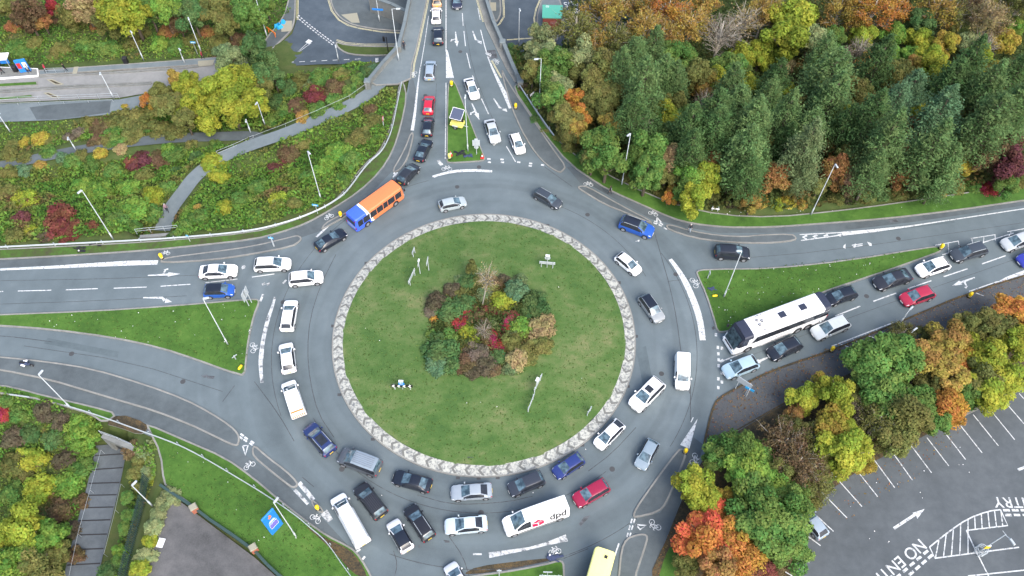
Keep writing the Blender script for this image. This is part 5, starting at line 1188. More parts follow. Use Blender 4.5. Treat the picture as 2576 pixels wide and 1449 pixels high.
def solar_sign(t, x, zt, disc='signblue'):
    m = MB(); m.tube([(x, .07, -.15), (x, .07, zt)], .04, 8); m.build('sign_post', M['postgrey'], t); m = MB(); m.disc((x, -.02, zt - .55), .38, 'y', 20, .04); d = m.build('roundel', M[disc], t)
    m = MB(); m.box((x, .02, zt + .05), (.55, .3, .05)); m.build('solar_light', M['lampwhite'], t)
    m = MB(); m.box((x, -.045, zt - .55), (.36, .02, .08)); m.box((x - .14, -.045, zt - .5), (.12, .02, .2), M4=None); m.build('arrow', M['white'], d)
t = board(1013, 980, 2.6, .62, .95, (-3, 30), 'black and white chevron board under a blue roundel facing the lower left', 'black'); chevs(t, 2.6, .62, .95, 4, -1); solar_sign(t, 0, 2.1)
t = board(1376, 672, 2.1, .55, .95, (3, -30), 'chevron board seen from behind at the upper right of the island', 'signback'); solar_sign(t, 0, 2.6, 'signback')
t = board(1353, 972, 2.4, .6, .95, (30, 12), 'chevron board with lamp seen edge on, upper of two at the lower right', 'signback'); solar_sign(t, -.3, 2.3, 'signback')
t = board(1336, 1020, 2.4, .55, .95, (30, 10), 'chevron board seen edge on, lower of two at the lower right', 'signback')
t = board(1037, 705, 2.3, .6, .95, (-30, -8), 'chevron board seen edge on at the left of the island', 'signback')
t = board(1056, 688, .6, .6, 2.1, (-30, -4), 'thin sign post with small lamp between two boards on the island', 'signback', 1); m = MB(); m.box((-.35, 0, 2.5), (.4, .2, .2)); m.build('lamp', M['lampwhite'], t)
t = board(1078, 680, 1.2, .5, 2.1, (-30, -3), 'tall thin sign post seen edge on nearest the shrubs at upper left', 'signback', 1)
t = board(1041, 641, 1.0, .5, .9, (-30, -6), 'small edge-on board topmost at the upper left of the island', 'signback', 2)
t = board(1482, 1040, 1.0, .45, .9, (25, 14), 'small white board near the apron at the lower right of the island', 'postgrey', 2)
t = board(1384, 1455, 2.4, .5, .9, (0, 28), 'chevron board seen from behind at the bottom edge', 'signback'); m = MB(); m.tube([(-.35, .1, 0), (-.35, .1, 2.1)], .035, 8); m.box((-.35, .05, 2.2), (.95, .06, .3)); m.build('upper_sign', M['signback'], t)
t = board(1256, 1455, .5, .3, 3.0, (0, 28), 'tall grey post with small sign at the bottom edge', 'signback', 1)
board(625, 769, .9, 1.7, 2.3, (-30, -4), 'grey back of a tall direction sign, left of two at the left wedge', 'signback', 1, fmat=None); board(632, 761, .75, 1.5, 2.6, (-30, -4), 'grey back of a tall direction sign, right of two at the left wedge', 'signback', 1)
t = board(594, 904, .7, .14, .8, (20, 20), 'small white cross-shaped marker post on the left wedge', 'postgrey', 1, z=.13)
t = board(1199, 387, 1.1, 1.15, 2.3, (0, -28), 'grey square back of a direction sign on the top grass wedge', 'signback', 1); m = MB(); m.disc((0, -.02, 1.4), .34, 'y', 18, .05); m.build('roundel', M['signback'], t); m = MB(); m.box((0, 0, 3.0), (.45, .3, .1)); m.build('solar_light', M['postgrey'], t)
t = board(1861, 987, 1.9, 1.1, 2.5, (-20, 26), 'grey back of a large direction sign on the leafy right footway', 'signback', 2); 
t = board(1876, 998, 1.15, .42, 2.0, (-14, 26), 'bright blue cycle route sign on the leafy right footway', 'cyan', 1); m = MB(); m.box((0, -.04, 2.0), (.1, .02, .34)); m.build('divider', M['white'], t)
board(1781, 700, .5, .5, 1.3, (30, 0), 'thin white post leaning over the right grass wedge tip', 'postgrey', 1)
t = board(1798, 531, 1.1, .22, .5, (0, 28), 'low white street name plate at the edge of the wood', 'white', 2)
t = board(1338, 256, .9, .35, 1.6, (-20, -12), 'small white sign beside the guard rail near the bridge', 'white', 1, z=.1)
t = board(967, 322, .6, .6, 2.0, (20, 0), 'round white sign with red ring above the bank', 'white', 1); m = MB(); m.disc((0, -.02, 2.0), .42, 'y', 20, .05); m.build('ring', M['red'], t); m = MB(); m.disc((0, -.03, 2.0), .3, 'y', 20, .05); m.build('disc', M['white'], t)
def bluesign(px, py, label, h=2.4, z=None, w_=.85, pr=.03):
    t = board(px, py, w_, .35, h, (-10, 26), label, 'cyan', 1, z=z, pr=pr); m = MB(); m.box((0, -.045, h), (w_ * .7, .015, .1)); m.build('symbol', M['white'], t)
bluesign(689, 620, 'thick pale post with a small blue cycle sign on the left pavement', 1.9, .12, .7, .08); bluesign(799, 538, 'small blue cycle sign on a thin post beside the guard rail', 1.9, .1); bluesign(496, 135, 'blue sign on a thin post beside the busway footway', 2.4, BUSZ); bluesign(478, 608, 'thin grey post behind the left grass verge', 1.3, .1, .3)
t = board(950, 25, 1.9, .35, .1, (-8, 26), 'blue finger signs on the lower road path', 'signblue', 0, z=LOWZ + 4.5)
# totem
b = P(698, 1331, .1)
t = empty('totem_sign', b, pang((687, 1341), (709, 1317)), 1); hs_ = solve_h(b, (672, 1293), 1.2, 5) / 2.7; t.scale = (.84, .84, hs_); tag(t, 'blue totem sign with orange arrow and white text lines on the grass', 'sign')
m = MB(); m.box((0, 0, 1.35), (2.0, .25, 2.7)); m.build('panel', M['signblue'], t, bevel=.06)
m = MB(); m.box((0, -.132, 2.2), (.5, .02, .16), M4=None); m.build('orange_arrow', M['orange'], t); m = MB(); m.add([(-.12, -.14, 2.02), (.05, -.14, 2.02), (.28, -.14, 2.3), (.05, -.14, 2.52), (-.14, -.14, 2.52), (.08, -.14, 2.28)], [(0, 1, 2, 5), (5, 2, 3, 4)]); m.build('orange_arrow', M['orange'], t)
m = MB()
for k, l in ((0, .75), (1, 1.05)): m.box((0, -.13, 1.72 - k * .14), (l, .02, .075))
m.build('text_line', M['white'], t)
m = MB()
for x, z, w_, h_ in ((0, 1.38, 1.25, .03), (0, .75, 1.25, .03), (-.61, 1.065, .03, .63), (.61, 1.065, .03, .63)): m.box((x, -.13, z), (w_, .02, h_))
m.build('picture_frame', M['white'], t); m = MB(); m.box((0, -.128, 1.065), (1.18, .012, .58)); m.build('picture', plain('violet_print', (.16, .14, .5), .5), t)
# solar message trailer
b = P(1151, 318, .13); t = empty('solar_trailer', b, -.33); tag(t, 'yellow message sign trailer with a blue solar panel on the top grass wedge', 'trailer')
m = MB(); m.box((0, 0, .75), (2.0, 1.25, .5), taper=.94); m.build('body', M['paleyellow'], t, bevel=.05)
for s in (-1, 1):
    m = MB(); m.disc((-.1, s * .66, .34), .33, 'y', 16, .2); w_ = m.build('wheel', M['dark'], t); m = MB(); m.disc((-.1, s * .67, .34), .17, 'y', 12, .22); m.build('rim', M['rim'], w_); m = MB(); m.box((-.1, s * .68, .7), (.85, .3, .08)); m.build('mudguard', M['signback'], t)
m = MB(); m.tube([(1.0, 0, .5), (1.7, 0, .5)], .05, 6); m.build('tow_bar', M['signback'], t)
m = MB(); m.tube([(0, .1, 1.0), (0, .1, 2.0)], .07, 8); m.build('mast', M['black'], t)
m = MB(); m.box((0, .15, 1.65), (1.9, .25, 1.1)); m.build('message_board', M['black'], t, bevel=.04)
m = MB(); R = Matrix.Rotation(math.radians(22), 4, 'X'); m.box((0, .1, 2.45), (1.75, 1.75, .06), M4=R); p_ = m.build('solar_panel', M['solar'], t); m = MB()
for x in (-.89, .89): m.box((x, .1, 2.45), (.05, 1.8, .08)) if False else m.add([np.array(R @ Vector(q)) + np.array((0, .1, 2.46)) for q in ((x - .03, -.9, .04), (x + .03, -.9, .04), (x + .03, .9, .04), (x - .03, .9, .04))], [(0, 1, 2, 3)])
for y in (-.89, .89): m.add([np.array(R @ Vector(q)) + np.array((0, .1, 2.46)) for q in ((-.9, y - .03, .045), (.9, y - .03, .045), (.9, y + .03, .045), (-.9, y + .03, .045))], [(0, 1, 2, 3)])
m.build('panel_frame', M['white'], p_)
# sacks and dumped things
def dumped(px, py, z, label, n, rad, mat='black', seed=1, extra=None, name='dumped_frame'):
    rg = random.Random(seed); b = P(px, py, z); t = empty(name, b); tag(t, label, 'debris'); m = MB()
    for k in range(n): m.box((rg.uniform(-rad, rad), rg.uniform(-rad * .45, rad * .45), .06 + .05 * rg.random()), (rg.uniform(.3, .9), rg.uniform(.1, .4), .1), rg.uniform(-.8, .8), taper=.8)
    m.build('bundle', M[mat], t, bevel=.02)
    if extra:
        m = MB()
        for x, y, a, c_ in extra: m.box((x, y, .3), (a, c_, .05), .4)
        m.build('sheet', M['white'], t)
dumped(1158, 386, .13, 'flattened black frame with folded legs on the top grass wedge', 9, .8, seed=3); dumped(1178, 391, .13, 'dark blue crumpled frame right of the flattened black one', 5, .45, 'teal', 4)
dumped(1395, 1405, .13, 'heap of dark blue torn sacks at the tip of the bottom grass wedge', 10, .6, 'teal', 5, ((-.5, .3, .2, .15), (.2, .5, .3, .1)))
dumped(200, 629, .1, 'black torn sacks lying on the left verge, larger heap', 9, .9, seed=6, extra=((.1, -.3, .15, .2),)); dumped(240, 616, .1, 'black torn sack hung against the left guard rail', 5, .6, seed=8, extra=((.5, .2, .6, .08),)); dumped(1791, 727, .13, 'dark crumpled sack on the right grass wedge', 5, .35, 'teal', 9)
t = empty('motor_scooter', P(69, 920, .12), -.1); tag(t, 'dark blue motor scooter with two white panels on the lower left pavement', 'scooter')
m = MB(); m.tube([(-.75, 0, .45), (-.5, 0, .62), (0, 0, .6), (.35, 0, .45), (.6, 0, .8)], [.12, .24, .22, .16, .1], 10); m.build('body', M['teal'], t, True)
for x in (-.62, .68):
    m = MB(); m.disc((x, 0, .24), .24, 'y', 16, .12); w_ = m.build('wheel', M['dark'], t); m = MB(); m.disc((x, 0, .24), .12, 'y', 12, .13); m.build('rim', M['rim'], w_)
m = MB(); m.tube([(.6, -.32, .98), (.6, .32, .98)], .03, 6); m.tube([(.6, 0, .8), (.6, 0, .98)], .04, 6); m.build('handlebar', M['black'], t); m = MB(); m.box((-.3, 0, .83), (.75, .3, .1), taper=.8); m.build('seat', M['black'], t, bevel=.03)
m = MB(); m.box((-.1, .3, .65), (.5, .22, .06), .3); m.build('panel', M['white'], t); m = MB(); m.box((-.15, -.32, .62), (.55, .22, .06), -.3); m.build('panel', M['white'], t)
# kiosk, shelter, bins and lower-level objects
b = P(1388, 62, LOWZ); t = empty('brick_kiosk', (b[0], b[1], LOWZ + .1), -.03); tag(t, 'small red kiosk with green flat roof on the lower road island', 'kiosk')
m = MB(); m.box((0, 0, 1.2), (3.2, 3.2, 2.4)); m.build('wall', M['brickred'], t); m = MB(); m.box((0, .15, 2.5), (3.5, 3.4, .2)); m.build('roof', M['greenroof'], t, bevel=.03)
m = MB()
for x, y, a, c_ in ((-.9, 1.2, .5, .05), (-.9, 1.5, .5, .05), (-1.15, 1.35, .05, .3), (-.65, 1.35, .05, .3)): m.box((x, y, 2.63), (a, c_, .06))
m.build('roof_hatch', M['white'], t); m = MB(); m.box((.3, -1.62, 1.6), (1.2, .04, .5)); m.build('lettering_panel', plain('faded_red_panel', (.34, .14, .12), .8), t)
b = P(1396, 75, LOWZ); t = empty('signal_post', P(1398, 108, LOWZ + .1)); tag(t, 'black signal head on a post in front of the kiosk', 'traffic light'); m = MB(); m.tube([(0, 0, 0), (0, 0, 3.0)], .06, 8); m.build('post', M['black'], t); m = MB(); m.box((.1, 0, 2.9), (.5, .4, .8)); m.build('signal_head', M['black'], t, bevel=.03)
t = empty('signal_post', P(977, 132, LOWZ + .1)); tag(t, 'black traffic light beside the left bridge wall', 'traffic light'); m = MB(); m.tube([(0, 0, 0), (0, 0, 3.3)], .07, 8); m.build('post', M['black'], t); m = MB(); m.box((-.45, 0, 2.9), (.35, .3, .95)); m.build('signal_head', M['black'], t, bevel=.03); m = MB(); m.box((0, 0, .1), (.9, .9, .2)); m.build('base', M['soil'], t)
b = P(12, 178, BUSZ + .25); t = empty('bus_shelter', b, .1); tag(t, 'white roofed bus shelter with blue panels at the left edge', 'bus shelter')
m = MB(); m.box((-1.0, .4, 2.6), (5.2, 1.7, .12)); m.build('roof', M['white'], t)
for x in (-3, 1.2):
    m = MB(); m.tube([(x, 0, 0), (x, 0, 2.6)], .05, 8); m.build('post', M['signback'], t)
m = MB(); m.box((.2, 1.0, 1.3), (1.5, .06, 1.3)); m.build('poster', M['signblue'], t); m = MB(); m.box((-1.8, 1.05, 1.3), (2.4, .04, 2.0)); m.build('glass_panel', M['sideglass'], t)
b = P(66, 181, BUSZ + .25); t = empty('advert_totem', b, .25); tag(t, 'blue and red advert totem beside the bus shelter', 'advert'); m = MB(); m.box((0, 0, 1.35), (1.7, .3, 2.5)); m.build('case', M['signblue'], t, bevel=.03)
m = MB(); m.box((.45, -.16, 1.6), (.6, .03, 1.0)); m.build('poster', M['white'], t); m = MB(); m.box((-.45, -.16, 1.5), (.6, .03, 1.1)); m.build('poster', M['red'], t); m = MB(); m.box((.45, -.16, .6), (.6, .03, .8)); m.build('poster', M['teal'], t)
for x, y, l in ((318, 158, 'black litter bin on the busway footway'), (42, 180, 'black litter bin beside the bus shelter')):
    t = empty('litter_bin', P(x, y, BUSZ + .15)); tag(t, l, 'bin'); m = MB(); m.box((0, 0, .55), (.7, .6, 1.1), taper=1.05); m.build('body', M['black'], t, bevel=.04); m = MB(); m.box((0, 0, 1.15), (.78, .68, .12), taper=.8); m.build('lid', M['dark'], t)
t = empty('barrier_panel', P(672, 95, LOWZ + .1), -.75); tag(t, 'orange barrier boards round the camera mast foot', 'barrier')
for y in (-1.1, 1.1):
    m = MB(); m.box((0, y, .9), (2.4, .08, .3)); m.build('board', M['orange'], t); m = MB(); m.box((.9, y, .4), (.1, .1, .8)); m.build('leg', M['orange'], t); m = MB(); m.box((-.9, y, .4), (.1, .1, .8)); m.build('leg', M['orange'], t)
t = empty('tarpaulin_heap', P(705, 64, LOWZ + .1)); tag(t, 'bright blue tarpaulin heap beside the buff paving', 'tarpaulin'); m = MB()
for k in range(7): m.box((random.uniform(-.6, .6), random.uniform(-.7, .7), .3), (.8, .8, .6), random.random() * 3, taper=.5)
m.build('sheet', M['cyan'], t, bevel=.05)
t = empty('silver_board', P(405, 1366, .1)); tag(t, 'pale blue board lying on the forecourt', 'board'); m = MB(); m.box((0, 0, .06), (.7, 1.0, .06), -.15); m.build('board', M['lampwhite'], t); m = MB(); m.box((0, 0, .02), (.6, .9, .04), -.15); m.build('backing', M['signback'], t)
# car park lamp
b = P(*Z4(1668, 1268), .08); top = Z4(1882, 1145); h = solve_h(b, top, 3, 12); t = empty('street_lamp', b); tag(t, 'car park lamp column with yellow sign and grey cage foot', 'street lamp')
m = MB(); m.tube([(0, 0, 0), (0, 0, 1.2), (0, 0, 1.3), (0, 0, h)], [.1, .1, .06, .05], 10); m.build('post', M['postgrey'], t, True); m = MB(); m.tube([(0, 0, h - .1), (.3, -.5, h + .05)], .04, 6); m.tube([(0, 0, h), (-.2, .4, h)], .03, 6); m.build('arm', M['postgrey'], t); m = MB(); m.box((.42, -.75, h + .06), (.26, .75, .13), .4, taper=.8); m.build('lamp_head', M['postgrey'], t)
m = MB(); m.box((0, -.1, h * .32), (.5, .1, .55)); m.build('sign', M['yellow'], t); m = MB(); m.box((.12, 0, h * .34), (.4, .12, .5)); m.build('sign_back', M['white'], t)
m = MB()
for zz in (.35, .75, 1.1): m.tube([(.55 * math.cos(k * math.pi / 6), .55 * math.sin(k * math.pi / 6), zz) for k in range(13)], .045, 6)
for k in range(6): m.tube([(.55 * math.cos(k * math.pi / 3), .55 * math.sin(k * math.pi / 3), 0), (.55 * math.cos(k * math.pi / 3), .55 * math.sin(k * math.pi / 3), 1.15)], .04, 6)
m.build('cage', M['signback'], t)
# ------------------------------------------------------------------ people
CL = {}
def cloth(c):
    k = tuple(c)
    if k not in CL: CL[k] = plain('cloth', c, .85)
    return CL[k]
def person(px, py, z, head_dir, label, top, legs, hair=(.05, .035, .02), bag=None, stride=.22, hgt=1.74, grp=None):
    b = P(px, py, z); a = P(px + head_dir[0], py + head_dir[1], z) - b; rz = math.atan2(a[1], a[0]); root = empty('person', b, rz, hgt / 1.75); tag(root, label, 'person', grp)
    J = {'pel': ((0, 0, .95), .15), 'wai': ((.01, 0, 1.1), .13), 'che': ((.02, 0, 1.32), .155), 'nec': ((.02, 0, 1.49), .06), 'hd1': ((.04, 0, 1.58), .085), 'hd2': ((.04, 0, 1.68), .085)}
    for s, y in (('l', .1), ('r', -.1)):
        f = stride if s == 'l' else -stride
        J['hip' + s] = ((0, y, .9), .095); J['kne' + s] = ((f * .55 + .03, y, .5), .062); J['ank' + s] = ((f, y, .09), .045); J['toe' + s] = ((f + .16, y, .04), .035)
        J['sho' + s] = ((.02, y * 1.9, 1.42), .07); J['elb' + s] = ((-f * .35, y * 2.5, 1.15), .045); J['wri' + s] = ((-f * .6 + .08, y * 2.5, .92), .032); J['pal' + s] = ((-f * .65 + .1, y * 2.5, .84), .034)
        for k in range(4): J[f'f{k}a' + s] = ((-f * .65 + .08 + k * .018, y * 2.5, .79), .010); J[f'f{k}b' + s] = ((-f * .65 + .095 + k * .018, y * 2.45, .745 + .008 * abs(k - 1.5)), .008)
        J['tha' + s] = ((-f * .65 + .145, y * 2.4, .84), .011); J['thb' + s] = ((-f * .65 + .165, y * 2.35, .80), .009)
    E_ = [('pel', 'wai'), ('wai', 'che'), ('che', 'nec'), ('nec', 'hd1'), ('hd1', 'hd2')]
    for s in 'lr':
        E_ += [('pel', 'hip' + s), ('hip' + s, 'kne' + s), ('kne' + s, 'ank' + s), ('ank' + s, 'toe' + s), ('che', 'sho' + s), ('sho' + s, 'elb' + s), ('elb' + s, 'wri' + s), ('wri' + s, 'pal' + s), ('pal' + s, 'tha' + s), ('tha' + s, 'thb' + s)]
        for k in range(4): E_ += [('pal' + s, f'f{k}a' + s), (f'f{k}a' + s, f'f{k}b' + s)]
    ks = list(J); me = bpy.data.meshes.new('p'); me.from_pydata([J[k][0] for k in ks], [(ks.index(a_), ks.index(b_)) for a_, b_ in E_], [])
    o = bpy.data.objects.new('p', me); COL.objects.link(o); sk = o.modifiers.new('s', 'SKIN'); sk.use_smooth_shade = True
    for i, k in enumerate(ks): me.skin_vertices[0].data[i].radius = (J[k][1], J[k][1] * (1.25 if k in ('che', 'wai', 'pel') else 1)); me.skin_vertices[0].data[i].use_root = (k == 'pel')
    sb = o.modifiers.new('u', 'SUBSURF'); sb.levels = 1
    dg = bpy.context.evaluated_depsgraph_get(); m2 = bpy.data.meshes.new_from_object(o.evaluated_get(dg)); bpy.data.objects.remove(o); m2.materials.clear()
    for mt in (M['skin'], cloth(top), cloth(legs), M['black']): m2.materials.append(mt)
    for f in m2.polygons:
        c = f.center; f.use_smooth = True
        f.material_index = 3 if c.z < .1 else 2 if c.z < .93 and abs(c.y) < .2 else 0 if c.z > 1.5 or (c.z < .93 and abs(c.y) >= .2) else 1
    link_mesh('body', m2, root)
    m = MB(); m.tube([(-.0, 0, 1.60), (.0, 0, 1.70), (.03, 0, 1.775), (.04, 0, 1.79)], [.085, .105, .07, .02], 12); m.build('hair', cloth(hair), root, True)
    m = MB(); m.add([(.125, -.015, 1.62), (.125, .015, 1.62), (.15, 0, 1.615), (.122, 0, 1.665)], [(0, 1, 2), (0, 2, 3), (1, 3, 2)])
    for s in (-1, 1): m.box((.04, s * .092, 1.635), (.03, .015, .05))
    m.build('face_detail', M['skin'], root)
    if bag:
        m = MB(); m.box((.08, -.3, .75), (.3, .16, .36), taper=.85); m.build('carried_bag', M[bag], root, bevel=.03)
person(1734, 583, .12, (-2, 8), 'person with grey hair, dark jacket and pale jeans on the right footway', (.02, .022, .03), (.3, .36, .42), (.45, .45, .45), stride=.12)
person(1534, 488, .12, (-8, -4), 'person in black carrying a pale bag at the corner of the wood', (.012, .012, .014), (.02, .02, .024), bag='postgrey')
person(1017, 124, .12, (1, 8), 'person in a dark suit with white shirt on the bridge footway', (.02, .022, .035), (.012, .012, .018), (.03, .02, .015), stride=.12)
person(422, 532, -3.5, (2, 8), 'person in a pink and grey top walking down the bank path', (.28, .18, .22), (.02, .02, .025), (.4, .4, .42))
person(511, 148, BUSZ + .15, (8, 1), 'person in a red top at the right end of the busway footway', (.32, .03, .05), (.015, .015, .02))
person(118, 181, BUSZ + .15, (-8, 0), 'person in a red jacket walking beside the busway glass railing', (.42, .03, .06), (.02, .025, .03))
person(167, 180, BUSZ + .15, (-8, 0), 'person dressed all in black beside the busway glass railing', (.012, .012, .014), (.012, .012, .014))
person(9, 186, BUSZ + .25, (-8, 1), 'person in a dark maroon coat under the bus shelter', (.05, .02, .05), (.012, .015, .02))
person(75, 183, BUSZ + .25, (8, 0), 'person in dark trousers and white top beside the advert totem', (.4, .42, .42), (.02, .02, .03))
# ------------------------------------------------------------------ vegetation meshes (unit size)
def leaves(name, c, nrm, size, lv, mat, aspect=.62, droop=.15):
    """one rhombus leaf clump per point"""
    c = np.asarray(c, float); n = len(c); nrm = nrm / (np.linalg.norm(nrm, axis=1, keepdims=True) + 1e-9)
    r = RNG.normal(size=(n, 3)); u = np.cross(nrm, r); u /= np.linalg.norm(u, axis=1, keepdims=True) + 1e-9; v = np.cross(nrm, u)
    s = np.asarray(size)[:, None]
    vs = np.stack((c - u * s, c - v * s * aspect - nrm * s * droop, c + u * s, c + v * s * aspect - nrm * s * droop), 1).reshape(-1, 3)
    me = bpy.data.meshes.new(name); me.vertices.add(4 * n); me.vertices.foreach_set('co', vs.ravel())
    me.loops.add(4 * n); me.loops.foreach_set('vertex_index', np.arange(4 * n)); me.polygons.add(n)
    me.polygons.foreach_set('loop_start', np.arange(0, 4 * n, 4)); me.polygons.foreach_set('loop_total', np.full(n, 4))
    me.update(calc_edges=True); me.materials.append(mat)
    a = me.color_attributes.new('lv', 'FLOAT_COLOR', 'POINT'); col = np.ones((4 * n, 4)); col[:, 0] = np.repeat(lv[:, 0], 4); col[:, 1] = np.repeat(lv[:, 1], 4)
    a.data.foreach_set('color', col.ravel()); me.update(); return me
def rnd_dirs(n, up=0.0):
    d = RNG.normal(size=(n, 3)); d[:, 2] += up; return d / np.linalg.norm(d, axis=1, keepdims=True)
def broad(n=6200, K=40, zs=.95, leaf=.056, flat=0.0):
    d = rnd_dirs(K, .35); rad = RNG.uniform(.4, .92, K); cc = d * rad[:, None]; cc[:, 2] *= zs; cr = RNG.uniform(.14, .40, K)
    hue = RNG.uniform(.15, .85, K); br = RNG.uniform(.25, .75, K)
    k = RNG.choice(K, n, p=cr ** 2 / (cr ** 2).sum()); dd = rnd_dirs(n, .25); rr = cr[k] * RNG.uniform(.55, 1.12, n) ** .6
    c = cc[k] + dd * rr[:, None]
    if flat: c[:, 2] = np.maximum(c[:, 2], flat)
    nr = dd + rnd_dirs(n) * .7 + np.array((0, 0, .4))
    lv = np.stack((np.clip(br[k] + RNG.normal(0, .2, n), 0, 1), np.clip(hue[k] + RNG.normal(0, .16, n), 0, 1)), 1)
    return c, nr, RNG.uniform(.7, 1.5, n) * leaf, lv
def shrub(n=3600, leaf=.075, K=24):
    d = rnd_dirs(K, .5); d[:, 2] = np.abs(d[:, 2]); cc = d * RNG.uniform(.3, .75, K)[:, None]; cr = RNG.uniform(.25, .45, K); hue = RNG.uniform(.1, .9, K); br = RNG.uniform(.25, .75, K)
    k = RNG.choice(K, n); dd = rnd_dirs(n, .5); c = cc[k] + dd * (cr[k] * RNG.uniform(.6, 1.1, n))[:, None]; c[:, 2] = np.abs(c[:, 2]) * .95
    nr = dd + rnd_dirs(n) * .6 + np.array((0, 0, .5)); lv = np.stack((np.clip(br[k] + RNG.normal(0, .2, n), 0, 1), np.clip(hue[k] + RNG.normal(0, .16, n), 0, 1)), 1)
    return c, nr, RNG.uniform(.7, 1.5, n) * leaf, lv
def pine(levels=14, leaf=.062):
    sh_ = RNG.uniform(.6, 1.05)
    C, N, S, V = [], [], [], []; bt = MB(); tops = []
    for L in range(levels):
        t = L / (levels - 1); z = -1.25 + 2.9 * t; ln = ((1 - t) ** sh_) * 1.05 + .05; nb = 7 if t < .7 else 4; ph = RNG.uniform(0, 6)
        for b in range(nb):
            a = ph + 2 * math.pi * (b + RNG.uniform(-.25, .25)) / nb; l = ln * RNG.uniform(.72, 1.12); dirv = np.array((math.cos(a), math.sin(a), .32 + .5 * t))
            br = RNG.uniform(.2, .75); hu = RNG.uniform(.3, .7)
            bt.tube([(0, 0, z), tuple(dirv * np.array((1, 1, .9)) * l * .85 + np.array((0, 0, z)))], [.018, .006], 3, cap=False)
            m = int(24 + 62 * l)
            s = RNG.uniform(.25, 1.0, m) ** .6; side = RNG.normal(0, .105, (m, 3)) * (.35 + l); p = dirv * (l * s)[:, None] + side + np.array((0, 0, z)); p[:, 2] += .12 * s ** 2
            C.append(p); N.append(np.array((0, 0, 1.0)) + RNG.normal(0, .42, (m, 3))); S.append(RNG.uniform(.7, 1.3, m) * leaf)
            V.append(np.stack((np.clip(br + .12 * (s - .5) + RNG.normal(0, .13, m), 0, 1), np.clip(hu + RNG.normal(0, .1, m), 0, 1)), 1))
    return np.concatenate(C), np.concatenate(N), np.concatenate(S), np.concatenate(V), bt
def twiggy(n=4200, leaf=.045, nb=46, spread=1.0):
    bt = MB(); C, N, S, V = [], [], [], []
    for b in range(nb):
        a = RNG.uniform(0, 6.283); el = RNG.uniform(.15, 1.3); ln = RNG.uniform(.65, 1.15); z0 = RNG.uniform(-.9, .25)
        e = np.array((math.cos(a) * math.cos(el) * spread, math.sin(a) * math.cos(el) * spread, math.sin(el) * 1.05)) * ln + np.array((0, 0, z0 * .6)); o = np.array((0, 0, z0)); mid = (o + e) / 2 + RNG.normal(0, .06, 3) + np.array((0, 0, .08))
        bt.tube([o, mid, e], [.022, .012, .004], 3, cap=False)
        for q in range(2):
            f = e + RNG.normal(0, .16, 3) + np.array((0, 0, .08)); bt.tube([mid, f], [.008, .003], 3, cap=False)
        m = n // nb; t = RNG.uniform(.3, 1.08, m); p = mid + (e - mid) * (t * 1.0)[:, None] + RNG.normal(0, .10, (m, 3)); br = RNG.uniform(.2, .8); hu = RNG.uniform(.2, .8)
        C.append(p); N.append(rnd_dirs(m, .5)); S.append(RNG.uniform(.6, 1.4, m) * leaf); V.append(np.stack((np.clip(br + RNG.normal(0, .2, m), 0, 1), np.clip(hu + RNG.normal(0, .15, m), 0, 1)), 1))
    return np.concatenate(C), np.concatenate(N), np.concatenate(S), np.concatenate(V), bt
CROWN, TRUNK = {}, {}
def trunk_mesh(mat, top=0.6, forks=5):
    m = MB(); m.tube([(0, 0, -2.4), (.02, .01, -1.2), (0, 0, -.3), (.02, 0, top)], [.10, .075, .055, .015], 8)
    for k in range(forks):
        a = 2 * math.pi * k / forks + random.random(); z = random.uniform(-.9, 0); m.tube([(0, 0, z), (.28 * math.cos(a), .28 * math.sin(a), z + .3), (.6 * math.cos(a), .6 * math.sin(a), z + .75)], [.045, .03, .01], 6)
    return m.mesh('trunk', mat, True)
CROWN['B'] = [leaves('crown', *broad(K=int(RNG.integers(22, 50)), zs=RNG.uniform(.8, 1.15)), M['leaf']) for _ in range(7)]
TRUNK['B'] = [trunk_mesh(M['wood']) for _ in range(2)]
CROWN['S'] = [leaves('foliage', *shrub(), M['leaf']) for _ in range(4)]
CROWN['P'], TRUNK['P'] = [], []
for _ in range(7):
    c_, n_, s_, v_, bt = pine(); CROWN['P'].append(leaves('crown', c_, n_, s_, v_, M['leaf'], aspect=.42))
    bt.tube([(0, 0, -2.6), (0, 0, -1), (.02, 0, .5), (0, 0, 1.75)], [.085, .065, .04, .012], 8); TRUNK['P'].append(bt.mesh('trunk', M['pinebark'], True))
CROWN['R'], TRUNK['R'] = [], []
for _ in range(4):
    c_, n_, s_, v_, bt = twiggy(); CROWN['R'].append(leaves('crown', c_, n_, s_, v_, M['leaf']))
    bt.tube([(0, 0, -2.4), (.02, .02, -1), (0, 0, .1), (.03, 0, .9)], [.07, .05, .035, .01], 8); TRUNK['R'].append(bt.mesh('trunk', M['palebark'], True))
CROWN['T'], TRUNK['T'] = [], []       # thin, nearly bare crowns
for _ in range(2):
    c_, n_, s_, v_, bt = twiggy(700, .045, 60); CROWN['T'].append(leaves('crown', c_, n_, s_, v_, M['leaf']))
    bt.tube([(0, 0, -2.4), (.03, .03, -1), (-.02, 0, .1), (.05, 0, 1.0)], [.06, .045, .03, .01], 8); TRUNK['T'].append(bt.mesh('trunk', M['palebark'], True))
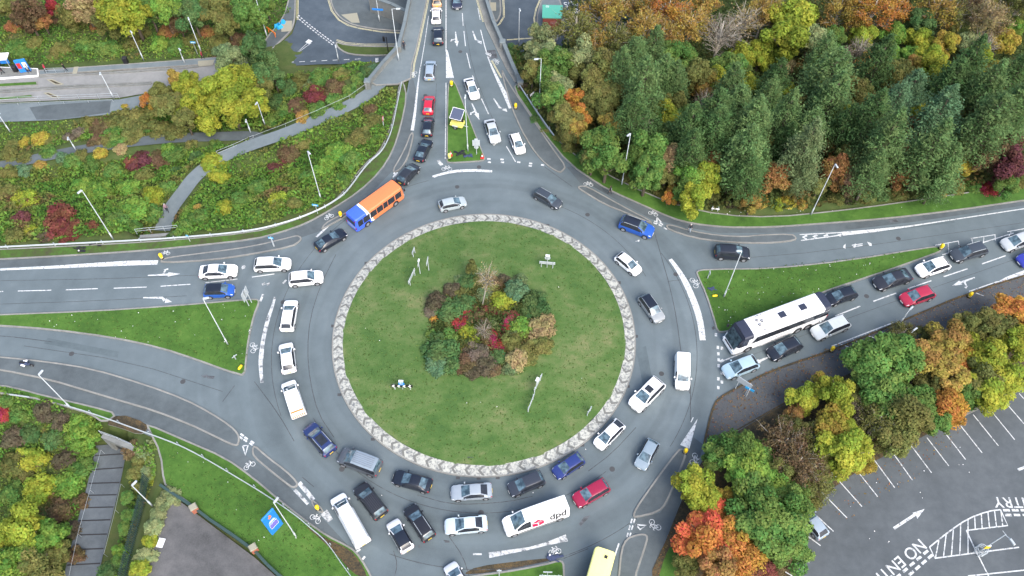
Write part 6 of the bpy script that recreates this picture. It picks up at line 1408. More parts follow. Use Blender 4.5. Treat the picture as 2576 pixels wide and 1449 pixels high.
PAL = {'dark green': (0.09, 0.165, 0.055), 'pine green': (0.135, 0.225, 0.08), 'blue green': (0.12, 0.22, 0.11), 'mid green': (0.12, 0.215, 0.05), 'bright green': (0.165, 0.29, 0.05), 'pale green': (0.26, 0.31, 0.14), 'olive': (0.175, 0.185, 0.055), 'yellow green': (0.28, 0.33, 0.04), 'yellow': (0.36, 0.3, 0.05), 'golden': (0.36, 0.26, 0.065), 'orange': (0.46, 0.24, 0.05), 'rust': (0.3, 0.165, 0.06), 'brown': (0.16, 0.115, 0.06), 'maroon': (0.14, 0.05, 0.05), 'crimson': (0.32, 0.04, 0.06), 'dull red': (0.2, 0.065, 0.05), 'orange red': (0.5, 0.165, 0.05), 'tan': (0.34, 0.27, 0.13), 'grey brown': (0.169, 0.143, 0.104), 'dark brown': (0.11, 0.095, 0.06), 'grey green': (0.165, 0.225, 0.1)}
KIND = {'B': ('broadleaf_tree', 'broadleaf tree', 'tree'), 'P': ('pine_tree', 'pine tree', 'tree'), 'R': ('birch_tree', 'feathery birch tree', 'tree'), 'T': ('bare_tree', 'nearly bare tree', 'tree'), 'S': ('shrub', 'rounded shrub', 'shrub')}
PLANTS = []
def plant(kind, px, py, rpx, colour, region, grp, base=None, hk=None, zsc=1.0, tilt=None, snap=None):
    s = pxm(px, py, 0 if base is None else base); r = rpx / s * (1.18 if grp == 'trees along the car park' else 1.06)
    zc = {'B': 1.75, 'P': 2.3, 'R': 1.75, 'T': 1.9, 'S': .42}[kind] * r * (hk or 1) * (zsc if kind == 'S' else 1)
    zg = base if base is not None else 0.0
    for _ in range(5):
        p = P(px, py, zg + zc)
        if base is None: zg = max(gz(p[0], p[1]), -6)
    if snap: zg = domez(p[0], p[1])
    i = RNG.integers(0, len(CROWN[kind])); nm, kl, cat = KIND[kind]; rz = RNG.uniform(0, 6.28); jit = RNG.uniform(.86, 1.14); col = tuple(min(.9, c * jit) for c in PAL[colour])
    if kind == 'S':
        o = link_mesh(nm, CROWN['S'][i], None, col); o.location = (p[0], p[1], zg - .05); o.rotation_euler = (0, 0, rz); o.scale = (r * RNG.uniform(.9, 1.3), r * RNG.uniform(.85, 1.1), r * RNG.uniform(.6, .95) * zsc)
    else:
        o = empty(nm, (p[0], p[1], zg + zc), rz, 1); o.scale = (r * RNG.uniform(.9, 1.12), r * RNG.uniform(.88, 1.1), r * (hk or 1) * RNG.uniform(.82, 1.2)); link_mesh('crown', CROWN[kind][i], o, col)
        link_mesh('trunk', TRUNK[kind][i % len(TRUNK[kind])], o)
        if tilt: o.rotation_euler = (tilt[0], tilt[1], 0)
    tag(o, None, cat, grp); PLANTS.append((o, f'{colour} {kl} {region}', px, py)); return o
GF = 'trees of the wood beside the junction'
def many(kind, lst, region, grp, **k):
    for q in lst: plant(kind, q[0], q[1], q[2], q[3], region, grp, **k)
# ---- the wood on the right
RB, RM, RF = 'at the back of the wood', 'in the middle of the wood', 'at the front of the wood'
many('R', [(1450, 78, 48, 'olive'), (1520, 45, 52, 'golden'), (1545, 112, 44, 'olive'), (1495, 120, 40, 'golden'), (1620, 78, 48, 'golden'), (1680, 35, 52, 'orange'), (1735, 72, 52, 'golden'), (1665, 105, 40, 'golden'), (1920, 36, 48, 'golden'), (2110, 30, 52, 'golden'), (2192, 36, 56, 'orange'), (2246, 28, 44, 'orange'), (2150, 62, 36, 'golden'), (2350, 35, 48, 'golden'), (2390, 45, 44, 'olive'), (2480, 58, 52, 'tan'), (2440, 20, 44, 'brown'), (2560, 20, 44, 'olive'), (1770, 20, 44, 'golden'), (1590, 20, 36, 'golden')], RB, GF)
many('T', [(1810, 100, 54, 'grey brown'), (1870, 62, 48, 'tan'), (1850, 125, 40, 'grey brown'), (2160, 130, 34, 'grey brown'), (2120, 145, 30, 'brown'), (1600, 330, 34, 'grey brown'), (1770, 265, 34, 'brown'), (2280, 250, 30, 'brown'), (2480, 120, 34, 'grey brown')], RB, GF)
many('B', [(1990, 45, 52, 'yellow green'), (1975, 105, 54, 'yellow green'), (2040, 98, 40, 'pale green'), (2020, 40, 40, 'yellow green'), (2245, 92, 34, 'bright green'), (2240, 138, 30, 'bright green'), (2170, 100, 36, 'yellow green'), (2375, 115, 36, 'yellow'), (2520, 104, 34, 'yellow'), (2430, 112, 30, 'pale green'), (2310, 106, 32, 'yellow green'), (2555, 72, 30, 'bright green'), (2520, 2, 36, 'yellow'), (2095, 95, 34, 'mid green'), (1925, 130, 34, 'yellow green'), (1910, 150, 28, 'yellow green'), (2310, 60, 40, 'dark green'), (1600, -5, 30, 'dark green')], RB, GF)
many('P', [(1561, 190, 42, 'pine green'), (1598, 150, 40, 'pine green'), (1641, 142, 40, 'pine green'), (1668, 200, 40, 'pine green'), (1615, 240, 50, 'pine green'), (1591, 305, 46, 'dark green'), (1695, 215, 38, 'pine green'), (1835, 230, 42, 'pine green'), (1855, 270, 42, 'pine green'), (1798, 296, 52, 'dark green'), (1891, 320, 52, 'pine green'), (1875, 388, 54, 'pine green'), (1795, 345, 46, 'dark green'), (1735, 330, 45, 'dark green'), (2085, 203, 55, 'pine green'), (2092, 255, 52, 'pine green'), (2065, 152, 40, 'pine green'), (1972, 305, 46, 'pine green'), (2022, 388, 52, 'grey green'), (2032, 335, 42, 'pine green'), (2188, 305, 56, 'dark green'), (2222, 370, 56, 'pine green'), (2240, 285, 42, 'blue green'), (2282, 242, 42, 'blue green'), (2205, 170, 46, 'dark green'), (2422, 190, 52, 'dark green'), (2388, 220, 46, 'dark green'), (2472, 243, 52, 'pine green'), (2555, 192, 46, 'dark green'), (2538, 286, 56, 'pine green'), (2472, 330, 56, 'pine green'), (2355, 303, 52, 'blue green'), (2338, 386, 56, 'pine green'), (2372, 430, 46, 'pine green'), (1950, 210, 40, 'dark green'), (1930, 255, 38, 'pine green'), (1980, 360, 36, 'dark green'), (2120, 330, 38, 'dark green')], RM, GF)
many('B', [(1525, 175, 48, 'olive'), (1690, 155, 45, 'mid green'), (1751, 192, 46, 'olive'), (1775, 215, 36, 'golden'), (1841, 175, 44, 'mid green'), (1860, 150, 36, 'yellow green'), (1401, 160, 38, 'mid green'), (1380, 135, 34, 'pale green'), (1365, 103, 34, 'pale green'), (1345, 135, 26, 'pale green'), (1468, 140, 40, 'pale green'), (1451, 187, 30, 'olive'), (1491, 205, 42, 'olive'), (1531, 240, 42, 'olive'), (1681, 290, 34, 'yellow green'), (1972, 235, 36, 'yellow green'), (1978, 175, 24, 'tan'), (2155, 235, 40, 'olive'), (2112, 296, 40, 'yellow green'), (2238, 208, 38, 'olive'), (2355, 182, 36, 'yellow green'), (2515, 188, 32, 'yellow'), (2300, 170, 30, 'golden'), (2405, 368, 28, 'yellow'), (1645, 330, 30, 'dark green'), (1700, 340, 34, 'dark green'), (1521, 280, 34, 'olive'), (1541, 318, 36, 'golden'), (2175, 160, 26, 'golden'), (1340, 185, 30, 'olive'), (1375, 200, 32, 'mid green')], RM, GF)
many('B', [(1560, 240, 30, 'olive'), (1640, 290, 30, 'mid green'), (1700, 260, 32, 'olive'), (1760, 330, 30, 'yellow green'), (1830, 320, 30, 'olive'), (1910, 280, 32, 'mid green'), (2000, 272, 32, 'olive'), (2060, 300, 32, 'mid green'), (2150, 292, 32, 'olive'), (2110, 180, 32, 'yellow green'), (2262, 182, 32, 'olive'), (2320, 232, 32, 'mid green'), (2400, 282, 32, 'olive'), (2440, 300, 30, 'olive'), (2500, 300, 32, 'mid green'), (2300, 300, 30, 'yellow green'), (2290, 142, 30, 'bright green'), (2340, 152, 34, 'yellow green'), (2460, 150, 30, 'yellow green'), (2062, 182, 34, 'yellow green'), (1722, 150, 34, 'mid green'), (1800, 205, 32, 'yellow green'), (1882, 222, 30, 'yellow green'), (1580, 205, 28, 'mid green'), (1720, 300, 28, 'mid green'), (2420, 352, 32, 'olive'), (2180, 392, 32, 'olive'), (2012, 422, 30, 'rust'), (1922, 362, 32, 'olive'), (1762, 432, 30, 'olive'), (1660, 362, 30, 'mid green'), (2130, 392, 30, 'olive'), (2260, 440, 28, 'rust')], 'among the pines of the wood', GF, hk=1.05)
many('B', [(1391, 250, 42, 'mid green'), (1418, 300, 36, 'olive'), (1405, 215, 34, 'pale green'), (1450, 252, 27, 'orange'), (1453, 290, 32, 'orange'), (1453, 325, 32, 'golden'), (1430, 340, 26, 'olive'), (1490, 265, 30, 'olive'), (1508, 362, 44, 'mid green'), (1528, 405, 44, 'mid green'), (1490, 400, 34, 'olive'), (1635, 380, 48, 'mid green'), (1628, 435, 46, 'mid green'), (1600, 400, 34, 'mid green'), (1685, 402, 36, 'tan'), (1675, 440, 30, 'olive'), (1738, 450, 40, 'bright green'), (1778, 450, 36, 'yellow green'), (1745, 503, 40, 'yellow green'), (1725, 480, 32, 'mid green'), (1791, 408, 32, 'rust'), (1841, 436, 40, 'dark green'), (1681, 498, 18, 'orange'), (1691, 475, 16, 'golden'), (1891, 510, 26, 'golden'), (1862, 495, 22, 'olive')], RF, GF)
many('P', [(1735, 396, 42, 'dark green'), (1880, 450, 42, 'dark green'), (2190, 436, 44, 'pine green'), (1905, 420, 34, 'dark green'), (2020, 440, 34, 'grey green'), (2350, 470, 30, 'dark green')], RF, GF)
many('B', [(2282, 336, 34, 'rust'), (2278, 402, 40, 'rust'), (2105, 430, 42, 'rust'), (1948, 445, 40, 'rust'), (2138, 452, 38, 'brown'), (2080, 355, 30, 'rust'), (2505, 385, 44, 'brown'), (2538, 418, 42, 'maroon'), (2460, 400, 34, 'brown'), (2425, 424, 25, 'yellow'), (2532, 468, 30, 'mid green'), (2060, 470, 26, 'olive'), (2300, 445, 30, 'brown'), (2560, 345, 30, 'maroon'), (1985, 470, 24, 'olive')], RF, GF, hk=.85)
GE = 'shrubs along the edge of the wood'
many('S', [(1922, 503, 22, 'golden'), (1955, 510, 22, 'yellow green'), (1985, 505, 22, 'yellow'), (2020, 510, 20, 'golden'), (2105, 495, 22, 'olive'), (2140, 490, 22, 'dark brown'), (2180, 490, 24, 'olive'), (2220, 485, 24, 'dark green'), (2265, 485, 22, 'olive'), (2310, 478, 24, 'olive'), (2360, 478, 22, 'golden'), (2410, 470, 24, 'olive'), (2450, 468, 22, 'mid green'), (2488, 474, 28, 'crimson'), (2575, 460, 26, 'olive'), (1840, 505, 22, 'dark brown'), (1800, 490, 22, 'olive'), (1580, 445, 20, 'olive'), (1470, 385, 22, 'dark green'), (1430, 365, 20, 'olive'), (1345, 300, 20, 'dark green'), (1325, 255, 18, 'mid green'), (1318, 215, 16, 'dark brown'), (1370, 330, 18, 'olive'), (1405, 340, 18, 'olive'), (1290, 122, 20, 'dark green'), (1310, 145, 18, 'mid green'), (1660, 480, 18, 'olive'), (1705, 500, 16, 'brown')], 'along the edge of the wood', GE)
# ---- trees between the right road and the car park
RC = 'between the right road and the car park'; GC = 'trees along the car park'
many('B', [(2205, 905, 58, 'mid green'), (2255, 905, 55, 'mid green'), (2172, 945, 46, 'mid green'), (2222, 1000, 52, 'mid green'), (2305, 1006, 46, 'mid green'), (2105, 995, 46, 'yellow green'), (2022, 1002, 36, 'yellow green'), (2075, 970, 28, 'yellow'), (2092, 1075, 46, 'yellow'), (2122, 1139, 54, 'yellow green'), (2155, 1160, 36, 'yellow'), (2272, 1050, 50, 'olive'), (2255, 1110, 44, 'olive'), (1858, 1134, 46, 'mid green'), (1808, 1152, 42, 'mid green'), (1875, 1186, 56, 'bright green'), (1741, 1226, 46, 'yellow green'), (1770, 1250, 40, 'yellow green'), (1828, 1252, 30, 'yellow'), (1908, 1266, 56, 'mid green'), (1912, 1318, 58, 'mid green'), (1958, 1335, 60, 'mid green'), (1985, 1268, 50, 'mid green'), (1940, 1230, 44, 'bright green'), (1988, 1385, 46, 'mid green'), (2355, 1060, 36, 'mid green'), (2486, 988, 46, 'yellow green'), (2388, 955, 45, 'golden'), (2488, 905, 46, 'yellow green'), (2472, 952, 46, 'olive'), (2505, 820, 44, 'olive'), (2555, 868, 42, 'yellow green'), (2540, 950, 40, 'yellow green'), (2440, 990, 36, 'mid green')], RC, GC, hk=.8)
many('B', [(1791, 1300, 42, 'orange red'), (1775, 1350, 58, 'orange red'), (1841, 1368, 52, 'orange'), (1875, 1418, 50, 'orange'), (1808, 1418, 50, 'rust'), (1908, 1435, 46, 'dull red'), (1725, 1420, 32, 'olive'), (1720, 1370, 26, 'orange'), (2372, 1018, 45, 'orange'), (2388, 1035, 36, 'orange'), (2355, 905, 50, 'golden'), (2388, 862, 46, 'golden'), (2420, 905, 40, 'orange'), (2555, 785, 46, 'orange'), (2438, 818, 36, 'olive'), (2330, 850, 26, 'olive'), (2005, 1043, 26, 'rust'), (1950, 1432, 30, 'brown'), (2000, 1085, 34, 'olive'), (1960, 1185, 40, 'olive'), (2062, 1150, 36, 'olive'), (2145, 1095, 38, 'yellow green'), (2150, 1000, 36, 'olive'), (1915, 1140, 38, 'mid green'), (2040, 1195, 30, 'yellow green'), (2320, 1050, 36, 'olive'), (2420, 960, 36, 'golden'), (2440, 880, 34, 'yellow green'), (2345, 985, 36, 'olive'), (2010, 1240, 32, 'mid green')], RC, GC, hk=.75)
many('R', [(1972, 1116, 52, 'brown'), (2005, 1168, 50, 'brown'), (2040, 1110, 40, 'olive'), (2050, 1215, 40, 'olive'), (2205, 1060, 50, 'olive'), (2160, 1040, 36, 'grey brown'), (2272, 838, 28, 'olive'), (2310, 945, 36, 'olive')], RC, GC, hk=.7)
many('S', [(2050, 1270, 26, 'olive'), (2020, 1240, 28, 'dark green'), (2090, 1210, 24, 'mid green'), (2390, 1050, 24, 'mid green'), (2000, 1300, 24, 'olive')], RC, 'shrubs along the car park')
# ---- upper left: tree group on the bank, top-left hedge
RL = 'on the bank below the busway'; GLT = 'trees on the left bank'
many('B', [(400, 230, 32, 'olive'), (374, 252, 24, 'orange'), (473, 215, 36, 'yellow green'), (483, 268, 42, 'yellow green'), (560, 215, 52, 'yellow green'), (615, 205, 46, 'yellow green'), (583, 268, 50, 'yellow green'), (635, 255, 42, 'yellow green'), (467, 302, 36, 'olive'), (425, 265, 40, 'olive'), (520, 300, 34, 'yellow green'), (660, 215, 36, 'olive'), (525, 245, 40, 'yellow green'), (445, 200, 26, 'golden')], RL, GLT, hk=.85)
many('B', [(575, 148, 40, 'grey green'), (640, 122, 40, 'dark green'), (665, 158, 36, 'dark green'), (655, 195, 36, 'dark green'), (690, 195, 30, 'dark green')], RL, GLT)
many('S', [(300, 300, 40, 'olive'), (352, 293, 38, 'olive'), (250, 318, 34, 'brown'), (220, 305, 28, 'olive'), (335, 325, 34, 'olive'), (395, 320, 34, 'olive'), (440, 330, 30, 'olive'), (313, 267, 13, 'yellow'), (285, 330, 28, 'mid green'), (97, 345, 27, 'yellow'), (60, 354, 18, 'yellow'), (125, 350, 20, 'olive'), (250, 383, 22, 'yellow'), (355, 400, 38, 'maroon'), (393, 398, 34, 'brown'), (330, 405, 26, 'dull red'), (153, 392, 20, 'blue green'), (100, 414, 20, 'golden'), (300, 372, 20, 'tan'), (440, 385, 34, 'mid green'), (490, 385, 26, 'dark green'), (20, 385, 28, 'olive'), (30, 360, 20, 'olive'), (180, 405, 28, 'mid green'), (230, 410, 26, 'mid green'), (20, 430, 26, 'olive'), (60, 425, 22, 'blue green'), (270, 350, 22, 'olive'), (170, 345, 18, 'grey brown'), (60, 392, 24, 'olive'), (120, 380, 22, 'mid green'), (200, 388, 20, 'olive'), (290, 352, 24, 'mid green'), (330, 348, 22, 'olive'), (240, 352, 22, 'brown'), (420, 372, 22, 'bright green'), (540, 362, 20, 'mid green'), (480, 362, 18, 'olive'), (200, 330, 22, 'grey brown')], RL, 'shrubs on the left bank')
RR = 'on the bramble bank above the guard rail'
many('S', [(150, 540, 44, 'dull red'), (133, 567, 40, 'dull red'), (175, 575, 34, 'dull red'), (50, 550, 26, 'maroon'), (227, 567, 20, 'dull red'), (110, 590, 24, 'dark brown'), (290, 555, 36, 'mid green'), (330, 520, 40, 'bright green'), (375, 535, 34, 'mid green'), (380, 490, 36, 'yellow green'), (320, 470, 40, 'bright green'), (250, 480, 40, 'bright green'), (200, 470, 36, 'bright green'), (60, 500, 36, 'yellow green'), (20, 480, 30, 'olive'), (30, 590, 26, 'olive'), (75, 575, 18, 'yellow green'), (330, 570, 28, 'mid green'), (420, 470, 26, 'mid green'), (440, 430, 26, 'dark green'), (355, 440, 30, 'olive'), (280, 430, 30, 'mid green'), (430, 590, 14, 'dark green'), (445, 584, 13, 'mid green'), (365, 590, 13, 'mid green'), (465, 570, 22, 'mid green'),
 (530, 402, 30, 'yellow green'), (547, 436, 28, 'yellow green'), (560, 415, 18, 'yellow green'), (850, 380, 40, 'bright green'), (820, 410, 36, 'bright green'), (880, 400, 32, 'mid green'), (780, 440, 30, 'mid green'), (730, 385, 30, 'brown'), (690, 420, 26, 'maroon'), (760, 350, 26, 'olive'), (720, 372, 22, 'dull red'), (910, 340, 30, 'olive'), (940, 300, 26, 'olive'), (930, 275, 20, 'brown'), (890, 350, 24, 'olive'), (650, 470, 32, 'mid green'), (600, 500, 34, 'mid green'), (560, 520, 30, 'yellow green'), (700, 500, 30, 'yellow green'), (500, 540, 28, 'mid green'), (640, 540, 24, 'mid green'), (740, 510, 22, 'olive'), (950, 340, 18, 'mid green'), (860, 450, 24, 'mid green'), (495, 520, 12, 'golden')], RR, 'shrubs on the bramble bank')
RU = 'above the upper bank path beside the bridge'
many('S', [(750, 260, 34, 'brown'), (800, 235, 36, 'dull red'), (840, 215, 30, 'brown'), (720, 275, 30, 'mid green'), (760, 290, 22, 'golden'), (800, 270, 26, 'mid green'), (840, 245, 26, 'mid green'), (880, 225, 24, 'mid green'), (900, 195, 22, 'mid green'), (860, 185, 26, 'olive'), (810, 190, 30, 'mid green'), (760, 195, 30, 'olive'), (730, 220, 30, 'dark green'), (700, 250, 28, 'dark green'), (920, 175, 18, 'dark green'), (940, 170, 16, 'blue green'), (690, 300, 24, 'mid green'), (855, 265, 18, 'mid green'), (785, 205, 20, 'grey green')], RU, 'shrubs beside the bridge')
RT_ = 'at the top left beyond the busway'
many('B', [(133, 15, 22, 'crimson'), (213, 22, 38, 'tan'), (240, 12, 30, 'golden'), (67, 38, 40, 'brown'), (17, 20, 38, 'olive'), (300, 28, 54, 'yellow green'), (335, 42, 44, 'yellow green'), (270, 55, 34, 'olive'), (413, 25, 46, 'bright green'), (375, 30, 36, 'mid green'), (483, 38, 44, 'dark green'), (533, 22, 40, 'olive'), (617, 33, 46, 'mid green'), (630, 62, 30, 'mid green'), (570, 60, 34, 'olive'), (668, 12, 30, 'mid green'), (105, 52, 26, 'rust'), (170, 45, 28, 'olive'), (450, 60, 26, 'brown')], RT_, 'trees at the top left', hk=.95)
many('S', [(30, 62, 26, 'rust'), (75, 60, 24, 'dull red'), (240, 60, 24, 'rust'), (120, 50, 24, 'brown'), (200, 55, 22, 'olive'), (40, 115, 30, 'mid green'), (80, 105, 26, 'olive'), (150, 120, 30, 'olive'), (210, 110, 30, 'mid green'), (270, 118, 30, 'mid green'), (330, 105, 26, 'olive'), (400, 105, 32, 'bright green'), (440, 110, 28, 'mid green'), (480, 100, 26, 'olive'), (550, 100, 30, 'olive'), (600, 95, 30, 'brown'), (625, 110, 26, 'olive'), (420, 75, 28, 'rust'), (520, 75, 26, 'rust'), (60, 130, 22, 'mid green'), (130, 140, 18, 'olive'), (350, 75, 26, 'olive'), (640, 88, 18, 'dark green')], RT_, 'shrubs at the top left')
# ---- lower left
RLL = 'in the thicket at the lower left'; GT = 'shrubs of the lower left thicket'
many('S', [(7, 1036, 24, 'crimson'), (50, 1036, 36, 'mid green'), (20, 1000, 26, 'mid green'), (110, 1030, 36, 'dark brown'), (150, 1050, 30, 'dark brown'), (77, 1153, 40, 'yellow green'), (133, 1092, 36, 'dark green'), (33, 1166, 40, 'olive'), (35, 1100, 36, 'dark brown'), (80, 1085, 30, 'dark green'), (200, 1175, 38, 'mid green'), (215, 1130, 26, 'bright green'), (100, 1228, 50, 'yellow green'), (167, 1218, 36, 'bright green'), (30, 1240, 40, 'mid green'), (150, 1282, 38, 'brown'), (175, 1330, 30, 'dark brown'), (160, 1150, 34, 'dark brown'), (200, 1260, 26, 'brown'), (190, 1395, 26, 'brown'), (60, 1190, 26, 'olive')], RLL, GT)
many('B', [(200, 1078, 44, 'bright green'), (228, 1095, 32, 'bright green'), (67, 1330, 66, 'yellow green'), (117, 1349, 55, 'bright green'), (33, 1416, 60, 'bright green'), (100, 1428, 56, 'olive'), (20, 1350, 46, 'yellow green'), (150, 1390, 36, 'olive')], RLL, 'trees of the lower left thicket', hk=.75)
RS_ = 'beside the stepped ramp'
many('S', [(367, 1132, 36, 'pale green'), (400, 1128, 30, 'mid green'), (377, 1182, 30, 'pale green'), (395, 1205, 20, 'yellow green'), (330, 1126, 26, 'brown'), (350, 1160, 24, 'olive'), (335, 1190, 20, 'olive'), (317, 1249, 18, 'mid green'), (322, 1293, 18, 'mid green'), (309, 1326, 18, 'mid green'), (296, 1382, 20, 'bright green'), (290, 1410, 20, 'mid green'), (265, 1436, 28, 'dark green'), (405, 1160, 24, 'mid green'), (345, 1225, 14, 'olive')], RS_, 'shrubs beside the stepped ramp', base=-1.0)
many('S', [(424, 1243, 26, 'pale green'), (440, 1250, 21, 'pale green'), (408, 1266, 26, 'pale green'), (395, 1293, 26, 'pale green'), (383, 1326, 26, 'pale green'), (375, 1359, 26, 'yellow green'), (364, 1396, 26, 'pale green'), (348, 1432, 28, 'yellow green'), (340, 1460, 26, 'pale green')], 'in the variegated hedge beside the forecourt', 'variegated hedge along the forecourt', base=0)
# ---- planting on the roundabout
def isl(x, y): return 1033.1 + x * .21756, 637.3 + y * .21756
RI = 'in the middle of the roundabout'; GI = 'shrubs on the roundabout'
for x, y, r, c in ((300, 560, 115, 'dark brown'), (240, 660, 70, 'grey brown'), (480, 400, 90, 'dark brown'), (470, 640, 140, 'dark green'), (620, 560, 110, 'dark green'), (590, 450, 75, 'olive'), (275, 740, 46, 'orange'), (370, 1080, 165, 'dark green'), (330, 1240, 130, 'blue green'), (440, 960, 110, 'mid green'), (470, 1290, 100, 'dark green'), (240, 930, 60, 'mid green'), (620, 640, 60, 'crimson'), (580, 800, 70, 'crimson'), (700, 600, 45, 'crimson'), (870, 640, 55, 'dull red'), (980, 670, 45, 'dull red'), (1160, 720, 80, 'dull red'), (1120, 820, 62, 'crimson'), (990, 1005, 80, 'crimson'), (1030, 1080, 50, 'crimson'), (945, 920, 55, 'crimson'), (740, 640, 50, 'dull red'), (1050, 540, 120, 'yellow green'), (660, 880, 95, 'yellow green'), (740, 985, 55, 'yellow green'), (1220, 430, 135, 'blue green'), (1250, 310, 95, 'grey green'), (1440, 560, 140, 'dark green'), (1550, 640, 70, 'dark green'), (1350, 680, 80, 'dark green'), (1290, 830, 110, 'bright green'), (960, 820, 46, 'pale green'), (1180, 930, 62, 'pale green'), (1150, 1010, 110, 'olive'), (1510, 830, 125, 'tan'), (1600, 760, 70, 'tan'), (1480, 920, 90, 'brown'), (1500, 1050, 105, 'olive'), (1300, 1130, 125, 'olive'), (1220, 1220, 115, 'tan'), (1150, 1310, 85, 'grey green'), (1370, 1200, 80, 'olive'), (770, 1130, 125, 'grey brown'), (650, 1250, 110, 'brown'), (880, 1290, 110, 'dark brown'), (720, 1350, 80, 'dark brown'), (960, 1330, 70, 'brown'), (1000, 1180, 85, 'dark green'), (780, 1372, 30, 'yellow'), (570, 290, 60, 'grey green'), (660, 320, 80, 'dark green'), (780, 320, 80, 'olive'), (1080, 290, 65, 'dark brown'), (860, 800, 70, 'grey brown'), (800, 720, 70, 'brown'), (680, 740, 60, 'tan'), (880, 1000, 60, 'brown'), (440, 800, 60, 'olive'), (860, 470, 90, 'grey green'), (940, 400, 70, 'olive'), (1000, 330, 60, 'brown')):
    plant('S', *isl(x, y), r * .21756 * (1.5 if c == 'crimson' else 1.3), c, RI, GI, base=.8, zsc=1.1, snap=True)
plant('B', *isl(715, 165), 17, 'olive', RI, 'trees on the roundabout', base=.85, hk=1.1)
plant('T', *isl(880, 320), 30, 'tan', RI, 'trees on the roundabout', base=.85, hk=1.9, tilt=(0, .12)); plant('T', *isl(850, 900), 24, 'brown', RI, 'trees on the roundabout', base=.85, hk=1.0)
for bx, by, tx, ty in ((770, 925, 890, 300), (885, 830, 960, 95)):
    pass
# labels: kind, colour, place, then the order from the left when several share them
from collections import defaultdict
gp = defaultdict(list)
for o, l, x, y in PLANTS: gp[l].append((x, y, o))
ORD = ['leftmost', 'second from left', 'third from left', 'fourth from left', 'fifth from left', 'sixth from left', 'seventh from left', 'eighth from left', 'ninth from left', 'tenth from left', 'eleventh from left', 'twelfth from left', 'thirteenth from left', 'fourteenth from left', 'fifteenth from left', 'sixteenth from left', 'seventeenth from left', 'eighteenth from left', 'nineteenth from left', 'twentieth from left']
NUM = {2: 'two', 3: 'three', 4: 'four', 5: 'five', 6: 'six', 7: 'seven', 8: 'eight', 9: 'nine'}
for l, v in gp.items():
    v.sort(key=lambda q: q[0]); n = len(v)
    for i, (x, y, o) in enumerate(v):
        if n == 1: o['label'] = l
        elif i == n - 1: o['label'] = l + ', rightmost one'
        else: o['label'] = l + ', ' + (ORD[i] if i < len(ORD) else f'{i + 1}th from left')
# ---- ground cover
def in_poly(x, y, poly):
    c = np.zeros(x.shape, bool); n = len(poly)
    for i in range(n):
        a, b = poly[i], poly[(i + 1) % n]; c ^= ((a[1] > y) != (b[1] > y)) & (x < (b[0] - a[0]) * (y - a[1]) / (b[1] - a[1] + 1e-12) + a[0])
    return c
def cover(name, label, polys, dens, mat, hum, size, z=-2.0, keepout=True):
    C = []
    for pix in polys:
        w_ = np.array([P(x, y, z)[:2] for x, y in pix]); lo, hi = w_.min(0), w_.max(0); n = int((hi - lo).prod() * dens)
        x = RNG.uniform(lo[0], hi[0], n); y = RNG.uniform(lo[1], hi[1], n); k = in_poly(x, y, w_); x, y = x[k], y[k]
        ok = np.ones(x.shape, bool)
        if keepout:
            d = poly_sd(x, y, PLATW); ok &= d > .1
            for pts, hw, bl in PATHW:
                for i in range(len(pts) - 1): ok &= seg_dist(x, y, pts[i][:2], pts[i + 1][:2])[0] > hw + .15
        x, y = x[ok], y[ok]; h = Hgt(x, y); b = .5 + .25 * (np.sin(x * 1.3 + np.sin(y * .7) * 2) + np.sin(y * 1.7 + np.sin(x * .9) * 2)); C.append(np.stack((x, y, h + hum * b * RNG.uniform(.55, 1.05, len(x)) + .03), 1))
    C = np.concatenate(C); n = len(C)
    me = leaves(name, C, rnd_dirs(n, 1.1), RNG.uniform(.7, 1.5, n) * size, np.stack((np.clip(RNG.normal(.5, .24, n), 0, 1), np.clip(RNG.normal(.5, .2, n), 0, 1)), 1), mat)
    tag(link_mesh(name, me), label, 'ground cover', None, 'stuff')
cover('bramble_cover', 'dense green and russet bramble covering the left bank', [[(-60, 392), (100, 392), (300, 366), (440, 352), (520, 346), (640, 338), (660, 360), (560, 400), (490, 440), (450, 490), (425, 575), (350, 606), (250, 620), (0, 640), (-60, 645)], [(425, 580), (445, 530), (480, 470), (540, 415), (640, 375), (760, 335), (900, 275), (985, 225), (1020, 230), (1010, 310), (972, 385), (930, 435), (880, 500), (805, 550), (645, 597), (470, 612)]], 26, M['bramble'], 1.1, .2)
cover('bramble_cover', 'bramble and weeds below the bridge wing wall', [[(640, 345), (720, 315), (850, 265), (920, 215), (960, 165), (900, 162), (700, 175), (660, 230), (640, 300)], [(180, 300), (300, 265), (420, 240), (640, 190), (700, 200), (680, 320), (500, 340), (300, 350), (200, 350)]], 22, M['bramble'], 1.0, .2, -4)
cover('rough_grass', 'rough autumn grass and weeds beyond the busway', [[(-60, -60), (720, -60), (730, 20), (690, 80), (640, 130), (540, 143), (300, 150), (100, 160), (-60, 165)], [(-60, 310), (150, 304), (260, 305), (250, 340), (60, 395), (-60, 425)]], 16, M['bramble'], .6, .18, -5)
cover('thicket_floor', 'tangled brambles filling the lower left thicket', [[(-60, 985), (30, 990), (160, 1030), (262, 1085), (255, 1130), (180, 1500), (-80, 1560)], [(330, 1130), (395, 1130), (405, 1200), (350, 1330), (300, 1500), (250, 1500), (300, 1300)]], 24, M['bramble'], .8, .17, -1.5)
cover('wood_floor', 'brown and green undergrowth on the floor of the wood', [[(1300, 225), (1388, 358), (1455, 415), (1570, 478), (1697, 530), (1820, 556), (2100, 538), (2400, 498), (2700, 448), (2700, -80), (1440, -80), (1420, 100), (1290, 120)]], 11, M['under'], 2.2, .26, -1.5, keepout=False)
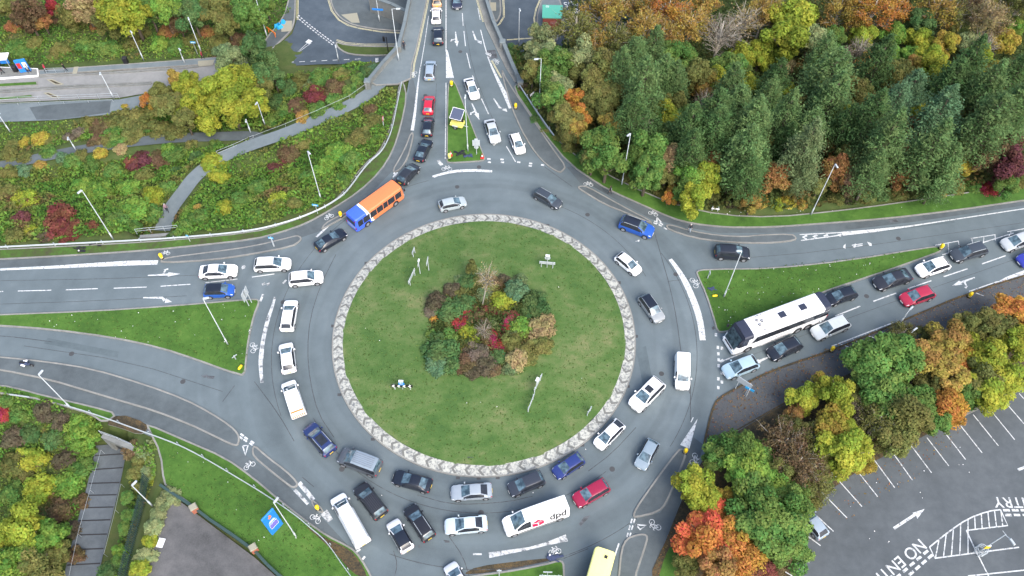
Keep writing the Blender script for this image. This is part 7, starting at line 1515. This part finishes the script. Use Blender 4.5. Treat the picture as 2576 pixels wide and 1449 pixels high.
cover('roadside_leaves', 'leaf litter and low plants under the car park trees', [[(1800, 1128), (1950, 1040), (2100, 965), (2350, 860), (2650, 730), (2650, 920), (2440, 1025), (2260, 1122), (2090, 1215), (2050, 1300), (2040, 1480), (1690, 1480), (1700, 1320), (1740, 1220)]], 5, M['under'], .25, .12, .1, keepout=False)
def bed():
    a = RNG.uniform(0, 6.283, 9000); r = np.sqrt(RNG.uniform(0, 1, 9000)); c = P(1228, 812, .8); x = c[0] + 7.6 * r * np.cos(a); y = c[1] + 7.2 * r * np.sin(a); z = np.array([domez(p, q) for p, q in zip(x, y)]) + RNG.uniform(.05, .9, 9000) * (1 - r ** 4)
    me = leaves('planting_bed', np.stack((x, y, z), 1), rnd_dirs(9000, 1), RNG.uniform(.7, 1.4, 9000) * .16, np.stack((np.clip(RNG.normal(.45, .22, 9000), 0, 1), RNG.uniform(.2, .8, 9000)), 1), M['under']); tag(link_mesh('planting_bed', me), 'low mixed planting filling the bed of the roundabout', 'ground cover', None, 'stuff')
bed()
for pix, zz, nm in (([(835, 866), (850, 720), (960, 620), (1100, 555), (1275, 545), (1430, 590), (1560, 720), (1595, 866), (1560, 1020), (1430, 1140), (1275, 1190), (1100, 1180), (930, 1100), (850, 960)], .5, 'weedy tufts in the mown grass of the roundabout'), ([(0, 800), (430, 774), (645, 757), (615, 935), (400, 870)], .15, 'weedy tufts in the left grass wedge'), ([(1760, 688), (2330, 628), (2080, 725), (1810, 830)], .15, 'weedy tufts in the right grass wedge'), ([(420, 1110), (640, 1210), (830, 1360), (850, 1440), (700, 1430), (420, 1220)], .12, 'weedy tufts in the lower left grass')):
    w_ = np.array([P(x, y, zz)[:2] for x, y in pix]); lo, hi = w_.min(0), w_.max(0); n = int((hi - lo).prod() * 5); x = RNG.uniform(lo[0], hi[0], n); y = RNG.uniform(lo[1], hi[1], n); k = in_poly(x, y, w_) & ((np.hypot(x, y) < R1 - .2) | (zz < .4)); x, y = x[k], y[k]; n = len(x)
    z = np.array([domez(p, q) for p, q in zip(x, y)]) + .03 if zz > .4 else np.full(n, zz + .02)
    me = leaves('grass_tuft', np.stack((x, y, z), 1), rnd_dirs(n, 4), RNG.uniform(.6, 1.6, n) * .085, np.stack((RNG.uniform(0, 1, n), RNG.uniform(.1, .75, n)), 1), M['leaf'], droop=0); tag(link_mesh('grass_tuft', me, None, (.085, .15, .035)), nm, 'grass', None, 'stuff')
# loose leaves and litter on the leafy footways and the grass
def scatter(name, label, pix, dens, z, mat, size, thr=0):
    w_ = np.array([P(x, y, z)[:2] for x, y in pix]); lo, hi = w_.min(0), w_.max(0); n = int((hi - lo).prod() * dens); x = RNG.uniform(lo[0], hi[0], n); y = RNG.uniform(lo[1], hi[1], n); k = in_poly(x, y, w_)
    if thr: k &= (np.sin(x * 1.1) + np.sin(y * 1.4 + x * .3)) > thr
    x, y = x[k], y[k]; C = np.stack((x, y, np.full(len(x), z)), 1); n = len(x)
    me = leaves(name, C, rnd_dirs(n, 6), RNG.uniform(.6, 1.4, n) * size, np.stack((RNG.uniform(0, 1, n), RNG.uniform(0, 1, n)), 1), mat, droop=0); o = link_mesh(name, me, None, (.26, .14, .05)); tag(o, label, 'litter', None, 'stuff'); return o
scatter('fallen_leaves', 'fallen brown leaves along the kerb of the right footway', [(1771, 1125), (1800, 1000), (1865, 966), (1946, 927), (2250, 812), (2440, 732), (2650, 665), (2650, 720), (2250, 850), (1960, 1010), (1830, 1090)], 5, .15, M['leaf'], .09)
scatter('fallen_leaves', 'fallen leaves scattered over the car park bays', [(2070, 1300), (2180, 1180), (2300, 1120), (2400, 1060), (2420, 1100), (2300, 1210), (2200, 1260), (2120, 1320)], 2.2, .1, M['leaf'], .09)
scatter('fallen_leaves', 'fallen leaves along the lower right path edge', [(1705, 1280), (1675, 1359), (1640, 1440), (1625, 1470), (1650, 1470), (1668, 1400), (1700, 1330)], 7, .085, M['leaf'], .09)
li = MB(); rg = random.Random(3)
for poly, z, n in (([(20, 800), (430, 775), (640, 760), (620, 900), (400, 870)], .15, 26), ([(1770, 690), (2330, 630), (2080, 725), (1820, 830)], .15, 40), ([(430, 1120), (640, 1210), (820, 1360), (640, 1370), (450, 1230)], .12, 8), ([(1500, 470), (1700, 530), (2300, 520), (1750, 550)], .15, 14), ([(800, 700), (1600, 1100), (1700, 1250), (900, 1250)], .02, 18), ([(900, 800), (1500, 700), (1550, 1000), (1000, 1050)], .75, 14), ([(2100, 1250), (2550, 1050), (2550, 1150), (2200, 1400)], .1, 16)):
    xs_, ys_ = [q[0] for q in poly], [q[1] for q in poly]; w_ = np.array(poly, float); k = 0
    while k < n:
        x, y = rg.uniform(min(xs_), max(xs_)), rg.uniform(min(ys_), max(ys_))
        if not in_poly(np.array([x]), np.array([y]), w_)[0]: continue
        p = P(x, y, z); zz = domez(p[0], p[1]) + .02 if z > .7 else z; s_ = rg.uniform(.04, .10); li.box((p[0], p[1], zz + .01), (s_, s_ * rg.uniform(.5, 1.2), .04), rg.uniform(0, 3)); k += 1
tag(li.build('paper_litter', M['white']), 'scraps of white litter on the grass and road', 'litter', None, 'stuff')
# duplicate-label check
seen = defaultdict(list)
for o in COL.objects:
    if o.parent is None and 'label' in o: seen[o['label']].append(o.name)
for l, v in seen.items():
    if len(v) > 1: print('DUP LABEL', l, v)
    if not 4 <= len(l.split()) <= 16: print('LABEL LEN', l)
